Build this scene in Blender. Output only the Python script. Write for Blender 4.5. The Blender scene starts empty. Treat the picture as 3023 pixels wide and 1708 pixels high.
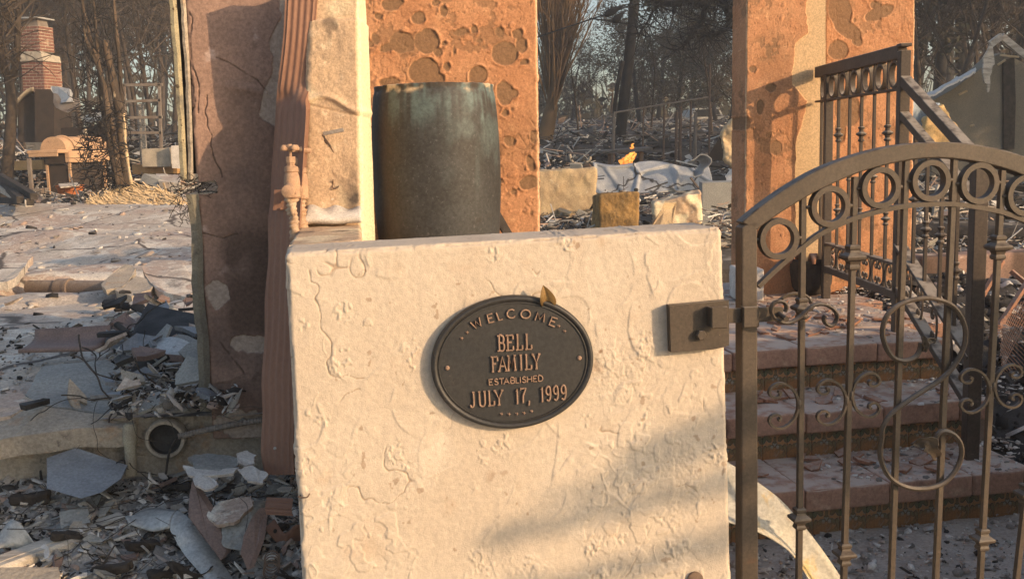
import bpy, bmesh, math, random
import numpy as np
from mathutils import Vector, Matrix
R = math.radians
rnd = random.Random(7)
C = bpy.context.scene.collection
scene = bpy.context.scene

# ------------------------------------------------------------------ camera
FPX, CX, CY, HOR = 3000.0, 1511.5, 854.0, 440.0
CAM = np.array([0.0, 0.0, 1.5])
PITCH = math.atan((CY - HOR) / FPX)
ROLL = 0.028
_f = np.array([0, math.cos(PITCH), -math.sin(PITCH)])
_r0 = np.array([1.0, 0, 0]); _u0 = np.array([0, math.sin(PITCH), math.cos(PITCH)])
_r = math.cos(ROLL) * _r0 - math.sin(ROLL) * _u0
_u = math.sin(ROLL) * _r0 + math.cos(ROLL) * _u0
cd = bpy.data.cameras.new('camera'); cam = bpy.data.objects.new('camera', cd); C.objects.link(cam)
cd.sensor_width = 36.0; cd.lens = 36.0 * FPX / 3023.0; cd.clip_start = 0.05; cd.clip_end = 1000
cam.matrix_world = Matrix(((_r[0], _u[0], -_f[0], CAM[0]), (_r[1], _u[1], -_f[1], CAM[1]), (_r[2], _u[2], -_f[2], CAM[2]), (0, 0, 0, 1)))
scene.camera = cam

# ------------------------------------------------------------------ light
SUN_AZ, SUN_EL = R(60), R(16)          # azimuth measured from straight behind the camera towards its right
SUN = np.array([math.sin(SUN_AZ) * math.cos(SUN_EL), -math.cos(SUN_AZ) * math.cos(SUN_EL), math.sin(SUN_EL)])
world = bpy.data.worlds.new('World'); scene.world = world; world.use_nodes = True
wn = world.node_tree.nodes; wl = world.node_tree.links
bg = wn['Background']; sky = wn.new('ShaderNodeTexSky')
sky.sky_type = 'NISHITA'; sky.sun_disc = False
sky.sun_elevation = SUN_EL; sky.sun_rotation = math.atan2(SUN[0], SUN[1])
sky.air_density = 1.0; sky.dust_density = 2.4; sky.ozone_density = 1.2
wl.new(sky.outputs[0], bg.inputs[0]); bg.inputs[1].default_value = 0.15
sl = bpy.data.lights.new('sun', 'SUN'); sun = bpy.data.objects.new('sun', sl); C.objects.link(sun)
sl.energy = 3.8; sl.angle = R(0.55); sl.color = (1.0, 0.68, 0.40)
sun.rotation_euler = Vector(SUN.tolist()).to_track_quat('Z', 'Y').to_euler()
scene.view_settings.view_transform = 'Standard'; scene.view_settings.look = 'None'
scene.view_settings.exposure = 0.60; scene.view_settings.gamma = 1.0
scene.view_settings.use_curve_mapping = False

# ------------------------------------------------------------------ pixels of the photograph -> rays
def ray(px, py):
    return _f + (px - CX) / FPX * _r + (CY - py) / FPX * _u
def at(px, py, y):                      # the point of that ray at world distance y
    d = ray(px, py); return CAM + d * (y / d[1])
def onz(px, py, z):
    d = ray(px, py); return CAM + d * ((z - CAM[2]) / d[2])
class Frame:                            # a vertical plane: origin, along, up, towards the viewer
    def __init__(s, px, py, y, yaw):
        s.o = at(px, py, y); a = R(yaw)
        s.u = np.array([math.cos(a), math.sin(a), 0]); s.v = np.array([0, 0, 1.0]); s.n = np.array([math.sin(a), -math.cos(a), 0])
    def hit(s, px, py, off=0.0):
        d = ray(px, py); o = s.o + s.n * off
        return CAM + d * (np.dot(o - CAM, s.n) / np.dot(d, s.n))
    def uv(s, px, py, off=0.0):
        p = s.hit(px, py, off) - s.o; return (float(np.dot(p, s.u)), float(p[2]))
    def w(s, u, v, n=0.0): return s.o + s.u * u + s.v * v + s.n * n

# ------------------------------------------------------------------ noise
def _hash(ix, iy, iz, seed):
    n = (ix.astype(np.uint32) * np.uint32(374761393) + iy.astype(np.uint32) * np.uint32(668265263)
         + iz.astype(np.uint32) * np.uint32(2246822519) + np.uint32((seed * 3266489917) & 0xffffffff))
    n = (n ^ (n >> np.uint32(13))) * np.uint32(1274126177)
    n = (n ^ (n >> np.uint32(15))) * np.uint32(2654435761)
    return ((n ^ (n >> np.uint32(16))) & np.uint32(0xffffff)).astype(np.float64) / 16777215.0
def vn(P, seed=0):
    P = np.asarray(P, float); I = np.floor(P).astype(np.int64); f = P - I; f = f * f * (3 - 2 * f)
    o = 0
    for a in (0, 1):
        for b in (0, 1):
            for c in (0, 1):
                w = (f[:, 0] if a else 1 - f[:, 0]) * (f[:, 1] if b else 1 - f[:, 1]) * (f[:, 2] if c else 1 - f[:, 2])
                o = o + w * _hash(I[:, 0] + a, I[:, 1] + b, I[:, 2] + c, seed)
    return o
def fbm(P, octv=4, seed=0, gain=.5):
    P = np.asarray(P, float); a, s, t = 1.0, 0.0, 0.0
    for i in range(octv):
        s = s + a * vn(P * 2.03 ** i + 17.3 * i, seed + i); t += a; a *= gain
    return s / t
def worley(P, seed=0, jit=1.0):
    P = np.asarray(P, float); I = np.floor(P).astype(np.int64); N = len(P)
    f1 = np.full(N, 9.); f2 = np.full(N, 9.); idv = np.zeros(N)
    for a in (-1, 0, 1):
        for b in (-1, 0, 1):
            for c in (-1, 0, 1):
                X, Y, Z = I[:, 0] + a, I[:, 1] + b, I[:, 2] + c
                qx = X + .5 + jit * (_hash(X, Y, Z, seed) - .5); qy = Y + .5 + jit * (_hash(X, Y, Z, seed + 1) - .5); qz = Z + .5 + jit * (_hash(X, Y, Z, seed + 2) - .5)
                d = np.sqrt((P[:, 0] - qx) ** 2 + (P[:, 1] - qy) ** 2 + (P[:, 2] - qz) ** 2)
                m = d < f1; f2 = np.where(m, f1, np.minimum(f2, d)); idv = np.where(m, _hash(X, Y, Z, seed + 3), idv); f1 = np.where(m, d, f1)
    return f1, f2, idv
def sst(a, b, x):
    t = np.clip((x - a) / (b - a), 0, 1); return t * t * (3 - 2 * t)

# ------------------------------------------------------------------ objects
def link(name, me, mat=None, parent=None, loc=None):
    o = bpy.data.objects.new(name, me); C.objects.link(o)
    if mat is not None and len(me.materials) == 0: me.materials.append(mat)
    if parent is not None: o.parent = parent
    if loc is not None: o.location = loc
    return o
def tag(o, label=None, cat=None, group=None, kind=None):
    if label: o['label'] = label
    if cat: o['category'] = cat; kind = kind or 'thing'
    if group: o['group'] = group
    if kind: o['kind'] = kind
    return o
def thing(name, label, cat, group=None, loc=(0, 0, 0), rz=0.0):
    o = bpy.data.objects.new(name, None); C.objects.link(o); o.location = loc; o.rotation_euler = (0, 0, rz)
    o.empty_display_size = .1
    return tag(o, label, cat, group)
def copy_tree(o, parent=None):
    c = o.copy(); C.objects.link(c)
    if parent is not None: c.parent = parent
    for ch in list(o.children): copy_tree(ch, c)
    return c

class MB:
    def __init__(s): s.v = []; s.f = []; s.n = 0; s.tone = []; s.t = 0.5
    def add(s, verts, faces):
        b = s.n; vs = [tuple(map(float, p)) for p in verts]
        s.v += vs; s.n += len(vs); s.f += [tuple(i + b for i in f) for f in faces]; s.tone += [s.t] * len(vs)
    def hexa(s, c):                       # 8 corners: bottom ring 0-3, top ring 4-7
        s.add(c, [(3, 2, 1, 0), (4, 5, 6, 7), (0, 1, 5, 4), (1, 2, 6, 5), (2, 3, 7, 6), (3, 0, 4, 7)])
    def cbox(s, c, ax, ay, az, b=None):   # centre and three half-axis vectors, chamfered edges
        c, ax, ay, az = (np.asarray(q, float) for q in (c, ax, ay, az))
        l = [np.linalg.norm(q) for q in (ax, ay, az)]
        if b is None: b = 0.12 * min(l)
        k = [max(0.0, 1 - b / q) for q in l]; A = (ax, ay, az); vs = []; idx = {}
        for sx in (-1, 1):
            for sy in (-1, 1):
                for sz in (-1, 1):
                    sg = (sx, sy, sz)
                    for m in range(3):
                        p = c + sum(A[j] * sg[j] * (1 if j == m else k[j]) for j in range(3)); idx[(sx, sy, sz, m)] = len(vs); vs.append(p)
        F = []
        for m in range(3):
            o1, o2 = [j for j in range(3) if j != m]
            for sg in (-1, 1):
                q = []
                for (p1, p2) in ((-1, -1), (1, -1), (1, 1), (-1, 1)):
                    t = [0, 0, 0]; t[m] = sg; t[o1] = p1; t[o2] = p2; q.append(idx[(t[0], t[1], t[2], m)])
                F.append(q)
        for m in range(3):
            o1, o2 = [j for j in range(3) if j != m]
            for p1 in (-1, 1):
                for p2 in (-1, 1):
                    t = [0, 0, 0]; t[o1] = p1; t[o2] = p2; q = []
                    for (e, ff) in ((-1, o1), (1, o1), (1, o2), (-1, o2)):
                        t[m] = e; q.append(idx[(t[0], t[1], t[2], ff)])
                    F.append(q)
        for sx in (-1, 1):
            for sy in (-1, 1):
                for sz in (-1, 1): F.append([idx[(sx, sy, sz, m)] for m in range(3)])
        b0 = s.n; s.add(vs, [])
        vv = [np.asarray(p) for p in vs]
        for q in F:
            n = np.cross(vv[q[1]] - vv[q[0]], vv[q[2]] - vv[q[1]]); g = sum(vv[i] for i in q) / len(q) - c
            s.f.append(tuple(i + b0 for i in (q if np.dot(n, g) > 0 else q[::-1])))
    def bar(s, p, q, w, d, side=(0, 0, 1), b=None):   # a square bar from p to q, w across `side`-normal, d along it
        p, q, side = (np.asarray(k, float) for k in (p, q, side)); t = q - p; L = np.linalg.norm(t)
        if L < 1e-6: return
        t = t / L
        a = side - t * np.dot(side, t)
        if np.linalg.norm(a) < 1e-4: a = np.array([1.0, 0, 0]) - t * t[0]
        a /= np.linalg.norm(a); bb = np.cross(t, a)
        s.cbox((p + q) / 2, t * L / 2, a * d / 2, bb * w / 2, b)
    def tube(s, pts, rad, n=8, cap=True, flat=None, up=None):   # flat: (across, along-up) radii multipliers
        P = [np.asarray(p, float) for p in pts]; m = len(P)
        if np.isscalar(rad): rad = [rad] * m
        T = []
        for i in range(m):
            t = P[min(i + 1, m - 1)] - P[max(i - 1, 0)]; l = np.linalg.norm(t); T.append(t / l if l > 1e-9 else np.array([0, 0, 1.0]))
        if up is None:
            a = np.array([0, 0, 1.0]) if abs(T[0][2]) < .9 else np.array([1.0, 0, 0])
        else: a = np.asarray(up, float)
        vs = []; fx, fy = flat if flat else (1, 1)
        for i in range(m):
            if up is not None: a = np.asarray(up, float)
            a = a - T[i] * np.dot(a, T[i]); a = a / max(1e-9, np.linalg.norm(a)); b = np.cross(T[i], a)
            for k in range(n):
                th = 2 * math.pi * (k + .5) / n
                vs.append(P[i] + rad[i] * (math.cos(th) * fx * b + math.sin(th) * fy * a))
        F = []
        for i in range(m - 1):
            for k in range(n):
                k2 = (k + 1) % n; F.append((i * n + k, i * n + k2, (i + 1) * n + k2, (i + 1) * n + k))
        if cap: F.append(tuple(range(n))[::-1]); F.append(tuple(range((m - 1) * n, m * n)))
        s.add(vs, F)
    def lathe(s, prof, n=16, o=(0, 0, 0), ax=None, sq=False, close=False):   # prof: (radius, height)
        o = np.asarray(o, float)
        X, Y, Z = ax if ax else (np.array([1., 0, 0]), np.array([0, 1., 0]), np.array([0, 0, 1.]))
        vs = []
        for (r, z) in prof:
            for k in range(n):
                th = 2 * math.pi * (k + (.5 if sq else 0)) / n; vs.append(o + r * (math.cos(th) * X + math.sin(th) * Y) + z * Z)
        F = []; m = len(prof)
        for i in range(m - 1):
            for k in range(n):
                k2 = (k + 1) % n; F.append((i * n + k, i * n + k2, (i + 1) * n + k2, (i + 1) * n + k))
        F.append(tuple(range(n))[::-1]); F.append(tuple(range((m - 1) * n, m * n)))
        s.add(vs, F)
    def prism(s, poly, vec, taper=1.0):     # poly: 3D outline; extruded by vec
        P = [np.asarray(p, float) for p in poly]; v = np.asarray(vec, float); n = len(P); c = sum(P) / n
        vs = P + [c + (p - c) * taper + v for p in P]
        nn = np.zeros(3)
        for i in range(n): nn += np.cross(P[i] - c, P[(i + 1) % n] - c)
        F = [tuple(range(n))[::-1], tuple(range(n, 2 * n))] + [(i, (i + 1) % n, n + (i + 1) % n, n + i) for i in range(n)]
        if np.dot(nn, v) < 0: F = [f[::-1] for f in F]
        s.add(vs, F)
    def grid(s, A):                          # A[i][j] points
        A = np.asarray(A, float); m, n = A.shape[:2]
        s.add(A.reshape(-1, 3), [(i * n + j, i * n + j + 1, (i + 1) * n + j + 1, (i + 1) * n + j) for i in range(m - 1) for j in range(n - 1)])
    def sheet(s, A, th):                     # a grid with thickness
        A = np.asarray(A, float); m, n = A.shape[:2]
        du = np.gradient(A, axis=0); dv = np.gradient(A, axis=1); N = np.cross(du, dv); N /= np.maximum(1e-9, np.linalg.norm(N, axis=2, keepdims=True))
        B = A - N * th; vs = np.concatenate([A.reshape(-1, 3), B.reshape(-1, 3)]); k = m * n
        F = [(i * n + j, (i + 1) * n + j, (i + 1) * n + j + 1, i * n + j + 1) for i in range(m - 1) for j in range(n - 1)]
        F += [tuple(q + k for q in f[::-1]) for f in F]
        ed = [i * n for i in range(m)][::-1] + [j for j in range(1, n)] + [i * n + n - 1 for i in range(1, m)] + [(m - 1) * n + j for j in range(n - 2, 0, -1)]
        L = len(ed); F += [(ed[i], ed[(i + 1) % L], ed[(i + 1) % L] + k, ed[i] + k) for i in range(L)]
        s.add(vs, F)
    def mesh(s, name, smooth=False, tone=False):
        me = bpy.data.meshes.new(name); me.from_pydata(s.v, [], s.f); me.update()
        if smooth: me.shade_smooth() if smooth is True else me.set_sharp_from_angle(angle=R(smooth))
        if smooth not in (False, True): me.shade_smooth(); me.set_sharp_from_angle(angle=R(smooth))
        if tone:
            a = me.attributes.new('tone', 'FLOAT', 'POINT'); a.data.foreach_set('value', np.asarray(s.tone, np.float32))
        return me
    def build(s, name, mat, parent=None, smooth=False, tone=False):
        return link(name, s.mesh(name, smooth, tone), mat, parent)

def npmesh(name, V, F, attrs=None, smooth=True):     # V (N,3), F (M,4)
    me = bpy.data.meshes.new(name); V = np.asarray(V, np.float32); F = np.asarray(F, np.int32)
    me.vertices.add(len(V)); me.vertices.foreach_set('co', V.ravel())
    me.loops.add(F.size); me.loops.foreach_set('vertex_index', F.ravel())
    me.polygons.add(len(F)); me.polygons.foreach_set('loop_start', np.arange(0, F.size, F.shape[1], dtype=np.int32))
    me.polygons.foreach_set('loop_total', np.full(len(F), F.shape[1], np.int32))
    me.update(calc_edges=True); me.validate()
    for k, a in (attrs or {}).items():
        at_ = me.attributes.new(k, 'FLOAT', 'POINT'); at_.data.foreach_set('value', np.asarray(a, np.float32))
    if smooth: me.shade_smooth()
    return me

def block(corners, n, r=.01, h=None, faces='fbudlr', smooth=True):
    """A solid block. corners: front face tl,tr,br,bl then the same four of the back. n: cells along x (l-r), y (front-back), z (down-up).
    h(P, q, nrm) -> (displacement, attrs)."""
    K = np.asarray(corners, float)
    tl, tr, br, bl, TL, TR, BR, BL = K
    L = np.array([(np.linalg.norm(tr - tl) + np.linalg.norm(br - bl)) / 2, (np.linalg.norm(TL - tl) + np.linalg.norm(BR - br)) / 2, (np.linalg.norm(tl - bl) + np.linalg.norm(tr - br)) / 2])
    r = min(r, .45 * L.min()); ax = []
    for i in range(3):
        e = r / L[i]; ax.append(np.unique(np.concatenate([[0, .12 * e, .45 * e, e], np.linspace(e, 1 - e, n[i] + 1), [1 - e, 1 - .45 * e, 1 - .12 * e, 1]]).round(9)))
    Vs, Fs, base = [], [], 0
    for fc in faces:
        m = {'f': (1, 0), 'b': (1, 1), 'u': (2, 1), 'd': (2, 0), 'l': (0, 0), 'r': (0, 1)}[fc]
        o = [j for j in range(3) if j != m[0]]; g1, g2 = np.meshgrid(ax[o[0]], ax[o[1]], indexing='ij')
        p = np.zeros(g1.shape + (3,)); p[..., o[0]] = g1; p[..., o[1]] = g2; p[..., m[0]] = m[1]
        a, b = g1.shape; idx = np.arange(a * b).reshape(a, b) + base
        q = np.stack([idx[:-1, :-1], idx[1:, :-1], idx[1:, 1:], idx[:-1, 1:]], -1).reshape(-1, 4)
        if (m[1] == 1) != (m[0] != 1): q = q[:, ::-1]
        Vs.append(p.reshape(-1, 3)); Fs.append(q); base += a * b
    P = np.concatenate(Vs); Fq = np.concatenate(Fs)
    _, first, inv = np.unique((P * 1e7).round().astype(np.int64), axis=0, return_index=True, return_inverse=True)
    P = P[first]; Fq = inv.ravel()[Fq]
    q = P * L; c = np.clip(q, r, L - r); d = q - c; dl = np.linalg.norm(d, axis=1, keepdims=True); nr = d / np.maximum(dl, 1e-9); q = c + r * nr
    p = q / L; x, y, z = p[:, :1], p[:, 1:2], p[:, 2:]
    W = ((1 - x) * z * (1 - y) * tl + x * z * (1 - y) * tr + x * (1 - z) * (1 - y) * br + (1 - x) * (1 - z) * (1 - y) * bl
         + (1 - x) * z * y * TL + x * z * y * TR + x * (1 - z) * y * BR + (1 - x) * (1 - z) * y * BL)
    ex = (tr - tl + br - bl); ey = (TL - tl + BR - br); ez = (tl - bl + tr - br)
    nx = np.cross(ey, ez); ny = np.cross(ez, ex); nz = np.cross(ex, ey)
    nx, ny, nz = (k / np.linalg.norm(k) * (1 if np.dot(k, e) > 0 else -1) for k, e in ((nx, ex), (ny, ey), (nz, ez)))
    NW = nr[:, :1] * nx + nr[:, 1:2] * ny + nr[:, 2:] * nz; NW /= np.maximum(1e-9, np.linalg.norm(NW, axis=1, keepdims=True))
    at_ = {}
    if h is not None:
        dsp, at_ = h(W, q, nr); W = W + NW * np.asarray(dsp)[:, None]
    # orient
    e1 = W[Fq[:, 1]] - W[Fq[:, 0]]; e2 = W[Fq[:, 2]] - W[Fq[:, 0]]
    flip = np.sum(np.cross(e1, e2) * (NW[Fq[:, 0]] + NW[Fq[:, 2]]), axis=1) < 0
    Fq = np.where(flip[:, None], Fq[:, ::-1], Fq)
    return npmesh('block', W, Fq, at_, smooth)
def block_obj(name, mat, corners, n, r=.01, h=None, faces='fbudlr', parent=None, smooth=True):
    me = block(corners, n, r, h, faces, smooth); me.name = name
    return link(name, me, mat, parent)
def quadblock(fr, tl, tr, br, bl, back):     # front corners from pixels on a Frame, pushed back
    k = [fr.hit(*q) for q in (tl, tr, br, bl)]; b = -fr.n * back
    return k + [p + b for p in k]

def spline(pts, k=6, closed=False):          # Catmull-Rom through 2D/3D points
    P = [np.asarray(p, float) for p in pts]; n = len(P); out = []
    for i in range(n - 1 + (1 if closed else 0)):
        p0 = P[(i - 1) % n] if closed else P[max(i - 1, 0)]; p1 = P[i % n]; p2 = P[(i + 1) % n]
        p3 = P[(i + 2) % n] if closed else P[min(i + 2, n - 1)]
        for j in range(k):
            t = j / k; out.append(.5 * ((2 * p1) + (p2 - p0) * t + (2 * p0 - 5 * p1 + 4 * p2 - p3) * t * t + (3 * p1 - p0 - 3 * p2 + p3) * t ** 3))
    if not closed: out.append(P[-1])
    return out

# ------------------------------------------------------------------ materials
def M(name, base, var=None, scale=6, rough=.85, spots=(), attrs=(), bump=0, bscale=60, bdetail=6, metal=0, dust=None, cracks=None, tone=None, spec=.3, fine=.25, world_co=False, stretch=None, vor=None):
    m = bpy.data.materials.new(name); m.use_nodes = True; nt = m.node_tree; N, Lk = nt.nodes, nt.links
    bs = N['Principled BSDF']; bs.inputs['Roughness'].default_value = rough; bs.inputs['Metallic'].default_value = metal
    bs.inputs['Specular IOR Level'].default_value = spec
    if world_co:
        g = N.new('ShaderNodeNewGeometry'); co = g.outputs['Position']
    else:
        tc = N.new('ShaderNodeTexCoord'); co = tc.outputs['Object']
    if stretch:
        mp = N.new('ShaderNodeMapping'); mp.inputs['Scale'].default_value = stretch; Lk.new(co, mp.inputs[0]); co = mp.outputs[0]
    def noise(sc, det=5, rg=.55, dist=0.0):
        t = N.new('ShaderNodeTexNoise'); t.inputs['Scale'].default_value = sc; t.inputs['Detail'].default_value = det; t.inputs['Roughness'].default_value = rg; t.inputs['Distortion'].default_value = dist
        Lk.new(co, t.inputs['Vector']); return t.outputs['Fac']
    def ramp(f, a, b):
        r_ = N.new('ShaderNodeMapRange'); r_.inputs['From Min'].default_value = a; r_.inputs['From Max'].default_value = b; r_.interpolation_type = 'SMOOTHSTEP'
        Lk.new(f, r_.inputs['Value']); return r_.outputs['Result']
    def mix(f, a, b, mode='MIX'):
        x = N.new('ShaderNodeMix'); x.data_type = 'RGBA'; x.blend_type = mode
        if isinstance(f, (int, float)): x.inputs[0].default_value = f
        else: Lk.new(f, x.inputs[0])
        for s_, k in ((a, 6), (b, 7)):
            if isinstance(s_, tuple): x.inputs[k].default_value = (*s_[:3], 1)
            else: Lk.new(s_, x.inputs[k])
        return x.outputs[2]
    col = base
    if tone:                                 # list of (pos, colour) driven by the 'tone' attribute
        an = N.new('ShaderNodeAttribute'); an.attribute_name = 'tone'
        cr = N.new('ShaderNodeValToRGB'); cr.color_ramp.interpolation = 'LINEAR'
        el = cr.color_ramp.elements
        while len(el) < len(tone): el.new(.5)
        for e, (p_, c_) in zip(el, tone): e.position = p_; e.color = (*c_, 1)
        Lk.new(an.outputs['Fac'], cr.inputs[0]); col = cr.outputs[0]
    if var is not None: col = mix(ramp(noise(scale), .35, .65), col, var)
    for s_ in spots:                         # (colour, scale, lo, hi)
        col = mix(ramp(noise(s_[1], 6, .6, s_[4] if len(s_) > 4 else 0.0), s_[2], s_[3]), col, s_[0])
    if cracks:                               # (colour, scale, width)
        vx = N.new('ShaderNodeTexVoronoi'); vx.feature = 'DISTANCE_TO_EDGE'; vx.inputs['Scale'].default_value = cracks[1]
        nz = N.new('ShaderNodeTexNoise'); nz.inputs['Scale'].default_value = cracks[1] * 2.2; nz.inputs['Detail'].default_value = 5; Lk.new(co, nz.inputs['Vector'])
        vm = N.new('ShaderNodeMix'); vm.data_type = 'VECTOR'; vm.inputs[0].default_value = .22; Lk.new(co, vm.inputs[4]); Lk.new(nz.outputs['Color'], vm.inputs[5]); Lk.new(vm.outputs[1], vx.inputs['Vector'])
        col = mix(ramp(vx.outputs['Distance'], cracks[2], cracks[2] * .2), col, cracks[0])
    for (nm, c_) in attrs:
        an = N.new('ShaderNodeAttribute'); an.attribute_name = nm; col = mix(an.outputs['Fac'], col, c_)
    if fine:
        f = ramp(noise(max(scale * 14, 80), 4, .7), .25, .75); mr = N.new('ShaderNodeMapRange'); mr.inputs['To Min'].default_value = 1 - fine; mr.inputs['To Max'].default_value = 1 + fine
        Lk.new(f, mr.inputs['Value']); cc = N.new('ShaderNodeCombineColor')
        for i in range(3): Lk.new(mr.outputs[0], cc.inputs[i])
        col = mix(1.0, col, cc.outputs[0], 'MULTIPLY')
    if dust:                                 # (colour, amount): ash lying on what faces up
        g2 = N.new('ShaderNodeNewGeometry'); sx = N.new('ShaderNodeSeparateXYZ'); Lk.new(g2.outputs['Normal'], sx.inputs[0])
        a_ = ramp(sx.outputs[2], .15, .95); ml = N.new('ShaderNodeMath'); ml.operation = 'MULTIPLY'; ml.inputs[1].default_value = dust[1]; Lk.new(a_, ml.inputs[0])
        ml2 = N.new('ShaderNodeMath'); ml2.operation = 'MULTIPLY'; Lk.new(ml.outputs[0], ml2.inputs[0]); Lk.new(ramp(noise(scale * 3), .3, .6), ml2.inputs[1])
        col = mix(ml2.outputs[0], col, dust[0])
    if isinstance(col, tuple): bs.inputs['Base Color'].default_value = (*col, 1)
    else: Lk.new(col, bs.inputs['Base Color'])
    if bump:
        b = N.new('ShaderNodeBump'); b.inputs['Strength'].default_value = 1.0; b.inputs['Distance'].default_value = bump
        Lk.new(noise(bscale, bdetail, .65), b.inputs['Height']); Lk.new(b.outputs[0], bs.inputs['Normal'])
    return m

# ================================================================== materials
ASH = (.50, .46, .41)
m_stucco = M('cream_stucco', (.575, .49, .39), (.545, .455, .355), 3, .9, spots=[((.52, .40, .29), 7, .60, .78), ((.65, .56, .45), 4, .58, .75)], attrs=[('stain', (.30, .20, .13))], bump=.0016, bscale=330, fine=.10)
m_pilaster = M('dirty_plaster', (.56, .40, .26), (.46, .33, .22), 9, .95, spots=[((.66, .52, .36), 22, .55, .7), ((.20, .14, .10), 15, .68, .78)], attrs=[('pale', (.78, .66, .44)), ('soot', (.10, .08, .065))], bump=.002, bscale=220)
m_orange = M('burnt_orange_stucco', (.50, .255, .13), (.43, .205, .10), 7, .9, spots=[((.60, .33, .17), 16, .58, .74), ((.33, .155, .075), 30, .62, .75)], attrs=[('peel', (.235, .135, .072)), ('bare', (.56, .39, .22)), ('edge', (.70, .55, .36))], bump=.0016, bscale=170)
m_pink = M('smoked_pink_stucco', (.33, .215, .165), (.28, .185, .145), 4, .92, spots=[((.17, .12, .10), 2.2, .50, .70), ((.46, .34, .29), 14, .60, .72)], attrs=[('soot', (.12, .08, .062)), ('pale', (.42, .35, .29)), ('hot', (.50, .30, .17))], bump=.0014, bscale=150)
m_edge = M('torn_edge_metal', (.40, .345, .215), (.28, .25, .17), 14, .7, spots=[((.10, .07, .04), 34, .60, .66), ((.17, .155, .12), 9, .55, .7)], bump=.001, bscale=120)
m_oldtrim = M('grey_olive_trim', (.20, .185, .14), (.14, .13, .11), 10, .8, spots=[((.09, .08, .065), 16, .58, .70), ((.30, .27, .2), 22, .64, .74)], bump=.003, bscale=60)
m_copper = M('brown_downspout_paint', (.27, .148, .10), (.25, .136, .093), 4, .6, spots=[((.33, .20, .14), 5, .62, .8)], bump=.0003, bscale=20, stretch=(1, 1, .6), fine=.1)
m_valve = M('scorched_brass', (.47, .30, .19), (.36, .23, .15), 30, .85, spots=[((.16, .10, .07), 60, .62, .72)], bump=.0015, bscale=200)
m_wrap = M('torn_pipe_wrap', (.52, .40, .28), (.38, .24, .15), 18, .95, spots=[((.16, .12, .09), 40, .60, .70)], bump=.003, bscale=90)
m_bronze = M('plaque_bronze', (.032, .032, .032), (.038, .036, .034), 8, .5, metal=.15, spots=[((.13, .105, .08), 25, .66, .8)], bump=.0003, bscale=300, spec=.45)
m_letter = M('raised_letter_bronze', (.36, .235, .165), (.27, .18, .125), 60, .5, metal=.1, spec=.45)
m_gate = M('brown_gate_paint', (.060, .044, .030), (.076, .056, .039), 9, .55, spots=[((.13, .098, .068), 60, .64, .78), ((.25, .20, .15), 140, .71, .80), ((.085, .05, .03), 14, .62, .75)], dust=((.22, .195, .165), .6), bump=.0004, bscale=260, spec=.4)
m_rail = M('dusty_railing_paint', (.070, .052, .039), (.085, .064, .047), 7, .6, spots=[((.18, .14, .10), 45, .64, .78)], dust=((.36, .31, .25), .95), bump=.0004, bscale=200, spec=.35)
m_terra = M('terracotta_tile', (.40, .235, .165), (.33, .195, .14), 5, .85, spots=[((.19, .12, .09), 6, .60, .76), ((.44, .30, .21), 11, .58, .75)], dust=((.52, .44, .37), .95), bump=.0014, bscale=90, world_co=True)
m_grout = M('step_mortar', (.26, .20, .16), (.20, .155, .12), 20, .95, bump=.002, bscale=120)
m_shard = M('broken_roof_tile', (.34, .17, .105), (.27, .15, .10), 14, .9, spots=[((.42, .32, .25), 25, .60, .72), ((.14, .10, .08), 18, .64, .75)], dust=((.45, .39, .33), .5), bump=.001, bscale=150)
m_ash = M('ash_ground', (.34, .325, .30), (.22, .21, .195), 5, .97, spots=[((.42, .39, .35), 16, .58, .70), ((.055, .05, .046), 9, .60, .72)], bump=.008, bscale=40, world_co=True)
m_char = M('black_char_ground', (.030, .029, .029), (.055, .052, .05), 6, .95, spots=[((.22, .21, .20), 28, .68, .75)], bump=.01, bscale=35, world_co=True)
m_floor = M('peeling_floor_slab', (.50, .445, .37), (.44, .335, .27), 1.1, .92, spots=[((.64, .585, .50), 2.6, .52, .58, .8), ((.26, .225, .19), 1.9, .60, .70, 1.0), ((.58, .51, .43), 15, .55, .60), ((.34, .30, .26), 5, .60, .66, .8), ((.11, .10, .09), 11, .63, .68, .5)], bump=.012, bscale=11, world_co=True, cracks=((.12, .10, .085), .9, .018))
m_court = M('dusty_court', (.44, .39, .335), (.35, .305, .26), 3, .95, spots=[((.36, .32, .28), 9, .56, .68), ((.07, .065, .06), 14, .64, .72)], bump=.004, bscale=60, world_co=True)
m_yard = M('burnt_yard_soil', (.105, .085, .066), (.065, .055, .045), .8, .97, spots=[((.30, .265, .22), 2.3, .60, .70), ((.40, .36, .31), 7, .66, .72), ((.03, .028, .026), 1.7, .62, .70)], bump=.03, bscale=7, world_co=True)
m_conc = M('grey_concrete', (.33, .325, .295), (.265, .262, .243), 3, .93, spots=[((.36, .31, .245), 8, .60, .74), ((.12, .112, .10), 14, .66, .76)], bump=.002, bscale=110)
m_concy = M('warm_concrete', (.46, .35, .21), (.38, .28, .17), 5, .93, spots=[((.22, .16, .10), 9, .62, .74), ((.58, .48, .33), 14, .60, .74)], bump=.004, bscale=40)
m_rust = M('rust_ochre_concrete', (.33, .20, .075), (.22, .14, .06), 7, .93, spots=[((.09, .07, .045), 13, .58, .70), ((.46, .34, .19), 22, .62, .74)], bump=.006, bscale=40)
m_found = M('chipped_foundation', (.44, .375, .295), (.34, .30, .245), 6, .95, spots=[((.42, .29, .19), 7, .58, .70), ((.15, .13, .11), 16, .62, .74)], bump=.005, bscale=60)
m_white = M('white_flake', (.68, .64, .58), (.56, .52, .47), 12, .95, spots=[((.26, .23, .2), 22, .64, .75)], bump=.002, bscale=90)
m_glaze = M('blue_grey_glaze', (.24, .255, .27), (.185, .197, .21), 7, .42, spots=[((.30, .29, .27), 30, .66, .75)], spec=.5, bump=.0005, bscale=60)
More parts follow.
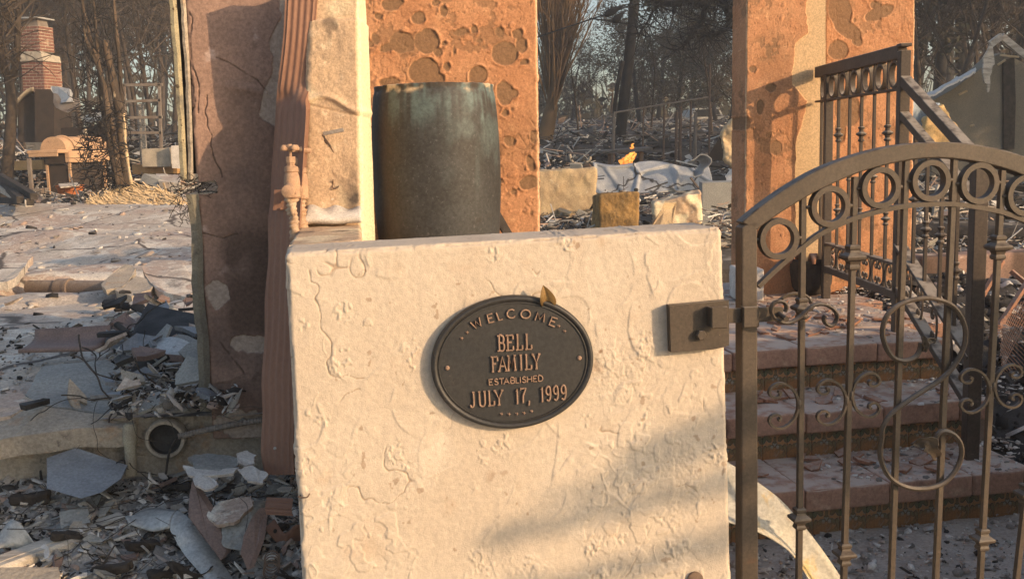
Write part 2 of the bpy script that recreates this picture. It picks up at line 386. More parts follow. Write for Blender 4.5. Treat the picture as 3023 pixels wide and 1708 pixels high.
m_brownceram = M('brown_ceramic', (.26, .18, .148), (.20, .143, .122), 10, .7, spots=[((.33, .27, .23), 30, .66, .76)], bump=.001, bscale=120)
m_galv = M('heat_stained_sheet', (.52, .51, .48), (.38, .38, .36), 6, .5, metal=.35, spots=[((.56, .53, .47), 10, .58, .72), ((.17, .15, .13), 16, .64, .74)], bump=.002, bscale=40)
m_charwood = M('charred_wood', (.030, .026, .023), (.06, .05, .042), 14, .9, spots=[((.20, .17, .14), 40, .68, .78)], bump=.006, bscale=40)
m_greywood = M('weathered_board', (.58, .53, .45), (.33, .29, .24), 9, .92, spots=[((.20, .17, .14), 16, .62, .72)], bump=.002, bscale=60, stretch=(.3, 3, 3))
m_yellowwood = M('sunlit_timber', (.48, .30, .13), (.40, .24, .10), 6, .85, bump=.002, bscale=40)
m_flashing = M('stained_flashing', (.60, .55, .42), (.46, .45, .40), 5, .6, spots=[((.58, .42, .17), 7, .56, .70, .8), ((.30, .27, .22), 14, .64, .76)], bump=.001, bscale=60)
m_pvc = M('heat_browned_pipe', (.42, .38, .28), (.33, .29, .22), 14, .75, spots=[((.20, .16, .12), 25, .64, .76)], bump=.001, bscale=120)
m_clay = M('clay_pipe', (.20, .15, .115), (.16, .125, .10), 8, .8, spots=[((.32, .26, .20), 20, .64, .76)], bump=.001, bscale=80, dust=((.34, .29, .24), .5))
m_rebar = M('rusty_steel', (.12, .085, .065), (.19, .125, .085), 40, .85, bump=.001, bscale=200)
m_rebarash = M('ash_coated_steel', (.30, .27, .24), (.22, .19, .165), 40, .9, bump=.002, bscale=150)
m_wire = M('burnt_wire', (.035, .032, .03), (.07, .06, .05), 60, .8)
m_black = M('burnt_black_panel', (.022, .021, .021), (.05, .048, .046), 10, .75, spots=[((.28, .26, .24), 45, .70, .76)], bump=.003, bscale=50)
m_brick = M('red_brick', (.25, .115, .08), (.19, .09, .063), 3, .9, spots=[((.42, .31, .22), 4, .58, .72), ((.07, .055, .045), 2.4, .60, .74)], bump=.004, bscale=30, world_co=True)
m_mortar = M('pale_mortar', (.48, .40, .31), (.38, .32, .25), 6, .95, bump=.004, bscale=30)
m_lime = M('pale_render', (.46, .40, .31), (.33, .29, .23), 4, .95, spots=[((.20, .17, .14), 7, .60, .70)], bump=.01, bscale=14)
m_grill = M('scorched_grill_enamel', (.50, .315, .185), (.42, .27, .16), 5, .7, spots=[((.25, .15, .09), 12, .64, .75)], bump=.001, bscale=40)
m_grilldark = M('dark_cart_panel', (.050, .036, .028), (.035, .027, .022), 6, .8)
m_pot = M('orange_clay_pot', (.50, .17, .055), (.42, .14, .05), 6, .85, bump=.002, bscale=40)
m_bark = M('burnt_bark', (.055, .043, .034), (.080, .060, .044), 9, .95, spots=[((.24, .17, .11), 12, .62, .74)], bump=.012, bscale=22)
m_barkdark = M('blackened_trunk', (.018, .017, .017), (.03, .027, .025), 5, .9, bump=.01, bscale=18)
m_twig = M('dead_twigs', (.055, .044, .035), (.085, .064, .047), .6, .95, fine=0, world_co=True)
m_twigred = M('golden_dead_stems', (.20, .125, .062), (.13, .085, .05), .8, .95, fine=0, world_co=True)
m_leafdark = M('scorched_evergreen', (.032, .037, .024), (.055, .044, .026), .5, .9, fine=0, world_co=True)
m_leafolive = M('smoky_olive_leaves', (.055, .056, .034), (.10, .075, .040), .35, .9, fine=0, world_co=True)
m_yucca = M('scorched_stalks', (.055, .042, .032), (.12, .085, .058), 5, .95, spots=[((.46, .37, .26), 9, .64, .70)], bump=.01, bscale=20, stretch=(1, 1, .35))
m_sheet = M('crumpled_foil_sheet', (.46, .47, .47), (.34, .35, .355), 1.6, .6, metal=.1, spots=[((.22, .17, .14), 1.3, .56, .74)], bump=.004, bscale=12, cracks=((.07, .065, .06), 1.5, .022))
m_tarp = M('pale_blue_tarp', (.42, .50, .56), (.50, .56, .60), 2, .7, bump=.004, bscale=8)
m_gable = M('sooty_gable_stucco', (.235, .205, .155), (.18, .16, .125), 1.0, .95, spots=[((.14, .115, .085), .9, .58, .74), ((.36, .29, .19), 2.2, .60, .74)], bump=.01, bscale=7)
m_goldfoam = M('golden_insulation', (.60, .40, .18), (.50, .32, .13), 3, .95, bump=.02, bscale=9)
m_car = M('dusty_white_car', (.62, .62, .60), (.5, .49, .47), 2, .4)
m_glass = M('dark_car_glass', (.03, .032, .035), None, 2, .15)
m_steelpost = M('grey_fence_steel', (.21, .18, .15), (.16, .12, .09), 5, .7)
m_straw = M('pale_split_timber', (.60, .47, .30), (.50, .37, .22), 8, .95, bump=.01, bscale=20, stretch=(.6, 3, 2))
m_cable = M('black_cable', (.02, .02, .02), None, 2, .7)
m_leaf = M('dry_leaf', (.20, .11, .04), (.30, .19, .07), 30, .6, bump=.0006, bscale=200)
m_mosaic = M('speckled_mosaic', (.42, .39, .34), (.12, .11, .10), 55, .8)
m_rubble = M('mixed_rubble', (.3, .3, .3), None, 20, .95, tone=[(0, (.022, .021, .02)), (.18, (.06, .055, .05)), (.34, (.26, .235, .205)), (.52, (.42, .405, .37)), (.64, (.38, .265, .20)), (.72, (.48, .455, .41)), (.86, (.60, .57, .52)), (1, (.70, .67, .62))], bump=.003, bscale=90)
m_urn = M('dark_urn_glaze', (.036, .034, .031), (.052, .052, .050), 5, .62, spots=[((.09, .09, .085), 95, .58, .70), ((.045, .032, .023), 3, .56, .72)], attrs=[('rust', (.048, .033, .022)), ('teal', (.10, .135, .13)), ('crust', (.52, .40, .26))], bump=.0006, bscale=120, spec=.35, fine=.3)
fm = bpy.data.materials.new('flame'); fm.use_nodes = True; _n = fm.node_tree.nodes; _b = _n['Principled BSDF']
_t = _n.new('ShaderNodeTexNoise'); _t.inputs['Scale'].default_value = 5; _rr = _n.new('ShaderNodeValToRGB'); _rr.color_ramp.elements[0].position = .35; _rr.color_ramp.elements[0].color = (1, .13, .01, 1); _rr.color_ramp.elements[1].position = .62; _rr.color_ramp.elements[1].color = (1, .55, .10, 1)
fm.node_tree.links.new(_t.outputs[0], _rr.inputs[0]); fm.node_tree.links.new(_rr.outputs[0], _b.inputs['Emission Color']); _b.inputs['Emission Strength'].default_value = 1.0; _b.inputs['Base Color'].default_value = (.1, .03, .01, 1)

# ================================================================== ground
def terrain_z(x, y):
    x = np.asarray(x, float); y = np.asarray(y, float)
    z = .63 + .25 * sst(9, 18, y) + .70 * sst(19.3, 23.5, y) + np.clip(y - 26, 0, 60) * .042 + np.clip(y - 86, 0, 400) * .02
    return z
me = MB(); me.grid([[(sx, sy, .04) for sx in (-110, -60, -20, -3, 3, 20, 60, 110)] for sy in (-40, -25, -15, -3, 2, 3.5)][::1])
tag(me.build('ground', m_ash), kind='structure')
# right hand forecourt in front of the steps
gx, gy = np.meshgrid(np.linspace(-.1, 3.4, 90), np.linspace(2.3, 4.6, 60), indexing='ij')
gz = .085 + .05 * (fbm(np.stack([gx.ravel() * 5, gy.ravel() * 5, 0 * gx.ravel()], 1), 4, 3).reshape(gx.shape) - .5)
i_ = np.arange(gx.size).reshape(gx.shape)
tag(link('forecourt_ground', npmesh('forecourt', np.stack([gx, gy, gz], -1).reshape(-1, 3), np.stack([i_[:-1, :-1], i_[1:, :-1], i_[1:, 1:], i_[:-1, 1:]], -1).reshape(-1, 4)), m_court), kind='structure')

def yard_h(x, y):
    P = np.stack([x, y, 0 * x], 1); far = np.clip(y / 12, .25, 2.2)
    z = terrain_z(x, y) + (fbm(P * .9, 4, 11) - .5) * .10 * far + (fbm(P * 4.5, 4, 21) - .5) * .035
    # long heaved ridges of the slab
    z += (.13 * np.exp(-((y - 9.2 - .5 * np.sin(x * .7) + .25 * x) / .7) ** 2) + .12 * np.exp(-((y - 12.6 - .6 * np.sin(x * .5 + 1) + .3 * x) / .9) ** 2)) * sst(-.9, -2.2, x) * sst(18, 14, y)
    _a, _b, pid = worley(np.stack([x * 1.1 + .35 * (fbm(P * 1.7, 3, 25) - .5), y * .8 + .35 * (fbm(P * 1.7 + 9, 3, 26) - .5), 0 * x], 1), 27, .9); z += ((pid - .5) * .045 - .03 * np.exp(-((_b - _a) / .05) ** 2)) * sst(16, 9, y) * sst(-.7, -1.0, x)
    # an open trench with a pipe in it
    cx, cy = -4.35 + 0 * x, 7.55
    tr = sst(1.0, .84, np.abs(x + 2.85) / 1.02) * sst(1.0, .6, np.abs(y - 7.45 - .05 * x) / .55)
    z -= .16 * tr
    return z
ys = 3.42 + (np.exp(np.linspace(0, 1, 230) * 4.6) - 1) / (math.exp(4.6) - 1) * 125
xs = np.sinh(np.linspace(-4.0, 4.0, 300)); xs = xs / xs.max() * 108 - 2
gx, gy = np.meshgrid(xs, ys, indexing='ij'); gy = gy.copy(); 
keep = ~((gx > -.45) & (gy < 4.9)); gz = yard_h(gx.ravel(), gy.ravel()).reshape(gx.shape)
gz = gz - .9 * sst(1.93, 2.3, gx) * sst(7.6, 6.2, gy)              # the bank right of the steps falls away to the street
gz = np.where((gx > .1) & (gx < 2.0) & (gy < 7.0), .46, gz)
i_ = np.arange(gx.size).reshape(gx.shape); Fq = np.stack([i_[:-1, :-1], i_[1:, :-1], i_[1:, 1:], i_[:-1, 1:]], -1).reshape(-1, 4)
kv = keep.ravel(); Fq = Fq[kv[Fq].all(1)]
FV = np.stack([gx, gy, gz], -1).reshape(-1, 3); fc = FV[Fq].mean(1); isf = (fc[:, 1] + 2.5 * (fbm(fc * .5, 3, 23) - .5) * 2 < 17.0) & (fc[:, 0] < -.3 + .0 * fc[:, 1])
tag(link('house_floor', npmesh('floor', FV, Fq[isf]), m_floor), kind='structure')
tag(link('yard_ground', npmesh('yard', FV, Fq[~isf]), m_yard), kind='structure')

# rubble bed left of the wall
def rub_h(x, y):
    P = np.stack([x, y, 0 * x], 1)
    return .16 + .155 * (y - 2.0) + (fbm(P * 3, 4, 31) - .5) * .14 + (fbm(P * 14, 4, 33) - .5) * .05 + .05 * sst(-1.0, -.55, x)
gx, gy = np.meshgrid(np.linspace(-4.6, -.30, 330), np.linspace(1.7, 3.5, 150), indexing='ij')
gz = rub_h(gx.ravel(), gy.ravel()).reshape(gx.shape); i_ = np.arange(gx.size).reshape(gx.shape)
tag(link('rubble_bed', npmesh('rubble_bed', np.stack([gx, gy, gz], -1).reshape(-1, 3), np.stack([i_[:-1, :-1], i_[1:, :-1], i_[1:, 1:], i_[:-1, 1:]], -1).reshape(-1, 4)), m_ash), kind='structure')
# charcoal bank right of the steps
gx, gy = np.meshgrid(np.linspace(1.95, 6, 120), np.linspace(3.4, 7.6, 120), indexing='ij')
P_ = np.stack([gx.ravel(), gy.ravel(), 0 * gx.ravel()], 1)
gz = (.05 + .55 * sst(3.6, 6.0, gy).ravel() + (fbm(P_ * 2.2, 4, 41) - .5) * .22 + (fbm(P_ * 11, 4, 43) - .5) * .09).reshape(gx.shape)
i_ = np.arange(gx.size).reshape(gx.shape)
tag(link('charcoal_bank', npmesh('charcoal_bank', np.stack([gx, gy, gz], -1).reshape(-1, 3), np.stack([i_[:-1, :-1], i_[1:, :-1], i_[1:, 1:], i_[:-1, 1:]], -1).reshape(-1, 4)), m_char), kind='structure')

# ================================================================== the walls
def ext(p, q, z):                         # carry the line p-q down to height z
    return p + (q - p) * ((z - p[2]) / (q[2] - p[2]))
FW = Frame(1490, 1000, 2.42, 9)
a, b = FW.hit(840, 746), FW.hit(2132, 672); c_, d_ = ext(b, FW.hit(2159, 1708), .0), ext(a, FW.hit(893, 1708), .0)
WTOP_ = float(a[2])
def h_front(W, q, nr):
    P = W
    lo = fbm(P * 5, 4, 51) - .5; f1 = fbm(P * 46, 5, 52, .62) - .5
    # trowel strokes: elongated plates with lipped edges
    S = np.stack([P[:, 0] * 7 + P[:, 2] * 4, P[:, 1] * 7, P[:, 2] * 9 - P[:, 0] * 5], 1)
    n1 = fbm(S + 1.2 * (fbm(P * 9, 3, 57) - .5)[:, None], 3, 53)
    plate = sst(.475, .483, n1) * .0022 + sst(.60, .608, n1) * .0019
    n2 = fbm(P * 8 + 3.1, 3, 54); lip = np.exp(-((n2 - .5) / .0050) ** 2) * sst(.47, .60, fbm(P * 6, 2, 55))
    lump = sst(.585, .70, fbm(P * 7, 4, 56)); k = fbm(P * 85, 3, 58)
    cr = np.exp(-((fbm(P * 3.4 + 9, 4, 59) - .5) / .0032) ** 2) * sst(.57, .66, fbm(P * 2.6 + 5, 2, 60))
    rough_ = sst(.50, .66, fbm(P * 3.2 + 7, 3, 67)); dsp = .003 * lo + .0015 * f1 + .0011 * (fbm(P * np.array([34, 34, 9.]) + 1.5 * (fbm(P * 6, 2, 72) - .5)[:, None], 3, 73) - .5) + .0012 * (fbm(P * 130, 3, 64) - .5) + plate * .5 * rough_ + .0026 * lip * sst(.55, .66, fbm(P * 9 + 3, 2, 65)) + .0020 * sst(.57, .60, fbm(P * 26, 3, 66)) * rough_ + lump * rough_ * (fbm(P * 150, 3, 58) - .35) * .0040 + lump * rough_ * (k - .5) * .0015 - .004 * cr * sst(.5, .6, fbm(P * 8 + 2, 2, 60)) - .003 * np.exp(-((fbm(P * 5.5 + 31, 4, 68) - .5) / .004) ** 2) * sst(.58, .64, fbm(P * 7.1 + 15, 2, 69))
    # single trowel strokes with one crisp lip, and clusters of coarse grains
    D_ = P - FW.o; uu = D_ @ FW.u; vv = P[:, 2] - FW.o[2]; r_ = random.Random(77)
    for k_ in range(90):
        cx, cy = r_.uniform(-.6, .58), r_.uniform(-.75, .32); ang = r_.gauss(1.2, .9); L = r_.uniform(.03, .13); cv_ = r_.gauss(0, 7); am = r_.uniform(.0008, .0024)
        m_ = (np.abs(uu - cx) < L) & (np.abs(vv - cy) < L)
        if not m_.any(): continue
        x_, y_ = uu[m_] - cx, vv[m_] - cy; t_ = x_ * math.cos(ang) + y_ * math.sin(ang); s_ = -x_ * math.sin(ang) + y_ * math.cos(ang) - cv_ * t_ ** 2 + .006 * (fbm(P[m_] * 45, 3, 74) - .5)
        e_ = sst(L, L * .5, np.abs(t_)) * sst(.25, .5, fbm(P[m_] * 40 + k_, 2, 75)); dsp[m_] += am * e_ * np.where(s_ > 0, np.exp(-(s_ / .0022) ** 2), np.exp(-(s_ / .016) ** 2))
    for k_ in range(46):
        cx, cy = r_.uniform(-.6, .58), r_.uniform(-.75, .30); rr_ = r_.uniform(.012, .045); as_ = r_.uniform(.4, 1)
        m_ = (np.abs(uu - cx) < rr_ * 1.6) & (np.abs(vv - cy) < rr_ * 1.6)
        if not m_.any(): continue
        q_ = np.hypot((uu[m_] - cx) / as_, vv[m_] - cy) / rr_ + 1.2 * (fbm(P[m_] * 30 + k_, 3, 76) - .5); dsp[m_] += sst(1.1, .6, q_) * (sst(.48, .62, fbm(P[m_] * 120, 2, 77)) * .0026 - .0004)
    edge = sst(.96, .70, np.abs(nr).max(1)); dsp = dsp + edge * (fbm(P * 32, 4, 61) - .62) * .016
    stain = .75 * cr * sst(.5, .6, fbm(P * 8 + 2, 2, 60)) + .5 * sst(.70, .78, fbm(P * 24, 4, 62)) * lump + .35 * edge * sst(.5, .65, fbm(P * 30, 3, 63)) + .6 * sst(.77, .80, fbm(P * 38 + 5, 3, 70)) + .7 * np.exp(-((fbm(P * 5.5 + 31, 4, 68) - .5) / .003) ** 2) * sst(.58, .64, fbm(P * 7.1 + 15, 2, 69)) + .16 * sst(.5, .75, fbm(P * np.array([14, 14, 2.5]), 4, 71)) * sst(WTOP_ - .5, WTOP_, P[:, 2])
    return dsp, {'stain': np.clip(stain, 0, 1)}
K = [a, b, c_, d_] + [p - FW.n * .21 for p in (a, b, c_, d_)]
wall = block_obj('stucco_wall', m_stucco, K, (560, 16, 520), .012, h_front, 'fulr')
tag(wall, 'low cream stucco garden wall with the oval plaque on it', 'wall')
WTOP = float(a[2])
mbk = MB(); kk = [p - FW.n * .20 for p in (a, b, c_, d_)]; mbk.add(kk, [(0, 1, 2, 3)]); mbk.build('back_face', m_stucco, wall)

# the wing that runs back to the tall pillar
zt = WTOP - .004
T1, T2, T3, T4 = onz(846, 728, zt), onz(1070, 706, zt), onz(1064, 636, zt), onz(897, 648, zt)
def h_dirty(amp=1.0, seed=70):
    def h(W, q, nr):
        f = fbm(W * 30, 5, seed, .6) - .5; lump = sst(.55, .7, fbm(W * 9, 3, seed + 1)); cr = np.exp(-((fbm(W * np.array([5, 5, 9.]), 4, seed + 2) - .5) / .010) ** 2) * sst(.5, .62, fbm(W * 4 + 3, 2, seed + 3))
        edge = sst(.97, .7, np.abs(nr).max(1))
        d = amp * (.006 * f + .005 * (fbm(W * 7, 3, seed + 4) - .5) + lump * .006 * (fbm(W * 70, 3, seed + 5) - .4) - .004 * cr + edge * .012 * (fbm(W * 26, 3, seed + 6) - .6))
        return d, {'pale': .7 * sst(.55, .72, fbm(W * 6 + 8, 3, seed + 7)), 'soot': np.clip(.85 * sst(.66, .76, fbm(W * 11 + 4, 4, seed + 8)) + .5 * cr, 0, 1)}
    return h
dn = np.array([0, 0, .95])
wing = block_obj('wing_wall', m_pilaster, [T1, T2, T2 - dn, T1 - dn, T4, T3, T3 - dn, T4 - dn], (40, 90, 60), .012, h_dirty(.8, 80), 'fulrb')
tag(wing, 'stub of dirty plaster wall running back from the plaque wall to the tall narrow pillar', 'wall')
PF = Frame(985, 620, 3.28, 3)
def pil_h(W, q, nr):
    d, at_ = h_dirty(1.25, 90)(W, q, nr)
    d = d + .010 * np.exp(-((W[:, 2] - (1.66 - .10 * (W[:, 0] + .55) + .02 * np.sin(W[:, 0] * 30))) / .010) ** 2) + .013 * sst(1.922, 1.912, W[:, 2]) - .004 * np.exp(-((W[:, 2] - 1.648 + .25 * (W[:, 0] + .6)) / .003) ** 2)
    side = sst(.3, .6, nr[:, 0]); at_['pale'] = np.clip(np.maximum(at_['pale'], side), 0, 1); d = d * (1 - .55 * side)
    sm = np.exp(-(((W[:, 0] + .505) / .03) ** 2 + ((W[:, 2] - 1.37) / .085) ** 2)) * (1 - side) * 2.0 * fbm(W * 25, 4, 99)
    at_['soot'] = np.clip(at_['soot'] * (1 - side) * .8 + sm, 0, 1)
    return d, at_
pf = [PF.hit(922, -90), PF.hit(1056, -90), PF.hit(1069, 720), PF.hit(897, 720)]
pb = [pf[0] + np.array([0, .17, 0]), at(1078, -90, 3.46), at(1104, 720, 3.46), pf[3] + np.array([0, .17, 0])]
pil = thing('narrow_pillar', 'tall narrow plaster pillar with a dirty front just left of the dark urn', 'pillar', loc=tuple(pf[2] * [1, 1, 0]))
def under(o, root):
    o.parent = root; o.matrix_parent_inverse = Matrix.Translation(-root.location); return o
under(block_obj('shaft', m_pilaster, pf + pb, (70, 40, 240), .010, pil_h, 'flr'), pil)
fl = MB()       # plaster fillet at the foot
q0 = [at(897, 645, 3.20), at(1066, 640, 3.20)]; q1 = [at(903, 608, 3.262), at(1064, 612, 3.262)]
A = [[q0[0] + (q0[1] - q0[0]) * t for t in np.linspace(0, 1, 24)], [(q0[0] + (q0[1] - q0[0]) * t) * .5 + (q1[0] + (q1[1] - q1[0]) * t) * .5 + np.array([0, .012, -.004 + .006 * math.sin(t * 9)]) for t in np.linspace(0, 1, 24)], [q1[0] + (q1[1] - q1[0]) * t + np.array([0, 0, .006 * math.sin(t * 14)]) for t in np.linspace(0, 1, 24)]]
fl.sheet(A, -.02); under(fl.build('plaster_fillet', m_white, None, True), pil)
mb = MB()       # scraps of metal lath stuck in the plaster
p = PF.hit(955, 395, .012); mb.bar(p, PF.hit(1015, 383, .014), .012, .006, PF.n); under(mb.build('lath_scrap', m_rebarash), pil)
mb = MB()
for q_ in range(14):
    t_ = q_ / 13; mb.lathe([(.001, -.004), (.005 * (1 - .5 * t_), 0), (.003, .004)], 5, PF.hit(954 + 38 * t_ + rnd.uniform(-4, 4), 402 + 62 * t_ + rnd.uniform(-3, 3), .010), (PF.u, PF.n, np.array([0, 0, 1.])))
mb.tube([PF.hit(953, 400, .010), PF.hit(975, 430, .014), PF.hit(992, 466, .010)], [.004, .003, .002], 5)
if 1: pass; under(mb.build('lath_scrap', m_rebar), pil)
mb = MB(); mb.tube(spline([PF.hit(983, 531, .02), PF.hit(983, 543, .012), PF.hit(982, 553, .018), PF.hit(990, 557, .02), PF.hit(1001, 549, .018)], 4), .0022, 6); under(mb.build('bent_nail', m_rebar), pil)
mb = MB(); mb.sheet([[PF.hit(964, 592, .004), PF.hit(976, 585, .010), PF.hit(990, 580, .008)], [PF.hit(968, 596, .006), PF.hit(980, 589, .014), PF.hit(992, 584, .01)]], .003); under(mb.build('plaster_curl', m_white), pil)

# orange wall behind the urn
OW = Frame(1340, 400, 4.04, 5)
def discs(fr, lst, ox, oy, s): return [(*fr.uv(ox + x / s, oy + y / s), r1 / s / FPX * fr.o[1], r2 / s / FPX * fr.o[1], t) for (x, y, r1, r2, t) in lst]
ow_d = discs(OW, [(1166, 255, 76, 74, 0), (1010, 262, 78, 62, -.3), (935, 290, 60, 24, .25), (1640, 328, 78, 74, 0), (1476, 462, 56, 54, 0), (1640, 570, 50, 72, .1), (1690, 570, 36, 26, 0), (1150, 440, 95, 80, 0), (1190, 490, 75, 60, 0), (935, 505, 62, 28, 0),
    (1110, 112, 40, 38, 0), (870, 100, 22, 20, 0), (822, 270, 18, 18, 0), (850, 240, 22, 34, .4), (950, 20, 62, 40, .2), (1235, 322, 26, 26, 0), (1274, 270, 14, 14, 0), (1286, 412, 20, 26, 0), (1455, 182, 20, 22, 0), (1372, 196, 42, 20, .2), (1742, 275, 34, 46, 0), (1760, 385, 24, 16, .3),
    (1222, 18, 24, 20, 0), (805, 320, 16, 18, 0), (1670, 865, 34, 30, 0), (1800, 1000, 24, 50, .2), (1790, 1120, 60, 44, .1), (1640, 690, 20, 22, 0), (1265, 70, 22, 30, 0), (1330, 310, 8, 26, 0), (1485, 250, 16, 14, 0), (1610, 200, 22, 34, .4), (1720, 210, 36, 30, 0), (1820, 840, 22, 40, 0), (835, 620, 40, 22, 0), (1610, 1110, 26, 18, 0), (1700, 1180, 20, 16, 0)], 700, 0, 2.079)
def peel_h(fr, dlist, seed, bare=None, cell=24, thr=.36, fl=.565):
    def h(W, q, nr):
        D = W - fr.o; u = D @ fr.u; v = W[:, 2] - fr.o[2]; P = W
        w1 = (fbm(P * 34, 4, seed) - .5) * .016; w2 = (fbm(P * 34 + 40, 4, seed + 1) - .5) * .016
        pe = np.zeros(len(W)); lip = np.zeros(len(W))
        for (cu, cv, r1, r2, t) in dlist:
            du, dv = u - cu + w1, v - cv + w2; x = du * math.cos(t) + dv * math.sin(t); y = -du * math.sin(t) + dv * math.cos(t)
            k = (np.sqrt((x / r1) ** 2 + (y / r2) ** 2) - 1) * min(r1, r2)
            pe = np.maximum(pe, sst(.0022, -.0012, k)); lip = np.maximum(lip, np.exp(-((k - .005) / .0045) ** 2) * sst(-.4, .9, np.cos(3 * np.arctan2(y, x) + cu * 90)))
        f1, f2, idv = worley(np.stack([u * cell + 2.2 * w1 * cell, v * cell, 0 * u], 1), seed + 2, .9)
        dens = sst(.36, .62, fbm(P * 3.2, 3, seed + 3))
        sel = (idv < thr * dens); rr = .16 + .3 * ((idv * 97.1) % 1)
        dome = sel * np.clip(1 - (f1 / rr) ** 2, 0, 1); ring = sel * np.exp(-((f1 - rr) / .05) ** 2)
        crat = (idv > 1 - .16 * dens) * sst(.27, .22, f1)
        g1, g2, gid = worley(np.stack([u * cell * 2.6, v * cell * 2.6, 0 * u + 5], 1), seed + 8, .9)
        dens2 = sst(.42, .6, fbm(P * 5 + 7, 3, seed + 9)); sm = (gid < .42 * dens2); d2 = sm * np.clip(1 - (g1 / .34) ** 2, 0, 1); c2 = (gid > 1 - .2 * dens2) * sst(.26, .2, g1)
        flake = sst(fl, fl + .007, fbm(P * 13, 5, seed + 4, .62)) * sst(.44, .56, fbm(P * 4 + 11, 2, seed + 5))
        pe = np.clip(np.maximum(np.maximum(pe, .8 * crat), np.maximum(.75 * c2, .6 * flake)), 0, 1)
        cr = np.exp(-((fbm(P * 7 + 2, 4, seed + 6) - .5) / .006) ** 2) * sst(.52, .6, fbm(P * 5, 2, seed + 7))
        edge = sst(.97, .7, np.abs(nr).max(1))
        d = -.0030 * pe + .0045 * lip * (1 - pe) + .0042 * dome * (1 - pe) - .0012 * ring + .003 * d2 * (1 - pe) + .0022 * sst(.5, .53, fbm(P * 15, 4, seed + 14, .6)) * sst(.46, .6, fbm(P * 3.5 + 2, 2, seed + 15)) - .003 * cr + .004 * (fbm(P * 9, 4, seed + 10) - .5) + .002 * (fbm(P * 60, 3, seed + 11) - .5) + edge * .014 * (fbm(P * 24, 3, seed + 12) - .62)
        at_ = {'peel': np.clip(pe + .5 * cr + .32 * sst(.55, .75, fbm(P * 2.6 + 21, 4, seed + 16)) , 0, 1), 'edge': edge * .8, 'bare': np.zeros(len(W))}
        if bare is not None:
            bm_ = bare(u, v, P); at_['bare'] = bm_; at_['peel'] = at_['peel'] * (1 - bm_); d = d * (1 - .8 * bm_) - .012 * bm_
        return d, at_
    return h
ow = block_obj('orange_wall', m_orange, quadblock(OW, (1030, -90), (1585, -90), (1600, 1080), (1040, 1080), .16), (230, 10, 460), .012, peel_h(OW, ow_d, 110, None, 24, .30), 'fulr')
tag(ow, 'burnt orange stucco wall with round peeled paint patches right behind the dark urn', 'wall')

# pink wall stub with torn left edge
LP = Frame(590, 600, 3.42, 9)
def lp_h(W, q, nr):
    D = W - LP.o; u = D @ LP.u; v = W[:, 2] - LP.o[2]; P = W
    cr = np.zeros(len(W))
    for pts in ([(612, 285), (606, 330), (612, 370), (622, 400), (622, 430), (632, 470), (648, 500), (655, 522)], [(556, 10), (566, 60), (560, 130), (572, 210), (588, 250), (583, 330)], [(640, 170), (700, 200), (760, 238), (790, 275)], [(545, 210), (565, 240), (575, 300), (565, 330)], [(600, 690), (660, 702), (700, 690)], [(650, 1010), (690, 1060), (720, 1100)]):
        uv = [LP.uv(*p_) for p_ in pts]
        for (x0, y0), (x1, y1) in zip(uv[:-1], uv[1:]):
            t = np.clip(((u - x0) * (x1 - x0) + (v - y0) * (y1 - y0)) / ((x1 - x0) ** 2 + (y1 - y0) ** 2), 0, 1)
            dd = np.hypot(u - x0 - t * (x1 - x0) + .01 * (fbm(P * 40, 3, 131) - .5), v - y0 - t * (y1 - y0) + .01 * (fbm(P * 40 + 9, 3, 132) - .5)); cr = np.maximum(cr, sst(.0035, .001, dd))
    pale = np.zeros(len(W))
    for (x, y, rx, ry) in ((640, 880, 26, 45), (745, 1010, 80, 30), (720, 1260, 70, 40)):
        cu, cv = LP.uv(x, y); k = np.hypot((u - cu) / (rx / FPX * 3.6), (v - cv) / (ry / FPX * 3.6)) + (fbm(P * 16, 4, 133) - .5) * 1.5; pale = np.maximum(pale, sst(1.05, .98, k))
    by = [(-90, 834), (60, 822), (120, 800), (230, 796), (262, 776), (300, 764), (345, 772), (372, 800), (395, 860)]
    vs_ = [LP.uv(700, y)[1] for y, _ in by]; us_ = [LP.uv(x, y)[0] for y, x in by]
    ub = np.interp(-v, [-k for k in vs_], us_); nz = (fbm(P * 22, 4, 140) - .5) * .03; pale = np.maximum(pale, sst(-.001, .001, u - ub + nz) * sst(LP.uv(700, 388)[1] - .002, LP.uv(700, 384)[1], v + nz * .5))
    bx, bz = LP.uv(728, 264); bulge = np.exp(-(((u - bx) / .065) ** 2 + ((v - bz + .18 * (u - bx)) / .016) ** 2)) * (.5 + fbm(P * 30, 3, 141))
    low = sst(LP.uv(700, 950)[1], LP.uv(700, 1080)[1], v) * sst(.50, .56, fbm(P * 6, 3, 134))
    dark = sst(LP.uv(630, 700)[0], LP.uv(690, 700)[0], u) * sst(-.03, -.2, v) * .95 * sst(.25, .5, fbm(P * 3.4, 3, 135)) * sst(LP.uv(700, 1030)[1], LP.uv(700, 960)[1], v) + .4 * sst(.45, .62, fbm(P * 2.4, 4, 142))
    d = .010 * bulge - .005 * pale + .004 * (fbm(P * 8, 4, 136) - .5) + .0016 * (fbm(P * 50, 4, 137) - .5) - .005 * cr - .004 * low + sst(.97, .7, np.abs(nr).max(1)) * .016 * (fbm(P * 22, 3, 138) - .6)
    return d, {'pale': np.clip(pale * .8, 0, 1), 'soot': np.clip(.8 * cr + dark + .35 * low, 0, 1), 'hot': sst(-.16, -.02, v * -1 - .02) * 0}
lk = quadblock(LP, (540, -90), (850, -90), (850, 1300), (628, 1300), .16)
lme = block(lk, (150, 8, 560), .012, lp_h, 'fulrb')
u0, v0 = LP.uv(560, 533); u1, v1 = LP.uv(640, 572)
V_ = np.zeros(len(lme.vertices) * 3, np.float32); lme.vertices.foreach_get('co', V_); V_ = V_.reshape(-1, 3)
